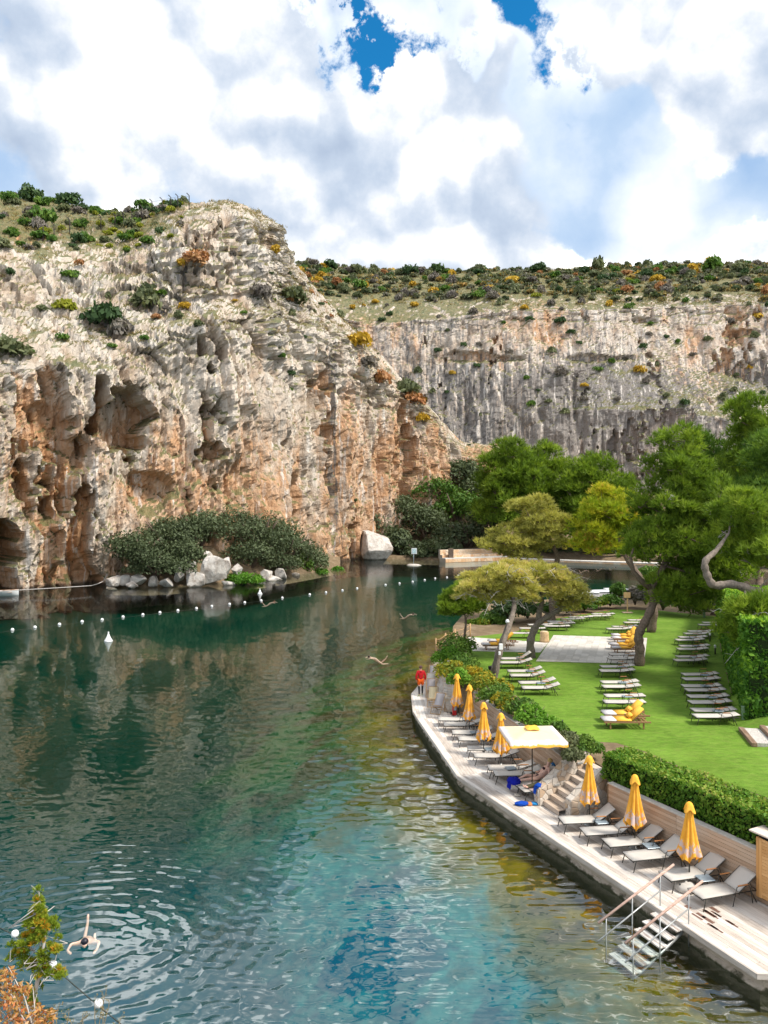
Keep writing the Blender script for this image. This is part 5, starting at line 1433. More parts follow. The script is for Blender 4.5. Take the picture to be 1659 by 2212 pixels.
named = [(228, 705, 2.9, 'dark', 'large dark bush on the ledge left of centre, the darkest on the left cliff'), (316, 660, 2.5, 'olive', 'tall grey-green bush on the ledge right of the darkest bush'), (250, 725, 1.8, 'grey', 'grey twiggy bush hanging below the dark ledge bush'),
         (414, 575, 1.9, 'orange', 'bright rust-orange bush in the notch left of the rock tower'), (640, 650, 2.8, 'olive', 'tall green-grey bush on the slope right of the rock tower'), (572, 645, 2.0, 'grey', 'grey-green bush at the foot of the rock tower'), (600, 545, 1.0, 'gold', 'golden cushion shrub on the shoulder right of the tower'),
         (20, 770, 2.4, 'olive', 'loose green bush at the left edge on the middle ledge'), (155, 600, 1.2, 'green', 'round fresh green bush on the bare rock face'), (145, 665, 1.3, 'lime', 'lime-green bush above the ledge on the left'), (785, 745, 2.6, 'gold', 'large golden shrub on the descending ridge'),
         (800, 790, 2.0, 'grey', 'pale grey shrub on the ridge below the golden shrub'), (835, 830, 2.2, 'orange', 'orange shrub on the descending ridge'), (880, 845, 2.6, 'olive', 'pale green bush on the ridge beside the orange shrubs'), (905, 870, 2.4, 'orange', 'orange-grey shrub low on the ridge'), (918, 905, 1.6, 'gold', 'bright yellow shrub lowest on the ridge'),
         (665, 600, 2.6, 'orange', 'orange shrub at the head of the gully behind the tower'), (690, 605, 1.8, 'gold', 'yellow shrub beside the orange one behind the tower'), (735, 615, 2.6, 'orange', 'broad orange-pink shrub behind the ridge'), (770, 618, 2.6, 'green', 'green bush beside the broad orange-pink shrub'),
         (720, 685, 2.4, 'olive', 'long green bush in the gully behind the ridge'), (612, 770, .8, 'green', 'small ivy clump on the cliff under the tower'), (635, 810, .9, 'dark', 'hanging dark ivy streak on the cliff wall'), (140, 440, 2.2, 'dark', 'dark round bush on the skyline of the left cliff'), (70, 428, 2.4, 'dark', 'wide dark bush on the skyline, far left'), (25, 432, 1.9, 'green', 'green bush on the skyline at the left edge'), (95, 475, 2.0, 'green', 'bright round bush on the grassy cliff top'), (300, 448, 1.6, 'green', 'bush beside the fence on the cliff top')]
for u, v, s, k, l in named:
    p = on_cliff(CB_Q if (u > 655 and v < 690) else CN_Q, u, v); shrub(k, p, s * 1.25, l, None)
# --- dry grass and herbs: nobody could count them
def herb_mass(name, Q, N, cond, n, size, mat, seed, label):
    idx = pick(Q, N, cond, n, seed); P = Q[idx]; r = np.random.RandomState(seed); P = np.repeat(P, 14, 0) + r.normal(size=(len(P) * 14, 3)) * np.array([.45, .45, .12]) * size / .3
    V, F = needle_tufts(P, np.tile([[0, 0, 1.0]], (len(P), 1)), size * 1.6, 2, size * .22, .8, r)
    me = mesh_np(name, V, F, False, mat); tinted(me, r.uniform(0, 1, size=len(P) * 2), 3)
    tag(link(name, me), label, 'grass', None, 'stuff')
L_DRY = leaf_mat('dry_grass_mat', [(0, (.14, .12, .03)), (.35, (.30, .22, .08)), (.7, (.40, .30, .14)), (1, (.14, .16, .04))], .2)
herb_mass('dry_grass', CN_Q, CN_N, lambda u, v, N: ((v < 545) & (u < 400)) | ((v < 760) & (N[:, 2] > .5)), 1700, .26, L_DRY, 31, 'dry yellow grass and herbs on the cliff tops')
herb_mass('hill_grass', CB_Q, CB_N, lambda u, v, N: (v < 660) & (N[:, 2] > .35), 1500, .5, L_DRY, 32, 'low scrub and dry grass carpeting the back hill')

# ------------------------------------------------------------------ shore bushes
def bush(u, v, d, ru, rv, mat, label, n=2600, leaf=.30, tint=.5, group=None, seed=None, name='bush', cat='bush', k=9, base=None, bark=True, grow=1.28):
    c = WD(u, v, d); s = d / FPX * grow; rad = (ru * s, ru * s * .9, rv * s)
    seed = seed if seed is not None else int(u * 7 + v * 3)
    root = empty(name, (c.x, c.y, c.z - rad[2] * .8), 0, label, cat, group)
    me = bush_mesh('foliage', rad, n, leaf, mat, seed % 10007, tint, .4, k); o = link('foliage', me, None, root); o.location = (0, 0, rad[2] * .8)
    if bark:
        o2 = link('branches', twig_mesh('branches', rad, seed, M_BARK), None, root); o2.location = (0, 0, rad[2] * .75)
    return root
lb = [(300, 1195, 111, 60, 48, .42, 'dark mastic bush at the left end of the shore thicket'), (365, 1165, 115, 65, 58, .45, 'dark mastic bush rising behind the left end of the shore thicket'), (340, 1225, 110, 62, 36, .5, 'low dark mastic bush overhanging the white rocks on the left'), (430, 1150, 119, 66, 52, .55, 'mastic bush high in the shore thicket against the cliff'), (500, 1150, 122, 72, 55, .5, 'tallest mastic bush in the middle of the shore thicket'),
      (395, 1205, 113, 45, 42, .48, 'mastic bush just left of the big pale boulder'), (565, 1160, 125, 74, 56, .48, 'mastic bush right of the tallest one in the shore thicket'), (540, 1205, 121, 60, 40, .55, 'mastic bush low behind the bright green mound'), (620, 1190, 130, 62, 50, .52, 'mastic bush toward the right end of the shore thicket'), (600, 1222, 125, 52, 30, .62, 'paler bush above the rocks right of the green mound'), (670, 1215, 136, 42, 36, .75, 'greener bush near the right end of the shore thicket')]
for u, v, d, ru, rv, ti, l in lb: bush(u, v, d, ru, rv, L_MASTIC, l, 4200, .22, ti, 'mastic bushes on the near shore')
bush(655, 1225, 133, 22, 34, L_GREEN, 'bright green climbing bush in the right part of the thicket', 1500, .28, .7); bush(722, 1236, 140, 22, 12, L_BRIGHT, 'low bright green mound of reeds at the right tip of the thicket', 1200, .3, .3)
bush(524, 1254, 114.5, 38, 17, L_BRIGHT, 'bright green mound at the waterline under the thicket', 2600, .22, .25); bush(690, 1238, 135, 22, 12, L_BRIGHT, 'small bright green patch by the water beside the thicket', 900, .26, .3)
rb = [(815, 1145, 176, 45, 48, .5, 'bush leaning on the cliff behind the white boulder'), (865, 1110, 180, 55, 45, .5, 'bush at the foot of the cliff in the right-hand thicket'), (930, 1065, 187, 55, 45, .62, 'green bush high on the talus slope'), (990, 1030, 192, 52, 38, .45, 'dark bush at the very top of the talus thicket'), (1040, 1065, 190, 50, 55, .55, 'bush on the talus beside the tall pines'), (985, 1105, 183, 62, 48, .6, 'wide green bush in the middle of the talus thicket'), (920, 1140, 177, 58, 48, .5, 'bush in the lower middle of the talus thicket'),
      (855, 1180, 170, 38, 42, .45, 'dark bush right beside the white boulder'), (900, 1195, 167, 36, 30, .4, 'dark bush behind the small sign'), (945, 1192, 166, 42, 32, .8, 'rounded yellowish bush hanging over the water'), (1010, 1160, 172, 58, 42, .55, 'bush above the left end of the stone bench'), (1070, 1130, 175, 55, 55, .5, 'bush behind the stone bench under the pines'), (800, 1185, 172, 20, 22, .5, 'small bush left of the white boulder')]
rb += [(1130, 1185, 170, 40, 26, .5, 'dark bush behind the stone terrace, first right of the bench'), (1190, 1188, 170, 42, 24, .45, 'dark bush behind the stone terrace under the olive pine'), (1250, 1190, 169, 42, 24, .55, 'dark bush behind the terrace left of the yellow-green pine'), (1310, 1192, 167, 42, 24, .5, 'dark bush behind the terrace under the yellow-green pine'), (1375, 1196, 165, 42, 24, .45, 'dark bush behind the terrace at the twisted pine'), (1440, 1198, 163, 44, 26, .5, 'dark bush at the right end of the terrace')]
for u, v, d, ru, rv, ti, l in rb: bush(u, v, d, ru, rv, L_MASTIC if ti != .62 and ti != .6 else L_GREEN, l, 2600, .42, ti * .9, 'bushes on the talus by the far shore')

# banks the bushes grow on
def bank_mesh(name, pts, mat, seed, kind='structure'):
    """pts: rows of world points"""
    A = np.array([[tuple(p) for p in r] for r in pts], float); nr, nc = A.shape[:2]
    def up(A, n):
        s = np.linspace(0, len(A) - 1, n); i = np.clip(s.astype(int), 0, len(A) - 2); f = (s - i)[:, None, None]; return A[i] * (1 - f) + A[i + 1] * f
    B = up(A, nr * 12); B = up(B.transpose(1, 0, 2), nc * 14).transpose(1, 0, 2)
    P = B.reshape(-1, 3); P[:, 2] += fbm(P * .25, 4, seed) * 1.1 * np.clip((P[:, 2] + 1) / 2, 0, 1)
    a, b = B.shape[:2]; idx = np.arange(a * b).reshape(a, b); F = np.stack([idx[:-1, :-1].ravel(), idx[1:, :-1].ravel(), idx[1:, 1:].ravel(), idx[:-1, 1:].ravel()], 1)
    tag(link(name, mesh_np(name, P, F, True, mat)), kind=kind)
bank_mesh('shore_bank', [[WD(u, HORIZON + FPX * (CAM_H + 1) / d, d) for u, d in ((225, 108), (330, 107.5), (450, 112), (560, 116), (650, 127), (735, 141))],
                         [WD(u, HORIZON + FPX * (CAM_H - .7) / d, d) for u, d in ((235, 110), (330, 109.5), (450, 115), (560, 120), (650, 131), (735, 144))],
                         [WD(u, HORIZON + FPX * (CAM_H - z) / d, d) for u, d, z in ((240, 112, 1.2), (330, 114, 3.5), (450, 119, 5), (560, 125, 4.5), (650, 136, 3), (735, 149, 1))],
                         [WD(u, HORIZON + FPX * (CAM_H - z) / d, d) for u, d, z in ((240, 116, 1.5), (330, 119, 4), (450, 125, 6), (560, 132, 5), (650, 144, 4), (735, 155, 1))]], M_SOIL, 3)
bank_mesh('talus_slope', [[WD(u, HORIZON + FPX * (CAM_H + 1) / d, d) for u, d in ((770, 165), (880, 163), (960, 161), (1100, 160), (1300, 158), (1500, 150), (1800, 140))],
                          [WD(u, HORIZON + FPX * (CAM_H - .8) / d, d) for u, d in ((770, 167), (880, 165), (960, 163), (1100, 163), (1300, 161), (1500, 153), (1800, 143))],
                          [WD(u, HORIZON + FPX * (CAM_H - z) / d, d) for u, d, z in ((770, 174, 1), (880, 176, 2), (960, 178, 3), (1100, 178, 3), (1300, 178, 3), (1500, 172, 3), (1800, 165, 3))],
                          [WD(u, HORIZON + FPX * (CAM_H - z) / d, d) for u, d, z in ((770, 185, 3), (880, 190, 8), (960, 194, 12), (1100, 200, 10), (1300, 205, 8), (1500, 205, 8), (1800, 200, 8))],
                          [WD(u, HORIZON + FPX * (CAM_H - z) / d, d) for u, d, z in ((770, 205, 8), (880, 215, 18), (960, 220, 22), (1100, 235, 20), (1300, 240, 16), (1500, 240, 16), (1800, 235, 16))]], M_SOIL, 4)
# ------------------------------------------------------------------ boulders
def rock_mat():
    m, t = new_mat('boulder_rock'); P = t.obj(); n = t.noise(P, .8, 6, .65); n2 = t.noise(t.v('MULTIPLY', P, (1, 1, .3)), 1.6, 5, .6)
    c = t.ramp(n, [(.32, (.28, .23, .19)), (.45, (.46, .41, .36)), (.56, (.60, .56, .51)), (.72, (.50, .41, .32))])
    c = t.mix(t.ss(n2, .60, .72), c, (.26, .25, .25)); z = t.sep(t.pos())[2]
    c = t.mix(t.ss(t.m('ADD', z, t.mr(n, .3, .7, -.2, .2)), .1, .45, .85, 0), c, (.05, .045, .03))
    t.out(t.bsdf(c, .9, t.bump(t.noise(P, 2.2, 6, .7), .7, .25), .15)); return m
M_ROCK = rock_mat()
def rock_mesh(name, rad, seed, cuts=16):
    r = random.Random(seed); bm = bmesh.new(); bmesh.ops.create_icosphere(bm, subdivisions=4, radius=1.0)
    pl = []
    for i in range(cuts):
        n = Vector((r.gauss(0, 1), r.gauss(0, 1), r.gauss(0, 1))).normalized(); pl.append((n, r.uniform(.46, .80)))
    pts = np.array([tuple(v.co) for v in bm.verts])
    nz = fbm(pts * 1.5 + seed, 3, seed) * .7 + ridged(pts * 2.6 + seed, 3, seed + 5) * .35
    for v, q in zip(bm.verts, nz):
        c = v.co * (1 + .22 * q)
        for n, d in pl:
            k = c.dot(n)
            if k > d: c = c - n * (k - d) * .97
        c = c * 1.35; v.co = Vector((c.x * rad[0], c.y * rad[1], c.z * rad[2]))
    me = bpy.data.meshes.new(name); bm.to_mesh(me); bm.free(); me.materials.append(M_ROCK); return me
def boulder(u, v, d, ru, rv, label, seed, rz=0, tilt=0, group='pale boulders at the waterline'):
    c = WD(u, v, d); s = d / FPX; o = link('boulder', rock_mesh('boulder', (ru * s, ru * s * .8, rv * s), seed)); o.location = c; o.rotation_euler = (tilt, tilt * .6, rz); return tag(o, label, 'boulder', group)
bl_ = [(464, 1234, 111.5, 25, 27, 'largest pale boulder standing among the waterside rocks', 1), (446, 1209, 113.2, 13, 13, 'grey boulder perched behind the top of the largest boulder', 2), (488, 1222, 113.0, 14, 17, 'boulder leaning on the upper right of the largest one', 3), (472, 1213, 112.4, 12, 6, 'thin slab lying on top of the largest boulder', 4),
       (412, 1228, 111.5, 14, 18, 'grey boulder left of the largest boulder', 5), (422, 1250, 110, 24, 16, 'broad white rock at the waterline left of the largest boulder', 6), (388, 1242, 110.5, 14, 16, 'rock at the waterline below the mastic bush', 7), (300, 1252, 109, 20, 14, 'white rock in the left group at the waterline', 8), (270, 1250, 109, 14, 13, 'square white rock in the left group', 9), (245, 1258, 108.5, 15, 14, 'white rock at the far left of the waterline group', 10), (330, 1256, 109, 14, 12, 'small white rock right of the left group', 11), (285, 1266, 108, 16, 8, 'flat white rock dipping into the water', 12), (360, 1260, 109, 16, 9, 'low white rock at the waterline, mid left', 13),
       (512, 1232, 114, 11, 14, 'pointed white rock right of the largest boulder', 14), (575, 1243, 119, 14, 15, 'dark-streaked rock right of the green mound', 15), (608, 1243, 122, 18, 15, 'pale rock below the paler bush', 16), (590, 1254, 119, 18, 8, 'flat rock at the water right of the green mound', 17), (492, 1262, 112, 14, 8, 'small rock in front of the green mound', 18), (560, 1258, 117, 12, 8, 'small pale rock at the right end of the green mound', 19), (240, 1273, 107.5, 14, 6, 'flat rock at the left end, awash', 20), (635, 1244, 127, 10, 9, 'small rock at the right end of the rocks', 22),
       (804, 1190, 165, 38, 44, 'big white rounded boulder standing in the water before the far bushes', 21)]
for u, v, d, ru, rv, l, sd in bl_: boulder(u, v, d, ru, rv, l, sd, rz=sd * .7, tilt=.15 if sd != 21 else 0)

# ------------------------------------------------------------------ pines
L_PINE = leaf_mat('pine_needles', [(0, (0.069, 0.119, 0.015)), (.45, (0.156, 0.244, 0.025)), (.8, (0.269, 0.356, 0.040)), (1, (0.375, 0.450, 0.062))], .36)
L_PINE_Y = leaf_mat('pine_needles_yellow', [(0, (0.115, 0.184, 0.014)), (.45, (0.287, 0.368, 0.021)), (.8, (0.529, 0.506, 0.034)), (1, (0.690, 0.437, 0.115))], .28)
L_PINE_O = leaf_mat('pine_needles_olive', [(0, (.22, .22, .05)), (.5, (.46, .43, .11)), (.85, (.60, .52, .16)), (1, (.68, .52, .28))], .35)
L_PINE_D = leaf_mat('pine_needles_dark', [(0, (0.047, 0.101, 0.019)), (.5, (0.115, 0.209, 0.030)), (1, (0.243, 0.351, 0.047))], .3)
def pine(name, label, trunk, tr, masses, clumps, mat, seed, tuft=.30, ntuft=60, cr=.8, limb=.07, bark=None, tint=.45, tvar=.4, w=.035, twigs=0, flat=.78, limbs_from=.45, nn=6):
    """trunk: world points, tr: radii; masses: (u, v, d, ru, rv, rd) crown volumes filled with needle clumps"""
    r = np.random.RandomState(seed); rg = random.Random(seed)
    base = Vector(trunk[0]); root = empty(name, base, 0, label, 'tree', 'pine trees'); inv = Matrix.Translation(-base)
    def fin(o): o.parent = root; o.matrix_parent_inverse = inv; return o
    # smooth the trunk polyline
    tp = [Vector(p) for p in trunk]; fine = []; fr = []
    for i in range(len(tp) - 1):
        p0, p1, p2, p3 = tp[max(i - 1, 0)], tp[i], tp[i + 1], tp[min(i + 2, len(tp) - 1)]
        for k in range(6):
            t = k / 6; fine.append(.5 * ((2 * p1) + (p2 - p0) * t + (2 * p0 - 5 * p1 + 4 * p2 - p3) * t * t + (3 * p1 - p0 - 3 * p2 + p3) * t ** 3)); fr.append(tr[i] + (tr[i + 1] - tr[i]) * t)
    fine.append(tp[-1]); fr.append(tr[-1])
    fin(MB().tube(fine, [a * (1 + .12 * math.sin(i * 1.7 + seed)) for i, a in enumerate(fr)], 10).build('trunk', bark or M_BARK))
    tot = sum(m[3] * m[4] for m in masses); CC = []
    for (u, v, d, ru, rv, rd) in masses:
        k = max(3, int(clumps * ru * rv / tot)); c = np.array(WD(u, v, d)); s = d / FPX
        q = rand_dirs(k, r) * (r.uniform(.25, 1.0, size=(k, 1)) ** .45); CC.append(c + q * np.array([ru * s, rd, rv * s]))
    CC = np.vstack(CC); n0 = int(len(fine) * limbs_from)
    lb = MB(); cand = fine[n0:]; used = []
    for c in CC[r.permutation(len(CC))[:max(10, int(len(CC) * .45))]]:
        c = Vector(c); st = min(cand + used, key=lambda p: (p - c).length + (2.0 if p.z > c.z + .5 else 0) + rg.uniform(0, .8)); mid = st.lerp(c, .5) + Vector((0, 0, -.10 * (c - st).length)) + Vector((rg.uniform(-.2, .2), rg.uniform(-.2, .2), 0))
        L = (c - st).length
        rr = min(limb, .012 + limb * L / 4)
        lb.tube([st, mid, c], [rr, rr * .65, rr * .2], 6, cap=False); used += [mid, mid.lerp(c, .5)]
    fin(lb.build('limbs', bark or M_BARK))['kind'] = 'stuff'
    # clumps of tufts, brush-like, pointing outwards and up
    m = len(CC); cs = cr * r.uniform(.65, 1.25, size=m); P = np.repeat(CC, ntuft, 0); dd = rand_dirs(m * ntuft, r)
    dd[:, 2] = np.where(dd[:, 2] < -.25, -dd[:, 2], dd[:, 2])
    P = P + dd * (np.repeat(cs, ntuft) * r.uniform(.45, 1.0, size=m * ntuft))[:, None] * np.array([1, 1, flat])
    out = dd * .8 + np.array([0, 0, .45])
    V, F = needle_tufts(P, out, tuft, nn, w, .75, r); me = mesh_np('crown', V, F, False, mat)
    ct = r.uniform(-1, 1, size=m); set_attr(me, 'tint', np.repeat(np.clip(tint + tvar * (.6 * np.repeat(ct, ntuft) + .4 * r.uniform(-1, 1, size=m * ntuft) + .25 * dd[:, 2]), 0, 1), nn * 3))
    fin(link('crown', me))
    if twigs:
        tb = MB()
        for i in range(twigs):
            c = Vector(CC[r.randint(m)]); a = rg.uniform(0, 6.28); e = Vector((math.cos(a), math.sin(a), rg.uniform(-.5, .5))).normalized(); L = rg.uniform(.6, 1.5)
            p0 = c + e * .3; p1 = p0 + e * L * .5 + Vector((0, 0, .12)); p2 = p0 + e * L + Vector((rg.uniform(-.2, .2), rg.uniform(-.2, .2), -.15)); tb.tube([p0, p1, p2], [.022, .015, .006], 4, cap=False)
            for q in range(3):
                s0 = p0.lerp(p2, .3 + .25 * q); tb.tube([s0, s0 + Vector((rg.uniform(-.4, .4), rg.uniform(-.4, .4), rg.uniform(-.25, .3)))], [.010, .004], 4, cap=False)
        fin(tb.build('bare_twigs', M_TWIG))['kind'] = 'stuff'
    return root
M_TWIG = plain_mat('pale_dead_twig', (.50, .46, .42), .9, .1)
G = LAWN_Z - .05
def gp(u, v): return WP(u, v, G)
# small round pine at the tip
pine('pine_tree', 'small round young pine standing by the path near the lake edge', [gp(1000, 1416), WD(1004, 1370, 50), WD(1006, 1340, 50), WD(998, 1300, 50)], [.11, .09, .07, .03],
     [(985, 1308, 50, 34, 28, 1.2), (1012, 1312, 50, 26, 24, 1.1), (1000, 1282, 50, 26, 22, .9)], 44, L_PINE, 1, .30, 85, .55, .04, None, .50, .35, .030, limbs_from=.6)
cd = MB()
rgc = random.Random(5)
# leaning twin pines with the flat olive crown
crownA = [(1040, 1262, 45, 52, 20, 1.8), (1090, 1240, 45, 60, 24, 2.2), (1112, 1282, 45, 48, 22, 1.6), (1000, 1286, 46, 22, 9, .8), (1060, 1290, 45, 36, 14, 1.2)]
pine('pine_tree', 'leaning pine with cables up its trunk and a flat olive crown over the lawn edge', [gp(1066, 1470), WD(1075, 1420, 42.9), WD(1090, 1375, 43.2), WD(1105, 1335, 43.8), WD(1110, 1300, 44.5), WD(1095, 1270, 45)], [.25, .21, .19, .16, .13, .06],
     crownA, 125, L_PINE_O, 2, .30, 42, .50, .05, M_BARKG, .58, .4, .026, twigs=60, flat=.55, limbs_from=.6)
crownB = [(1150, 1234, 49, 60, 24, 2.4), (1200, 1260, 49, 58, 26, 2.4), (1238, 1288, 49, 34, 24, 1.6), (1165, 1288, 49, 58, 20, 1.8), (1230, 1312, 49, 22, 18, 1.0), (1120, 1262, 49, 44, 20, 1.6)]
pine('pine_tree', 'forked pine with a thick curved trunk at the paving corner and an olive crown', [gp(1148, 1421), WD(1146, 1385, 49), WD(1160, 1350, 49), WD(1185, 1330, 49), WD(1215, 1312, 49), WD(1230, 1290, 49)], [.30, .25, .21, .18, .15, .06],
     crownB, 145, L_PINE_O, 3, .30, 42, .52, .05, M_BARKG, .58, .4, .026, twigs=75, flat=.55, limbs_from=.6)
o = [c for c in bpy.data.objects if c.get('label', '').startswith('forked pine')][0]
b = MB().tube([WD(1163, 1345, 49.1), WD(1165, 1320, 49.3), WD(1172, 1300, 49.4), WD(1168, 1275, 49.4)], [.20, .18, .13, .06], 8).build('stem', M_BARKG); b.parent = o; b.matrix_parent_inverse = Matrix.Translation(-Vector(o.location))
# big twisted pine at the edge of the paving
pine('pine_tree', 'big twisted dark pine rising from the corner of the paving', [gp(1381, 1438), WD(1382, 1400, 46.8), WD(1380, 1370, 46.8), WD(1395, 1340, 46.8), WD(1412, 1300, 47), WD(1408, 1270, 47), WD(1440, 1210, 47), WD(1470, 1130, 47), WD(1490, 1040, 47)], [.33, .28, .27, .25, .23, .21, .17, .12, .05],
     [(1470, 960, 47, 40, 35, 1.6), (1460, 1030, 47, 62, 45, 2.2), (1530, 1080, 47, 62, 50, 2.2), (1430, 1110, 47, 60, 50, 2.4), (1500, 1170, 47, 85, 60, 2.6), (1400, 1180, 47, 45, 40, 2.0), (1450, 1260, 47, 55, 45, 2.0), (1570, 1150, 47, 50, 50, 2.0), (1490, 1290, 47, 60, 35, 2.0), (1560, 1230, 47, 60, 40, 2.0)], 270, L_PINE, 4, .44, 46, .80, .10, None, .42, .45, .034, twigs=26, limbs_from=.55)
o = [c for c in bpy.data.objects if c.get('label', '').startswith('big twisted')][0]
b = MB().tube([WD(1408, 1272, 47), WD(1385, 1255, 47), WD(1368, 1235, 46.8), WD(1362, 1205, 46.6), WD(1370, 1180, 46.5)], [.20, .17, .14, .10, .04], 8).build('limb', M_BARK); b.parent = o; b.matrix_parent_inverse = Matrix.Translation(-Vector(o.location))
# yellow-green pine behind it
pine('pine_tree', 'yellow-green pine behind the twisted pine, brightest crown on the lawn', [gp(1406, 1366), WD(1412, 1320, 59), WD(1400, 1270, 59), WD(1350, 1200, 60), WD(1325, 1130, 61)], [.34, .30, .26, .18, .05],
     [(1315, 1095, 61, 55, 38, 2.2), (1350, 1120, 61, 48, 35, 2.0), (1290, 1140, 61, 45, 40, 2.0), (1330, 1170, 61, 60, 36, 2.2), (1270, 1180, 61, 30, 24, 1.4)], 120, L_PINE_Y, 5, .44, 48, .88, .09, None, .58, .42, .038, limbs_from=.5)
# olive pine on the far lawn edge
pine('pine_tree', 'olive-tinted pine at the far end of the lawn before the bay', [gp(1192, 1345), WD(1194, 1290, 64), WD(1200, 1230, 64), WD(1200, 1190, 64), WD(1150, 1120, 64)], [.30, .27, .24, .20, .05],
     [(1140, 1095, 64, 45, 24, 2.0), (1170, 1130, 64, 55, 28, 2.4), (1120, 1160, 64, 60, 28, 2.4), (1085, 1180, 64, 45, 18, 2.0), (1180, 1170, 64, 60, 26, 2.4), (1135, 1195, 64, 50, 14, 2.0)], 120, L_PINE_O, 6, .42, 46, .8, .09, None, .35, .35, .036, flat=.5, limbs_from=.5)
# tall pines on the far shore
for i, (u, w_, top, d, l) in enumerate([(1100, 75, 955, 162, 'tall pine on the far shore, leftmost of the far stand'), (1180, 80, 965, 166, 'tall pine on the far shore in the middle of the far stand'), (1285, 85, 985, 160, 'tall pine on the far shore, rightmost of the far stand')]):
    pine('pine_tree', l, [WD(u + 30, 1185, d), WD(u + 25, 1140, d), WD(u, 1080, d), WD(u, top + 30, d)], [.7, .6, .45, .1],
         [(u, top + 35, d, w_ * .45, 35, 5), (u - w_ * .35, top + 75, d, w_ * .6, 42, 6), (u + w_ * .4, top + 80, d, w_ * .6, 42, 6), (u, top + 115, d, w_ * .9, 40, 7), (u - w_ * .3, top + 150, d, w_ * .7, 34, 6), (u + w_ * .3, top + 160, d, w_ * .6, 30, 6)], 165, L_PINE_D if i == 5 else L_PINE, 10 + i, 1.25, 46, 2.4, .2, None, .42, .38, .10, limbs_from=.3, nn=5)
# right-hand stand behind the tall hedge
for i, (u, v0, d, w_, top, l) in enumerate([(1640, 1330, 74, 62, 858, 'tallest dark pine at the right edge behind the tall hedge'), (1545, 1330, 80, 60, 950, 'dark pine behind the twisted pine, left of the tallest'), (1700, 1330, 66, 80, 940, 'dark pine cut off by the right edge of the view')]):
    H = 1280 - top
    pine('pine_tree', l, [WP(u, v0, G), WD(u, 1240, d), WD(u - 15, 1130, d), WD(u, top + 40, d)], [.4, .34, .26, .06],
         [(u - 30, top + 35, d, w_ * .55, 40, 2.6), (u + 10, top + H * .22, d, w_, H * .14, 3.4), (u - 25, top + H * .40, d, w_, H * .14, 3.6), (u + 15, top + H * .58, d, w_, H * .14, 3.6), (u - 10, top + H * .75, d, w_, H * .12, 3.4)], 215, L_PINE_D if i != 0 else L_PINE, 20 + i, .62, 46, 1.2, .12, None, .42, .42, .05, limbs_from=.3, nn=5)
# pine with the horizontal snaking trunk entering from the right
pine('pine_tree', 'pine with a pale snaking near-horizontal trunk entering from the right edge', [Vector((25.5, 38.5, G)), WD(1800, 1360, 39.5), WD(1690, 1300, 40), WD(1625, 1275, 40), WD(1580, 1262, 40), WD(1542, 1264, 40), WD(1526, 1238, 40), WD(1524, 1212, 40), WD(1548, 1188, 40.5), WD(1575, 1150, 41)], [.40, .33, .27, .235, .215, .205, .19, .17, .13, .05],
     [(1600, 1110, 42, 50, 50, 2.0), (1650, 1190, 41, 50, 50, 2.0), (1590, 1180, 42, 40, 35, 1.6), (1640, 1330, 37.5, 55, 42, 1.2), (1600, 1365, 37.5, 45, 26, 1.0), (1665, 1390, 37, 40, 26, 1.0)], 150, L_PINE, 30, .42, 46, .72, .08, M_BARKG, .52, .42, .030, twigs=24, limbs_from=.2)
# cables and boxes on the leaning pine
def cable_boxes():
    root = empty('junction_box', WD(1078, 1395, 42.6), 0, 'pale junction boxes and grey cables strapped to the leaning pine trunk', 'junction box'); inv = Matrix.Translation(-Vector(root.location))
    for k in range(3):
        pts = [WD(1062 + k * 2.5, 1466, 42.55), WD(1068 + k * 2.5, 1425, 42.55), WD(1080 + k * 2, 1385, 42.75), WD(1093 + k, 1350, 43.1), WD(1103, 1325, 43.5)]
        o = MB().tube(pts, .014, 5).build('cable', M_FRAME); o.parent = root; o.matrix_parent_inverse = inv
    for (u, v, s) in ((1082, 1397, .34), (1079, 1411, .2)):
        o = MB().box(WD(u, v, 42.5), (s * .6, .12, s), bev=.02).build('box', M_WHITE); o.parent = root; o.matrix_parent_inverse = inv
    o = MB().lathe([(0, 0), (.1, 0), (.12, .08), (.06, .18), (0, .2)], 10, c=WD(1096, 1345, 42.9)).build('camera_lamp', M_WHITE); o.parent = root; o.matrix_parent_inverse = inv
cable_boxes()

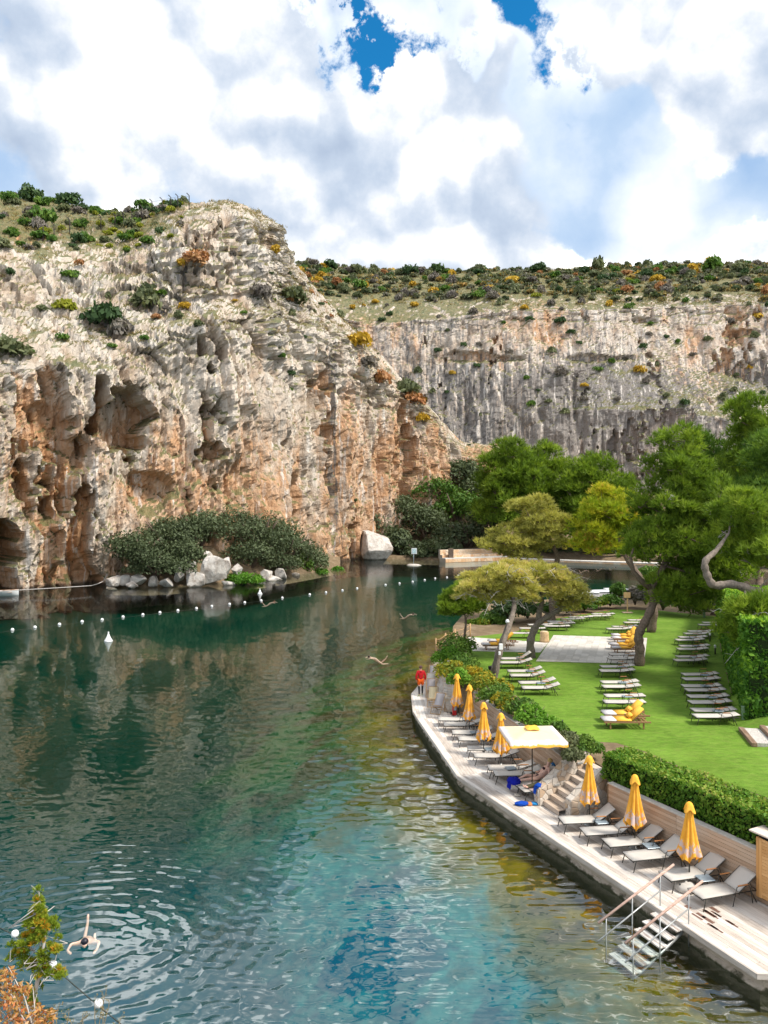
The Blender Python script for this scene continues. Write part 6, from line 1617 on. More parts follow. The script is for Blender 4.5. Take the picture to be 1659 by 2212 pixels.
# ------------------------------------------------------------------ hedges
def hedge(name, label, path, width, h0, h1, z, mat, seed, leaf, dens, tint=.45):
    """path: 2-D points of the front foot line; the hedge stands to its right/inner side"""
    r = np.random.RandomState(seed); root = empty(name, (path[0].x, path[0].y, z), 0, label, 'hedge'); inv = Matrix.Translation(-Vector(root.location))
    C = []; D = []; core = MB(); L = [0]
    for a, b in zip(path[:-1], path[1:]): L.append(L[-1] + (b - a).length)
    for i, (a, b) in enumerate(zip(path[:-1], path[1:])):
        t = (b - a).normalized(); nn = Vector((-t.y, t.x)); nn = nn if nn.x > 0 else -nn; l = (b - a).length
        ha = h0 + (h1 - h0) * L[i] / L[-1]; hb = h0 + (h1 - h0) * L[i + 1] / L[-1]
        ins = .12
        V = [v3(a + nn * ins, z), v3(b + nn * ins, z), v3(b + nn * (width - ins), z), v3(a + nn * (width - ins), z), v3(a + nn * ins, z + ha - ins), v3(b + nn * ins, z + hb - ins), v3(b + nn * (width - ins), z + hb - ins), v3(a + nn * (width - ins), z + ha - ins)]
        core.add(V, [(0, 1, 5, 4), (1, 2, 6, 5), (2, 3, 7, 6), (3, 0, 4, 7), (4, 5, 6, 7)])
        def face(n, fn, nrm):
            q = r.uniform(size=(n, 2)); C.append(np.array([fn(x, y) for x, y in q])); D.append(np.tile([nrm], (n, 1)))
        hm = lambda x: ha + (hb - ha) * x
        face(int(l * (ha + hb) / 2 * dens), lambda x, y: tuple(v3(a + t * (l * x), z + y * hm(x))), (-nn.x, -nn.y, .1))
        face(int(l * (ha + hb) / 2 * dens * .4), lambda x, y: tuple(v3(a + t * (l * x) + nn * width, z + y * hm(x))), (nn.x, nn.y, .1))
        face(int(l * width * dens * 1.15), lambda x, y: tuple(v3(a + t * (l * x) + nn * (width * y), z + hm(x))), (0, 0, 1))
        if i == 0: face(int(width * ha * dens), lambda x, y: tuple(v3(a + nn * (width * x), z + y * ha)), (-t.x, -t.y, .1))
        if i == len(path) - 2: face(int(width * hb * dens), lambda x, y: tuple(v3(b + nn * (width * x), z + y * hb)), (t.x, t.y, .1))
    C = np.vstack(C); D = np.vstack(D)
    nz = fbm(C * 1.1, 3, seed); C = C + D * (nz * .09 - .04 + r.normal(size=len(C)) * .045)[:, None]
    V, F = leaf_quads(C, leaf * r.uniform(.6, 1.3, size=len(C)), D, r, .6, .5); me = mesh_np('leaves', V, F, False, mat)
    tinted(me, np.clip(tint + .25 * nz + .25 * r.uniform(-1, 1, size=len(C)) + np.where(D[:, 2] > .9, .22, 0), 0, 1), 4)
    for o in (link('leaves', me), core.build('dark_core', M_HCORE)): o.parent = root; o.matrix_parent_inverse = inv  # core is a solid block; its dark colour paints the shade inside the hedge
    return root
M_HCORE = plain_mat('hedge_core_shade', (.02, .035, .010), .9, .1)
L_HEDGE = leaf_mat('hedge_leaves', [(0, (.045, .11, .014)), (.5, (.10, .22, .02)), (.8, (.24, .34, .045)), (1, (.40, .38, .10))], .3)
L_TALL = leaf_mat('tall_hedge_leaves', [(0, (0.026, 0.085, 0.013)), (.5, (0.085, 0.208, 0.021)), (.8, (0.260, 0.442, 0.039)), (1, (0.442, 0.546, 0.058))], .3)
hedge('hedge', 'clipped green hedge running along the top of the timber wall', [O2 + E2 * -.45 + N2 * .28, O2 + E2 * 3 + N2 * .28, O2 + E2 * 6.5 + N2 * .28, O2 + E2 * 10 + N2 * .28], 1.35, .95, 1.05, LAWN_Z - .03, L_HEDGE, 3, .062, 420)
th = [WP(1612, 1562, LAWN_Z).xy, WP(1585, 1500, LAWN_Z).xy, WP(1562, 1405, LAWN_Z).xy, WP(1550, 1338, LAWN_Z).xy]
hedge('tall_hedge', 'tall dark green hedge along the right side of the lawn', th, 4.0, 4.6, 3.0, LAWN_Z - .03, L_TALL, 4, .15, 260, .42)
# ------------------------------------------------------------------ planted shrubs round the lawn
gs = [(985, 1400, 26, 24, 'g', 'green bush at the foot of the small round pine'), (962, 1420, 20, 20, 'b', 'green shrub at the very tip of the planting by the boardwalk'), (972, 1450, 22, 22, 'y', 'yellow-flecked shrub above the farthest deck chairs'), (1000, 1440, 24, 22, 'g', 'green shrub behind the deck chairs'), (1018, 1462, 22, 20, 'y', 'yellowing shrub near the first closed parasol'), (995, 1470, 18, 18, 'b', 'low bright shrub over the stone bench wall'), (1045, 1482, 24, 22, 'y', 'yellowing shrub at the start of the timber wall'), (1040, 1462, 16, 14, 'g', 'small green shrub beside the black speaker'),
      (1072, 1505, 24, 22, 'g', 'green shrub above the timber wall by the second parasol'), (1085, 1488, 20, 16, 'y', 'golden-tipped shrub at the foot of the leaning pine'), (1100, 1522, 24, 22, 'y', 'yellowing shrub above the third parasol'), (1128, 1532, 24, 22, 'g', 'green shrub above the fourth parasol'), (1150, 1550, 26, 24, 'b', 'brightest green rounded shrub above the timber wall'), (1178, 1568, 24, 20, 'b', 'bright green shrub next to the brightest one'), (1200, 1580, 18, 16, 'g', 'small green shrub at the lawn edge near the speaker'), (1222, 1600, 20, 18, 'o', 'dull twiggy shrub above the open parasol'), (1245, 1612, 20, 18, 'o', 'dull olive shrub left of the stone stairs'), (1268, 1615, 20, 18, 'g', 'dark green shrub between the stairs and the clipped hedge'), (1235, 1632, 16, 14, 'o', 'dry brown-green shrub beside the top of the stairs')]
MK = {'g': (L_GREEN, .5), 'b': (L_BRIGHT, .5), 'y': (L_YELLOW, .5), 'o': (L_OLIVE, .4), 'd': (L_DARK, .5), 'r': (L_GREYT, .4)}
for u, v, ru, rv, k, l in gs:
    d = FPX * (CAM_H - LAWN_Z - .35) / (v + rv * .3 - HORIZON); bush(u, v, d, ru, rv, MK[k][0], l, 2000, .085, MK[k][1] + .08, 'shrubs between the boardwalk and the lawn', name='shrub', cat='shrub', k=8, grow=1.7)
fs = [(1040, 1350, 28, 18, 'y', 'yellow-green shrub on the shore behind the small pine'), (1068, 1338, 26, 18, 'g', 'green shrub on the far shore side of the path'), (1100, 1318, 32, 34, 'd', 'dark tall bush behind the leaning pine trunk'), (1085, 1348, 24, 14, 'g', 'low green shrub behind the stone path'), (1140, 1320, 30, 22, 'd', 'dark bush behind the forked pine'), (1185, 1318, 28, 20, 'g', 'green bush behind the far lounger row'), (1225, 1312, 26, 16, 'y', 'yellowish bush along the far lounger row'), (1262, 1308, 26, 14, 'g', 'green shrub at the end of the far lounger row'),
      (1290, 1302, 22, 14, 'y', 'yellow-green shrub before the white moored pontoon'), (1318, 1298, 22, 16, 'g', 'green shrub beside the tall leafy bush'), (1336, 1282, 17, 24, 'g', 'tall leafy green bush at the bay edge of the lawn'), (1372, 1288, 22, 26, 'r', 'reddish-brown bush behind the wooden signpost'), (1395, 1290, 18, 24, 'y', 'yellowish bush right of the signpost'), (1432, 1295, 28, 32, 'd', 'dark bush in the shade at the back of the lawn, left part'), (1470, 1298, 30, 32, 'd', 'dark bush in the shade at the back of the lawn, middle part'), (1510, 1302, 30, 32, 'd', 'dark bush in the shade at the back of the lawn, right part'), (1450, 1265, 40, 24, 'd', 'dark evergreen rising behind the back of the lawn'), (1515, 1268, 40, 26, 'd', 'dark evergreen behind the back of the lawn beside the tall hedge'), (1400, 1240, 26, 20, 'g', 'green bush glimpsed behind the yellow-green pine')]
for u, v, ru, rv, k, l in fs:
    d = FPX * (CAM_H - LAWN_Z) / (min(v + rv, 1345) - HORIZON); bush(u, v, d, ru, rv, MK[k][0], l, 1500, .15, MK[k][1], 'bushes at the far edge of the lawn', name='shrub', cat='shrub', k=8)

# ------------------------------------------------------------------ floats on the lake
def make_buoy():
    root = empty('buoy')
    MB().lathe([(0, -.17), (.08, -.155), (.14, -.10), (.17, 0), (.14, .10), (.08, .155), (0, .17)], 14).build('float', M_WHITE, root)
    MB().lathe([(0, .165), (.035, .165), (.035, .19), (0, .19)], 8).build('rope_eye', M_STEEL, root); return root
z8 = lambda x, y: (x * .45574, 1080 + y * .45574)
z6 = lambda x, y: (729 + x * .21159, 972 + y * .21159)
line = [z8(-60, 632)] + [z8(*q) for q in ((59, 614), (166, 602), (282, 588), (389, 575), (484, 566), (583, 553), (677, 542), (758, 532), (843, 522), (931, 512), (1004, 502), (1088, 492), (1160, 484), (1238, 475), (1338, 462), (1468, 446), (1545, 436))] + [z6(*q) for q in ((50, 1428), (200, 1408), (490, 1372), (633, 1357), (767, 1340), (890, 1322), (997, 1306), (1117, 1295), (1232, 1278), (1350, 1263), (1440, 1250))]
def spread_line(pts, key, scale, label, group, nm):
    W = [WP(u, v + 2, 0) for u, v in pts]
    for p in W:
        o = place('buoy', make_buoy, (), (p.x, p.y, .06 * scale), random.Random(p.x).uniform(0, 6), label, 'buoy', group); o.scale = (scale,) * 3
    ps = []
    for a, b in zip(W[:-1], W[1:]):
        for k in range(5): ps.append(a.lerp(b, k / 5) + Vector((0, 0, .012 - .03 * math.sin(math.pi * k / 5))))
    ps.append(W[-1]); return MB().tube(ps, .022 * scale, 4).build(nm, M_ROPE)
M_CABLE = plain_mat('grey_cable', (.26, .25, .24), .7)
M_ROPE = plain_mat('dark_rope', (.05, .055, .045), .8)
tag(spread_line(line, 'far', .95, 'white ball float on the long buoy line across the lake', 'floats of the far buoy line', 'buoy_line'), 'thin dark rope joining the long line of white floats across the lake', 'rope')
z7 = lambda x, y: (x * .1953, 1863.2 + y * .1953)
nl = [z7(-160, 640), z7(165, 810), z7(590, 1160), z7(1088, 1588), z7(1500, 1920)]
W_ = [WP(u, v, 0) for u, v in nl]
for i, l in ((1, 'white ball float beside the top of the foreground juniper'), (2, 'white ball float just right of the foreground juniper'), (3, 'white ball float nearest the bottom edge of the picture')):
    o = place('buoy', make_buoy, (), (W_[i].x, W_[i].y, .05), i * 1.3, l, 'buoy', 'floats of the near rope'); o.scale = (.62,) * 3
tag(MB().tube([W_[0].lerp(W_[1], k / 6) for k in range(6)] + [W_[1].lerp(W_[2], k / 6) for k in range(6)] + [W_[2].lerp(W_[3], k / 6) for k in range(6)] + [W_[3].lerp(W_[4], k / 6) for k in range(7)], .014, 5).build('float_rope', M_ROPE), 'dark rope with floats slanting across the water by the foreground juniper', 'rope')
def cone_buoy(px, label, s):
    p = WP(px[0], px[1] + 5, 0); root = empty('marker_buoy', (p.x, p.y, -.02), 0, label, 'marker buoy', 'cone marker buoys'); root.scale = (s,) * 3
    MB().lathe([(0, -.12), (.30, -.06), (.36, .06), (.33, .14), (.20, .34), (.11, .55), (.05, .72), (0, .75)], 18).build('cone', M_WHITE, root)
    MB().lathe([(0, .73), (.05, .74), (.075, .80), (.05, .86), (0, .87)], 10).build('top_knob', M_WHITE, root)
cone_buoy(z8(514, 660), 'white cone marker buoy alone in front of the far buoy line', 1.0); cone_buoy(z8(1232, 436), 'small white cone marker buoy beyond the far buoy line by the rocks', .9)
def boat():
    p = WP(2, 1286, 0); root = empty('rowing_boat', p, R(8), 'small white boat moored at the cave mouth on the left edge', 'boat')
    V = []; F = []; n = 12
    for i in range(n + 1):
        t = i / n; x = -2.2 + 4.4 * t; w = .75 * (1 - max(0, (t - .55) / .45) ** 2) * (0.9 if t < .05 else 1); h = .55 + .2 * t * t
        V += [(x, -w, h), (x, -w * .75, .0), (x, 0, -.15), (x, w * .75, .0), (x, w, h)]
    F = [(i * 5 + j, (i + 1) * 5 + j, (i + 1) * 5 + j + 1, i * 5 + j + 1) for i in range(n) for j in range(4)] + [(0, 1, 2, 3, 4)]
    MB().add(V, F, True).build('hull', M_WHITE, root)
    MB().box((-.2, 0, .42), (3.4, 1.2, .04)).build('deck_floor', M_STEPW, root)
    for s in (-1, 1): MB().tube([(-2.2, s * .70, .56), (-.2, s * .76, .60), (1.2, s * .55, .68), (2.18, 0, .76)], .035, 6).build('gunwale', M_TEAK, root)
    for x in (-1.2, .2): MB().box((x, 0, .52), (.28, 1.25, .04), bev=.01).build('thwart', M_TEAK, root)
boat()

# ------------------------------------------------------------------ far shore: stone terrace, sign, pontoon
def far_stone():
    m, t = new_mat('far_stonework'); c = t.voro(t.pos(), 1.3, 'F1', 'Color'); k = t.sep(c)[0]
    t.out(t.bsdf(t.ramp(k, [(0, (.64, .36, .18)), (.4, (.80, .58, .38)), (.7, (.72, .44, .24)), (1, (.82, .68, .52))]), .9, None, .1)); return m
M_STONE_F = far_stone()
M_SLAB = plain_mat('pale_slab', (.70, .66, .60), .9, .1)
def far_terrace():
    root = empty('stone_terrace', WD(1025, 1214, 156), 0, 'long pale stone bench terrace at the water on the far shore', 'terrace'); inv = Matrix.Translation(-Vector(root.location))
    fr = [WP(962, 1216, 0), WP(1095, 1211, 0), WP(1250, 1217, 0), WP(1450, 1224, 0)]
    rg = random.Random(3)
    for i, (a, b) in enumerate(zip(fr[:-1], fr[1:])):
        t = (b - a).normalized(); nn = Vector((-t.y, t.x, 0)); L = (b - a).length
        for nm, off, z0, z1, dep, mt in (('quay', 0, -1, .75, 2.4, M_MORTAR), ('slab', -.05, .75, .95, 2.2, M_SLAB), ('seat_wall', 1.3, .95, 1.5, .9, M_MORTAR), ('back_wall', 2.2, .75, 2.5, .6, M_MORTAR)):
            if i > 0 and nm in ('seat_wall', 'back_wall'): continue
            z0, z1 = (z0, z1) if i == 0 else ((z0, .40) if nm == 'quay' else (.40, .55))
            V = [a + nn * off, b + nn * off, b + nn * (off + dep), a + nn * (off + dep)]
            o = MB().prism([(p.x, p.y) for p in V], z0, z1).build(nm, mt); o.parent = root; o.matrix_parent_inverse = inv
            if mt is M_MORTAR:
                z0c = max(z0, .0); oo = stone_facing(None, Vector((*(a + nn * (off - .01)).xy, z0c)), t, (0, 0, 1), [(0, 0), (L, 0), (L, z1 - z0c), (0, z1 - z0c)], .75, rg, M_STONE_F, .05, 'stonework', True, .02); oo.parent = root; oo.matrix_parent_inverse = inv
    o = MB().box(WD(974, 1199, 156), (1.0, 1.2, 2.6), bev=.05).build('gate_post', M_BARK); o.parent = root; o.matrix_parent_inverse = inv
far_terrace()
def far_sign():
    p = WP(893.5, 1221, 0); root = empty('lake_sign', p, 0, 'small pale notice sign on a post at the far waterline', 'sign')
    MB().lathe([(0, -.4), (1.2, -.3), (1.3, 0), (.9, .22), (0, .28)], 9, wob=lambda a, j: 1 + .2 * math.sin(2 * a + j)).build('footing', M_CONC, root)
    MB().tube([(0, 0, .2), (0, 0, 2.3)], .06, 6).build('post', M_TABLE, root)
    MB().box((.1, -.08, 2.75), (1.05, .05, 1.15), bev=.02).build('panel', M_WHITE, root)
    MB().box((.1, -.11, 2.75), (.80, .01, .90)).build('print', plain_mat('sign_print', (.45, .58, .60), .5, .3, 0, 6, .5), root)
far_sign()
def pontoon():
    root = empty('white_pontoon', WP(1285, 1297, 0), R(8), 'low white-topped pontoon moored behind the shrubs at the bay', 'pontoon')
    for i, (x, y, w, l) in enumerate(((-1.2, 0, 2.6, 2.0), (1.6, .8, 2.4, 1.8), (4.0, 2.6, 2.6, 1.6), (-4, -.5, 2.2, 1.8))):
        MB().box((x, y, .55), (w, l, .9), bev=.05).build('side_box', M_CANVAS_G, root); MB().box((x, y, 1.06), (w + .15, l + .15, .10), bev=.03).build('top_panel', M_WHITE, root)
pontoon()
def cliff_rail():
    pts = [WP(-10, 1284, .2), WP(60, 1279, .2), WP(130, 1275, .3), WP(200, 1270, .3), WP(214, 1266, .8)]
    pts = [p + Vector((.5, -1.6, .5)) for p in pts] + [on_cliff(CN_Q, 228, 1258) + Vector((0, -.4, 0)), on_cliff(CN_Q, 238, 1240) + Vector((0, -.4, 0))]
    tag(MB().tube(pts, .05, 6).build('cliff_pipe', M_TWIG), 'pale pipe running along the foot of the left cliff', 'pipe')
cliff_rail()
# ------------------------------------------------------------------ fence on the cliff top
def fence():
    px = [(323, 458), (347, 455), (366, 452), (388, 448), (407, 446), (301, 470), (283, 482), (262, 486), (243, 488), (222, 492), (156, 500), (122, 512), (92, 515)]
    pts = sorted([on_cliff(CN_Q, u, v) for u, v in px], key=lambda p: p.x); root = empty('wire_fence', pts[0], 0, 'rusty wire fence with bent-top posts along the left cliff edge', 'fence'); inv = Matrix.Translation(-Vector(root.location)); mf = plain_mat('rusty_iron', (.05, .04, .035), .8)
    for p in pts:
        o = MB().tube([p + Vector((0, 0, -.4)), p + Vector((0, 0, 2.5)), p + Vector((-.45, 0, 2.95))], .085, 5).build('post', mf); o.parent = root; o.matrix_parent_inverse = inv
    for a, b in zip(pts[:-1], pts[1:]):
        if (b - a).length > 14: continue
        for h in (.9, 1.7, 2.4):
            o = MB().tube([a + Vector((0, 0, h)), b + Vector((0, 0, h))], .018, 3).build('wire', mf); o.parent = root; o.matrix_parent_inverse = inv
fence()

# ------------------------------------------------------------------ people
def skin_mesh(name, J, E, mat, root=0, sub=2):
    names = list(J); idx = {k: i for i, k in enumerate(names)}
    me = bpy.data.meshes.new(name + '_tmp'); me.from_pydata([J[k][0] for k in names], [(idx[a], idx[b]) for a, b in E], []); me.update()
    ob = bpy.data.objects.new(name + '_tmp', me); COL.objects.link(ob)
    ob.modifiers.new('skin', 'SKIN'); sv = me.skin_vertices[0].data
    for k in names:
        r = J[k][1]; sv[idx[k]].radius = (r, r) if not hasattr(r, '__len__') else r; sv[idx[k]].use_root = False
    sv[root].use_root = True
    m = ob.modifiers.new('sub', 'SUBSURF'); m.levels = sub; m.render_levels = sub
    dg = bpy.context.evaluated_depsgraph_get(); dg.update()
    out = bpy.data.meshes.new_from_object(ob.evaluated_get(dg)); out.name = name
    bpy.data.objects.remove(ob); bpy.data.meshes.remove(me)
    out.materials.clear(); out.materials.append(mat); out.polygons.foreach_set('use_smooth', [True] * len(out.polygons)); return out
M_SKIN = plain_mat('skin', (.62, .34, .24), .55, .3, 0, 8, .06); M_SKIN2 = plain_mat('pale_skin', (.74, .46, .36), .55, .3, 0, 8, .06)
BODY_E = [('pelvis', 'waist'), ('waist', 'chest'), ('chest', 'neck'), ('neck', 'jaw'), ('jaw', 'skull'), ('jaw', 'nose')]
for s in 'lr':
    BODY_E += [('chest', 'sh' + s), ('sh' + s, 'el' + s), ('el' + s, 'wr' + s), ('wr' + s, 'pa' + s), ('pelvis', 'hi' + s), ('hi' + s, 'kn' + s), ('kn' + s, 'an' + s), ('an' + s, 'ba' + s), ('ba' + s, 'to' + s)]
    for f in range(5): BODY_E += [('pa' + s, f'f{f}a' + s), (f'f{f}a' + s, f'f{f}b' + s)]
RAD = dict(pelvis=.135, waist=.115, chest=.14, neck=.055, jaw=.075, skull=.092, nose=.018, sh=.06, el=.043, wr=.029, pa=.034, hi=.088, kn=.056, an=.036, ba=.036, to=.022)
def rad(k): return RAD.get(k) or (RAD.get(k[:-1]) if k[:-1] in RAD else .0095)
def person_mesh(pos, mat, name='body'):
    J = {k: (tuple(v), rad(k)) for k, v in pos.items()}
    for s in 'lr':                                          # five unequal fingers bent from the palm, the thumb from its side
        pa, wr = Vector(pos['pa' + s]), Vector(pos['wr' + s]); d = (pa - wr).normalized(); side = d.cross(Vector((0, 0, 1))); side = side.normalized() if side.length > .1 else Vector((1, 0, 0)); dn = d.cross(side)
        for f in range(5):
            if f == 0: a = pa - d * .01 + side * .036; b = a + d * .03 + side * .018
            else:
                o = side * (.026 - .017 * (f - 1)); L = (.036, .04, .037, .03)[f - 1]; a = pa + o + d * (.03 + L * .4); b = a + d * L * .8 + dn * .014
            J[f'f{f}a' + s] = (tuple(a), .0095); J[f'f{f}b' + s] = (tuple(b), .0075)
    return skin_mesh(name, J, BODY_E, mat)
def garment(name, pos, edges, grow, mat, over=None):
    keys = []
    for a, b in edges:
        for k in (a, b):
            if k not in keys: keys.append(k)
    J = {k: (tuple(pos[k]), (over or {}).get(k, rad(k) + grow)) for k in keys}; return skin_mesh(name, J, edges, mat)
def hair_mesh(c, r, axis, mat, name='hair', long=0.0):
    bm = bmesh.new(); bmesh.ops.create_uvsphere(bm, u_segments=16, v_segments=10, radius=r); ax = Vector(axis).normalized()
    for v in bm.verts:
        k = v.co.normalized().dot(ax)
        if k < -.15: v.co = v.co * .80 - ax * long * (-.15 - k)
        v.co += Vector((math.sin(v.co.x * 90), math.cos(v.co.y * 80), math.sin(v.co.z * 85))) * r * .035
    bmesh.ops.translate(bm, verts=bm.verts, vec=c); me = bpy.data.meshes.new(name); bm.to_mesh(me); bm.free(); me.materials.append(mat); me.polygons.foreach_set('use_smooth', [True] * len(me.polygons)); return me
def add(me, root, name): o = link(name, me, None, root); return o
# person in the red jacket walking away along the boardwalk edge
p = WP(*z1(197, 432), DECK_Z)
red = empty('person', p, R(6), 'person in a red hooded jacket, orange shorts and black leggings walking away along the boardwalk', 'person')
S = {'pelvis': (0, 0, .95), 'waist': (0, 0, 1.10), 'chest': (0, .01, 1.30), 'neck': (0, .02, 1.47), 'jaw': (0, .04, 1.55), 'skull': (0, .03, 1.645), 'nose': (0, .13, 1.58),
     'shl': (-.19, .0, 1.40), 'ell': (-.27, -.03, 1.14), 'wrl': (-.25, .04, .92), 'pal': (-.245, .06, .85), 'shr': (.19, .0, 1.40), 'elr': (.27, -.04, 1.14), 'wrr': (.26, .02, .92), 'par': (.255, .04, .85),
     'hil': (-.095, 0, .90), 'knl': (-.11, -.04, .50), 'anl': (-.12, -.16, .10), 'bal': (-.125, -.08, .045), 'tol': (-.13, .03, .035), 'hir': (.095, 0, .90), 'knr': (.10, .08, .50), 'anr': (.10, .05, .09), 'bar': (.105, .13, .04), 'tor': (.11, .24, .03)}
M_RED = plain_mat('red_jacket', (.62, .012, .02), .6, .3, 0, 14, .2); M_ORG = plain_mat('orange_shorts', (.85, .13, .015), .7, .2, 0, 14, .12); M_LEG = plain_mat('black_leggings', (.012, .012, .016), .7, .2)
add(person_mesh(S, M_SKIN), red, 'body')
add(garment('jacket', S, [('pelvis', 'waist'), ('waist', 'chest'), ('chest', 'shl'), ('shl', 'ell'), ('ell', 'wrl'), ('chest', 'shr'), ('shr', 'elr'), ('elr', 'wrr'), ('chest', 'neck')], .028, M_RED, {'pelvis': .165, 'neck': .075}), red, 'jacket')
add(garment('hood', {'a': (-.07, -.08, 1.45), 'b': (0, -.11, 1.43), 'c': (.07, -.08, 1.45)}, [('a', 'b'), ('b', 'c')], 0, M_RED, {'a': .05, 'b': .06, 'c': .05}), red, 'hood')
SH = dict(S); SH['khl'] = (-.11, -.02, .62); SH['khr'] = (.105, .05, .62)
add(garment('shorts', SH, [('pelvis', 'hil'), ('hil', 'khl'), ('pelvis', 'hir'), ('hir', 'khr')], .02, M_ORG, {'khl': .105, 'khr': .105, 'hil': .12, 'hir': .12, 'pelvis': .14}), red, 'shorts')
for s in 'lr':
    add(garment('legging', SH, [('kh' + s, 'kn' + s), ('kn' + s, 'an' + s)], .008, M_LEG, {'kh' + s: .075}), red, 'legging')
    add(garment('shoe', S, [('an' + s, 'ba' + s), ('ba' + s, 'to' + s)], .016, plain_mat('lime_shoe', (.35, .55, .25), .6)), red, 'shoe')
add(hair_mesh(Vector((0, .02, 1.665)), .108, (0, -.5, .8), plain_mat('grey_brown_hair', (.14, .075, .07), .8)), red, 'hair')

# woman lying on the lounger under the open parasol
def recline(root_lounger, name, label, side=0.0):
    r = empty(name, root_lounger.location, root_lounger.rotation_euler.z, label, 'person'); return r
Lw = DECK_LOUNGERS[8]; wom = recline(Lw, 'person', 'blonde woman in a dark bikini lying back on the lounger under the open parasol')
Wm = {'pelvis': (1.10, 0, .475), 'waist': (1.26, 0, .55), 'chest': (1.42, 0, .72), 'neck': (1.53, 0, .90), 'jaw': (1.555, -.01, .98), 'skull': (1.585, 0, 1.06), 'nose': (1.47, -.05, 1.005),
      'shl': (1.48, .17, .80), 'ell': (1.36, .30, .60), 'wrl': (1.18, .20, .60), 'pal': (1.11, .16, .62), 'shr': (1.48, -.17, .80), 'elr': (1.38, -.30, .58), 'wrr': (1.22, -.26, .44), 'par': (1.15, -.25, .42),
      'hil': (1.05, .09, .465), 'knl': (.64, .13, .56), 'anl': (.23, .09, .43), 'bal': (.17, .09, .45), 'tol': (.13, .10, .53), 'hir': (1.05, -.09, .465), 'knr': (.62, -.06, .46), 'anr': (.19, -.02, .42), 'bar': (.13, -.02, .44), 'tor': (.09, -.03, .52)}
M_BIK = plain_mat('dark_bikini', (.05, .025, .03), .7, .2)
add(person_mesh(Wm, M_SKIN2), wom, 'body')
add(garment('bikini_top', {'a': (1.345, .085, .80), 'b': (1.335, 0, .785), 'c': (1.345, -.085, .80)}, [('a', 'b'), ('b', 'c')], 0, M_BIK, {'a': .072, 'b': .05, 'c': .072}), wom, 'bikini_top')
add(garment('bikini_bottom', Wm, [('hil', 'pelvis'), ('pelvis', 'hir')], .006, M_BIK, {'pelvis': .147, 'hil': .10, 'hir': .10}), wom, 'bikini_bottom')
add(hair_mesh(Vector((1.60, 0, 1.075)), .105, (.6, 0, .7), plain_mat('blonde_hair', (.62, .42, .16), .7), long=.06), wom, 'hair')
L2 = DECK_LOUNGERS[9]; man = recline(L2, 'person', 'barefoot person in olive trousers lying on the lounger beside the stone stairs')
M_OLV = plain_mat('olive_trousers', (.11, .10, .055), .8, .15, 0, 12, .2); M_SHIRT = plain_mat('blue_shirt', (.06, .09, .20), .8)
add(person_mesh({k: (v[0], -v[1] * .9, v[2]) for k, v in Wm.items()}, M_SKIN2), man, 'body'); Wn = {k: (v[0], -v[1] * .9, v[2]) for k, v in Wm.items()}
add(garment('trousers', Wn, [('pelvis', 'hil'), ('hil', 'knl'), ('knl', 'anl'), ('pelvis', 'hir'), ('hir', 'knr'), ('knr', 'anr')], .02, M_OLV), man, 'trousers')
add(garment('shirt', Wn, [('pelvis', 'waist'), ('waist', 'chest'), ('chest', 'shl'), ('shl', 'ell'), ('chest', 'shr'), ('shr', 'elr')], .018, M_SHIRT), man, 'shirt')
add(hair_mesh(Vector((1.60, 0, 1.075)), .102, (.6, 0, .7), plain_mat('brown_hair', (.10, .06, .04), .8)), man, 'hair')

# towels and belongings
def cloth(name, pts, nx, ny, mat, seed, amp, label, cat='towel', th=.012):
    """pts: 4 corners; rumpled sheet with thickness"""
    a, b, c, d = [Vector(p) for p in pts]; r = np.random.RandomState(seed); V = []
    for i in range(nx + 1):
        for j in range(ny + 1):
            u, v = i / nx, j / ny; V.append(tuple((a * (1 - u) + b * u) * (1 - v) + (d * (1 - u) + c * u) * v))
    V = np.array(V); V = V + np.stack([fbm(V * 5, 3, seed + k) for k in range(3)], 1) * amp
    n = (nx + 1) * (ny + 1); V2_ = V - np.array([0, 0, th]); F = [(i * (ny + 1) + j, (i + 1) * (ny + 1) + j, (i + 1) * (ny + 1) + j + 1, i * (ny + 1) + j + 1) for i in range(nx) for j in range(ny)]
    o = MB().add([tuple(p) for p in V] + [tuple(p) for p in V2_], F + [tuple(n + q for q in reversed(f)) for f in F], True).build(name, mat); return tag(o, label, cat)
def heap(name, c, rad_, mat, seed, label, cat):
    bm = bmesh.new(); bmesh.ops.create_icosphere(bm, subdivisions=4, radius=1); P = np.array([tuple(v.co) for v in bm.verts]); q = ridged(P * 1.8, 3, seed) * .22 + fbm(P * 3.5, 2, seed + 3) * .12
    for v, k in zip(bm.verts, q): v.co = Vector((v.co.x * rad_[0], v.co.y * rad_[1], max(v.co.z, -.35) * rad_[2])) * (1 + k)
    me = bpy.data.meshes.new(name); bm.to_mesh(me); bm.free(); me.materials.append(mat); me.polygons.foreach_set('use_smooth', [True] * len(me.polygons)); o = link(name, me); o.location = c; return tag(o, label, cat)
def as_part(child, parent):
    for k in ('label', 'category'):
        if k in child: del child[k]
    child.parent = parent; child.matrix_parent_inverse = Matrix.Translation(-Vector(parent.location))
def LW(L, x, y, z): 
    a = L.rotation_euler.z; return Vector(L.location) + Vector((x * math.cos(a) - y * math.sin(a), x * math.sin(a) + y * math.cos(a), z))
M_BLUE = plain_mat('royal_blue_towel', (.012, .018, .28), .95, .05, 0, 30, .25, .3); M_BLUE2 = plain_mat('blue_cloth', (.010, .06, .36), .9, .1, 0, 20, .25, .3); M_PINK = plain_mat('pink_towel', (.72, .55, .53), .95, .05, 0, 40, .06, .2)
tw1 = heap('towel', LW(Lw, .06, .05, .40), (.24, .30, .13), M_BLUE, 5, 'deep blue towel bunched at the feet of the woman in a bikini', 'towel')
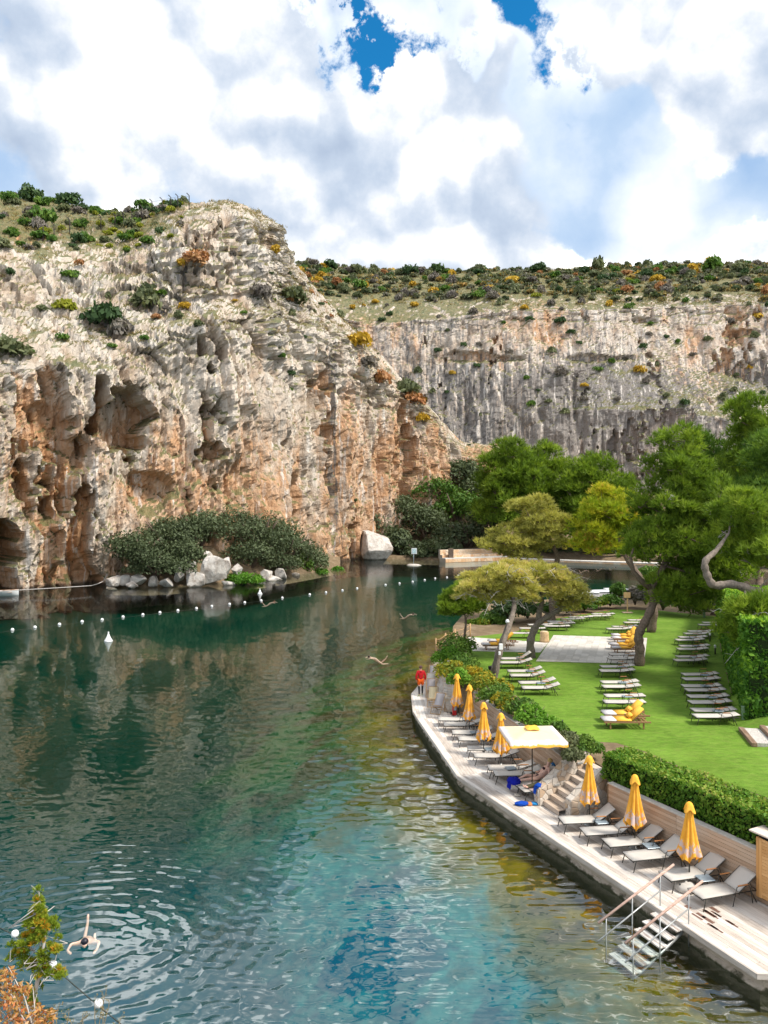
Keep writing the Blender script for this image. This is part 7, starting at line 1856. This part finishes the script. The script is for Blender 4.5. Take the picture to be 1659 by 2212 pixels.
as_part(cloth('hanging_end', [LW(Lw, -.10, .28, .42), LW(Lw, -.12, -.12, .42), LW(Lw, -.17, -.10, .14), LW(Lw, -.15, .28, .12)], 10, 8, M_BLUE, 7, .05, 'x'), tw1)
tw2 = cloth('towel', [LW(L2, .28, .34, .385), LW(L2, 1.15, .34, .385), LW(L2, 1.15, -.35, .395), LW(L2, .28, -.35, .395)], 12, 10, M_PINK, 9, .02, 'pale pink towel spread on the lounger beside the stairs')
as_part(cloth('hanging_end', [LW(L2, .30, -.36, .395), LW(L2, 1.12, -.36, .395), LW(L2, 1.02, -.46, .06), LW(L2, .45, -.48, .08)], 12, 8, M_PINK, 10, .04, 'x'), tw2)
heap('backpack', LW(Lw, 1.86, .16, .74), (.12, .17, .18), plain_mat('blue_grey_bag', (.03, .12, .26), .8, .2, 0, 12, .3, .3), 11, 'blue-grey rucksack behind the head of the woman in a bikini', 'rucksack')
jk1 = heap('jacket', S3(-1.05, -1.36, DECK_Z + .66), (.15, .13, .11), M_BLUE2, 13, 'bright blue garment thrown over the low end of the stone stair wall', 'garment')
as_part(cloth('sleeve', [S3(-1.22, -1.49, DECK_Z + .68), S3(-.98, -1.50, DECK_Z + .66), S3(-1.0, -1.54, DECK_Z + .42), S3(-1.2, -1.53, DECK_Z + .40)], 8, 8, M_BLUE2, 15, .05, 'x', 'garment'), jk1)
pb_ = WP(*z1(1180, 1472), DECK_Z); 
heap('beach_bag', pb_ + Vector((-.1, 0, .06)), (.24, .14, .09), M_BLUE2, 17, 'blue and white crumpled cloth lying on the boardwalk', 'cloth')
heap('beach_cloth', pb_ + Vector((.18, 0, .045)), (.10, .10, .07), plain_mat('orange_cloth', (.60, .20, .06), .9), 18, 'orange-brown cloth next to the blue crumpled cloth', 'cloth')
heap('beach_wrap', pb_ + Vector((.36, .04, .045)), (.14, .10, .06), plain_mat('turquoise_cloth', (.02, .20, .45), .9), 19, 'turquoise cloth at the right end of the crumpled beach things', 'cloth')
for k, (x, y) in enumerate(((1085, 1385), (1160, 1380))):
    q = WP(*z1(x, y), DECK_Z); sh = empty('pair_of_shoes', q, .4 * k, ('pale canvas shoes under the foot of the occupied lounger' if k == 0 else 'dark sandals beside the pale canvas shoes'), 'shoes')
    for s in (-.06, .06):
        me = skin_mesh('shoe', {'a': ((0, s, .05), .045), 'b': ((.12, s, .045), .042), 'c': ((.22, s, .035), .03)}, [('a', 'b'), ('b', 'c')], plain_mat('canvas_shoe', (.50, .44, .36) if k == 0 else (.14, .11, .09), .8)); link('shoe', me, None, sh)

# swimmers
def swimmer(px, rz, label, arms=True, hair=(.02, .02, .03), s=1.0, sink=.10):
    p = WP(px[0], px[1], 0) - Vector((0, 0, sink)); r = empty('swimmer', p, rz, label, 'person', 'swimmers in the lake'); r.scale = (s,) * 3
    D = {'pelvis': (0, .58, -.18), 'waist': (0, .42, -.07), 'chest': (0, .22, -.02), 'neck': (0, .07, .03), 'jaw': (0, -.02, .03), 'skull': (0, -.05, .11), 'nose': (0, -.12, .02),
         'shl': (-.18, .16, .0), 'ell': (-.36, .10, .035), 'wrl': (-.42, -.12, .0), 'pal': (-.36, -.18, -.02), 'shr': (.18, .16, .0), 'elr': (.36, .04, .035), 'wrr': (.34, -.22, .0), 'par': (.30, -.29, -.02),
         'hil': (-.09, .62, -.22), 'knl': (-.16, .98, -.46), 'anl': (-.10, 1.36, -.10), 'bal': (-.10, 1.43, .05), 'tol': (-.10, 1.50, .09), 'hir': (.09, .62, -.22), 'knr': (.14, 1.0, -.5), 'anr': (.08, 1.38, -.5), 'bar': (.08, 1.45, -.5), 'tor': (.08, 1.52, -.5)}
    add(person_mesh(D, M_SKIN2), r, 'body'); add(hair_mesh(Vector((0, -.04, .13)), .102, (0, .3, .8), plain_mat('wet_hair', hair, .4)), r, 'swim_cap')
swimmer(z7(938, 900), R(14), 'swimmer doing breaststroke toward the camera amid rings of ripples', s=1.0, sink=.055)
swimmer((798, 1419), R(-75), 'swimmer crossing the shallows off the boardwalk tip', hair=(.05, .03, .02))
swimmer((892, 1326), R(70), 'swimmer out in the lake before the white boulder', hair=(.05, .03, .02))
swimmer((592, 1300), R(85), 'swimmer just inside the long buoy line', hair=(.2, .08, .04))
for q, l in (((1266, 1232), 'swimmer in the bay under the olive pine'), ((1302, 1228), 'swimmer in the bay left of the twisted pine trunk'), ((1330, 1226), 'swimmer in the bay near the ladder')): swimmer(q, R(40), l)

# ------------------------------------------------------------------ foreground: juniper and mastic on the slope below the viewpoint
L_JUN = leaf_mat('juniper_scales', [(0, (0.095, 0.149, 0.016)), (.45, (0.230, 0.311, 0.027)), (.7, (0.378, 0.405, 0.041)), (.85, (0.608, 0.324, 0.027)), (1, (0.567, 0.216, 0.020))], .3)
L_FMAS = leaf_mat('reddish_mastic', [(0, (0.138, 0.138, 0.034)), (.3, (0.391, 0.230, 0.069)), (.6, (0.598, 0.322, 0.115)), (.85, (0.575, 0.161, 0.081)), (1, (0.713, 0.483, 0.287))], .35)
FD = 8.0
jb = pine('juniper', 'yellow-green juniper with orange tips in the lower left foreground', [WD(62, 2250, FD), WD(72, 2170, FD), WD(86, 2090, FD), WD(96, 2020, FD), WD(88, 1960, FD), WD(84, 1925, FD)], [.030, .024, .019, .014, .008, .003],
     [(84, 1935, FD, 6, 18, .03), (86, 1965, FD, 16, 16, .08), (80, 1990, FD, 26, 14, .12), (95, 2005, FD, 26, 14, .12), (50, 2035, FD, 30, 10, .12), (118, 2042, FD, 14, 12, .10), (80, 2025, FD, 22, 14, .12), (100, 2065, FD, 16, 14, .1), (40, 2065, FD, 22, 10, .1), (118, 2110, FD, 24, 12, .1), (85, 2100, FD, 18, 14, .1), (60, 2085, FD, 20, 10, .1), (75, 2150, FD, 14, 12, .1)], 125, L_JUN, 41, .038, 40, .046, .0055, M_TWIG, .46, .5, .0052, flat=.8, limbs_from=.1, nn=5)
jb['category'] = 'shrub'; jb['group'] = 'foreground shrubs'
def fore_mastic(masses, label, seed, n):
    r = np.random.RandomState(seed); rg = random.Random(seed); root = empty('mastic_shrub', WD(30, 2240, FD - .3), 0, label, 'shrub'); inv = Matrix.Translation(-Vector(root.location)); P = []; tb = MB()
    for (u, v, ru, rv) in masses:
        c = np.array(WD(u, v, FD - .4)); s = FD / FPX; P.append(c + rand_dirs(n, r) * r.uniform(.2, 1, size=(n, 1)) ** .5 * np.array([ru * s, .18, rv * s]))
        for k in range(3):
            e = Vector(c) + Vector((rg.uniform(-1, 1) * ru * s, rg.uniform(-.1, .1), rg.uniform(.2, 1.1) * rv * s)); b0 = WD(40 + rg.uniform(-40, 40), 2235, FD - .4); tb.tube([b0, b0.lerp(e, .5) + Vector((rg.uniform(-.06, .06), 0, .03)), e], [.010, .007, .003], 5, cap=False)
            tb.tube([b0.lerp(e, .6), b0.lerp(e, .75) + Vector((rg.uniform(-.1, .1), 0, .05))], [.005, .002], 4, cap=False)
    P = np.vstack(P); V, F = leaf_quads(P, .025 * r.uniform(.7, 1.3, size=len(P)), None, r, .5); me = mesh_np('foliage', V, F, False, L_FMAS); tinted(me, np.clip(r.normal(.5, .25, size=len(P)), 0, 1), 4)
    for o in (link('foliage', me), tb.build('branches', M_TWIG)): o.parent = root; o.matrix_parent_inverse = inv
fore_mastic([(8, 2118, 20, 24), (35, 2150, 28, 20), (15, 2180, 40, 26), (62, 2196, 30, 24), (95, 2208, 22, 16)], 'reddish-brown mastic shrub with pale bare twigs in the lower left corner', 5, 230)
def dry_stalks():
    root = empty('dry_herb', WD(215, 2250, FD), 0, 'thin dry herb stalks rising at the bottom edge beside the nearest float', 'plant'); inv = Matrix.Translation(-Vector(root.location)); mb = MB(); rg = random.Random(8); C = []
    for (u0, u1, v1) in ((210, 232, 2130), (218, 240, 2155), (208, 205, 2150), (222, 222, 2145), (150, 190, 2190), (170, 150, 2200), (120, 128, 2165), (135, 150, 2185), (250, 262, 2195), (185, 178, 2188)):
        a, b = WD(u0, 2240, FD), WD(u1, v1, FD); mb.tube([a, a.lerp(b, .5) + Vector((rg.uniform(-.02, .02), 0, 0)), b], [.0045, .0035, .0015], 4, cap=False)
        for k in range(5):
            q = a.lerp(b, .4 + .12 * k); e = q + Vector((rg.uniform(-.06, .06), rg.uniform(-.03, .03), .05)); mb.tube([q, e], [.002, .001], 3, cap=False); C += [tuple(e)] * 5
    C = np.array(C) + NR.normal(size=(len(C), 3)) * .008; V, F = leaf_quads(C, .009, None); me = mesh_np('seed_heads', V, F, False, L_DRY); tinted(me, NR.uniform(0, 1, size=len(C)), 4)
    for o in (mb.build('stalks', M_DRYST), link('seed_heads', me)): o.parent = root; o.matrix_parent_inverse = inv
M_DRYST = plain_mat('dry_stalk', (.36, .27, .13), .9)
dry_stalks()
def fore_slope():
    V = []; nx, ny = 26, 30
    for i in range(nx + 1):
        for j in range(ny + 1):
            x = -9 + 14 * i / nx; y = 4.5 + 8.5 * j / ny; z = 6.0 - .45 * max(0, y - 5) - 2.2 * max(0, y - 8.6) - .15 * abs(x + 4); V.append((x, y, z + .25 * math.sin(x * 2.1) * math.sin(y * 1.7)))
    tag(MB().add(V, [(i * (ny + 1) + j, (i + 1) * (ny + 1) + j, (i + 1) * (ny + 1) + j + 1, i * (ny + 1) + j + 1) for i in range(nx) for j in range(ny)], True).build('near_slope', M_SOIL), kind='structure')
fore_slope()

# ------------------------------------------------------------------ look-alikes get their place in the row
def number_alikes():
    W = 'first second third fourth fifth sixth seventh eighth ninth tenth eleventh twelfth thirteenth fourteenth fifteenth sixteenth seventeenth eighteenth nineteenth twentieth'.split()
    W += ['twenty-' + k for k in W[:9]] + ['thirtieth'] + ['thirty-' + k for k in W[:9]]
    by = {}
    for o in bpy.data.objects:
        if o.parent is None and o.get('label') and o.get('kind') != 'stuff': by.setdefault(o['label'], []).append(o)
    for l, os_ in by.items():
        if len(os_) < 2: continue
        os_.sort(key=lambda o: o.location.x / max(o.location.y, 1e-3))
        for i, o in enumerate(os_): o['label'] = f'{l}, {W[i]} from left'
number_alikes()
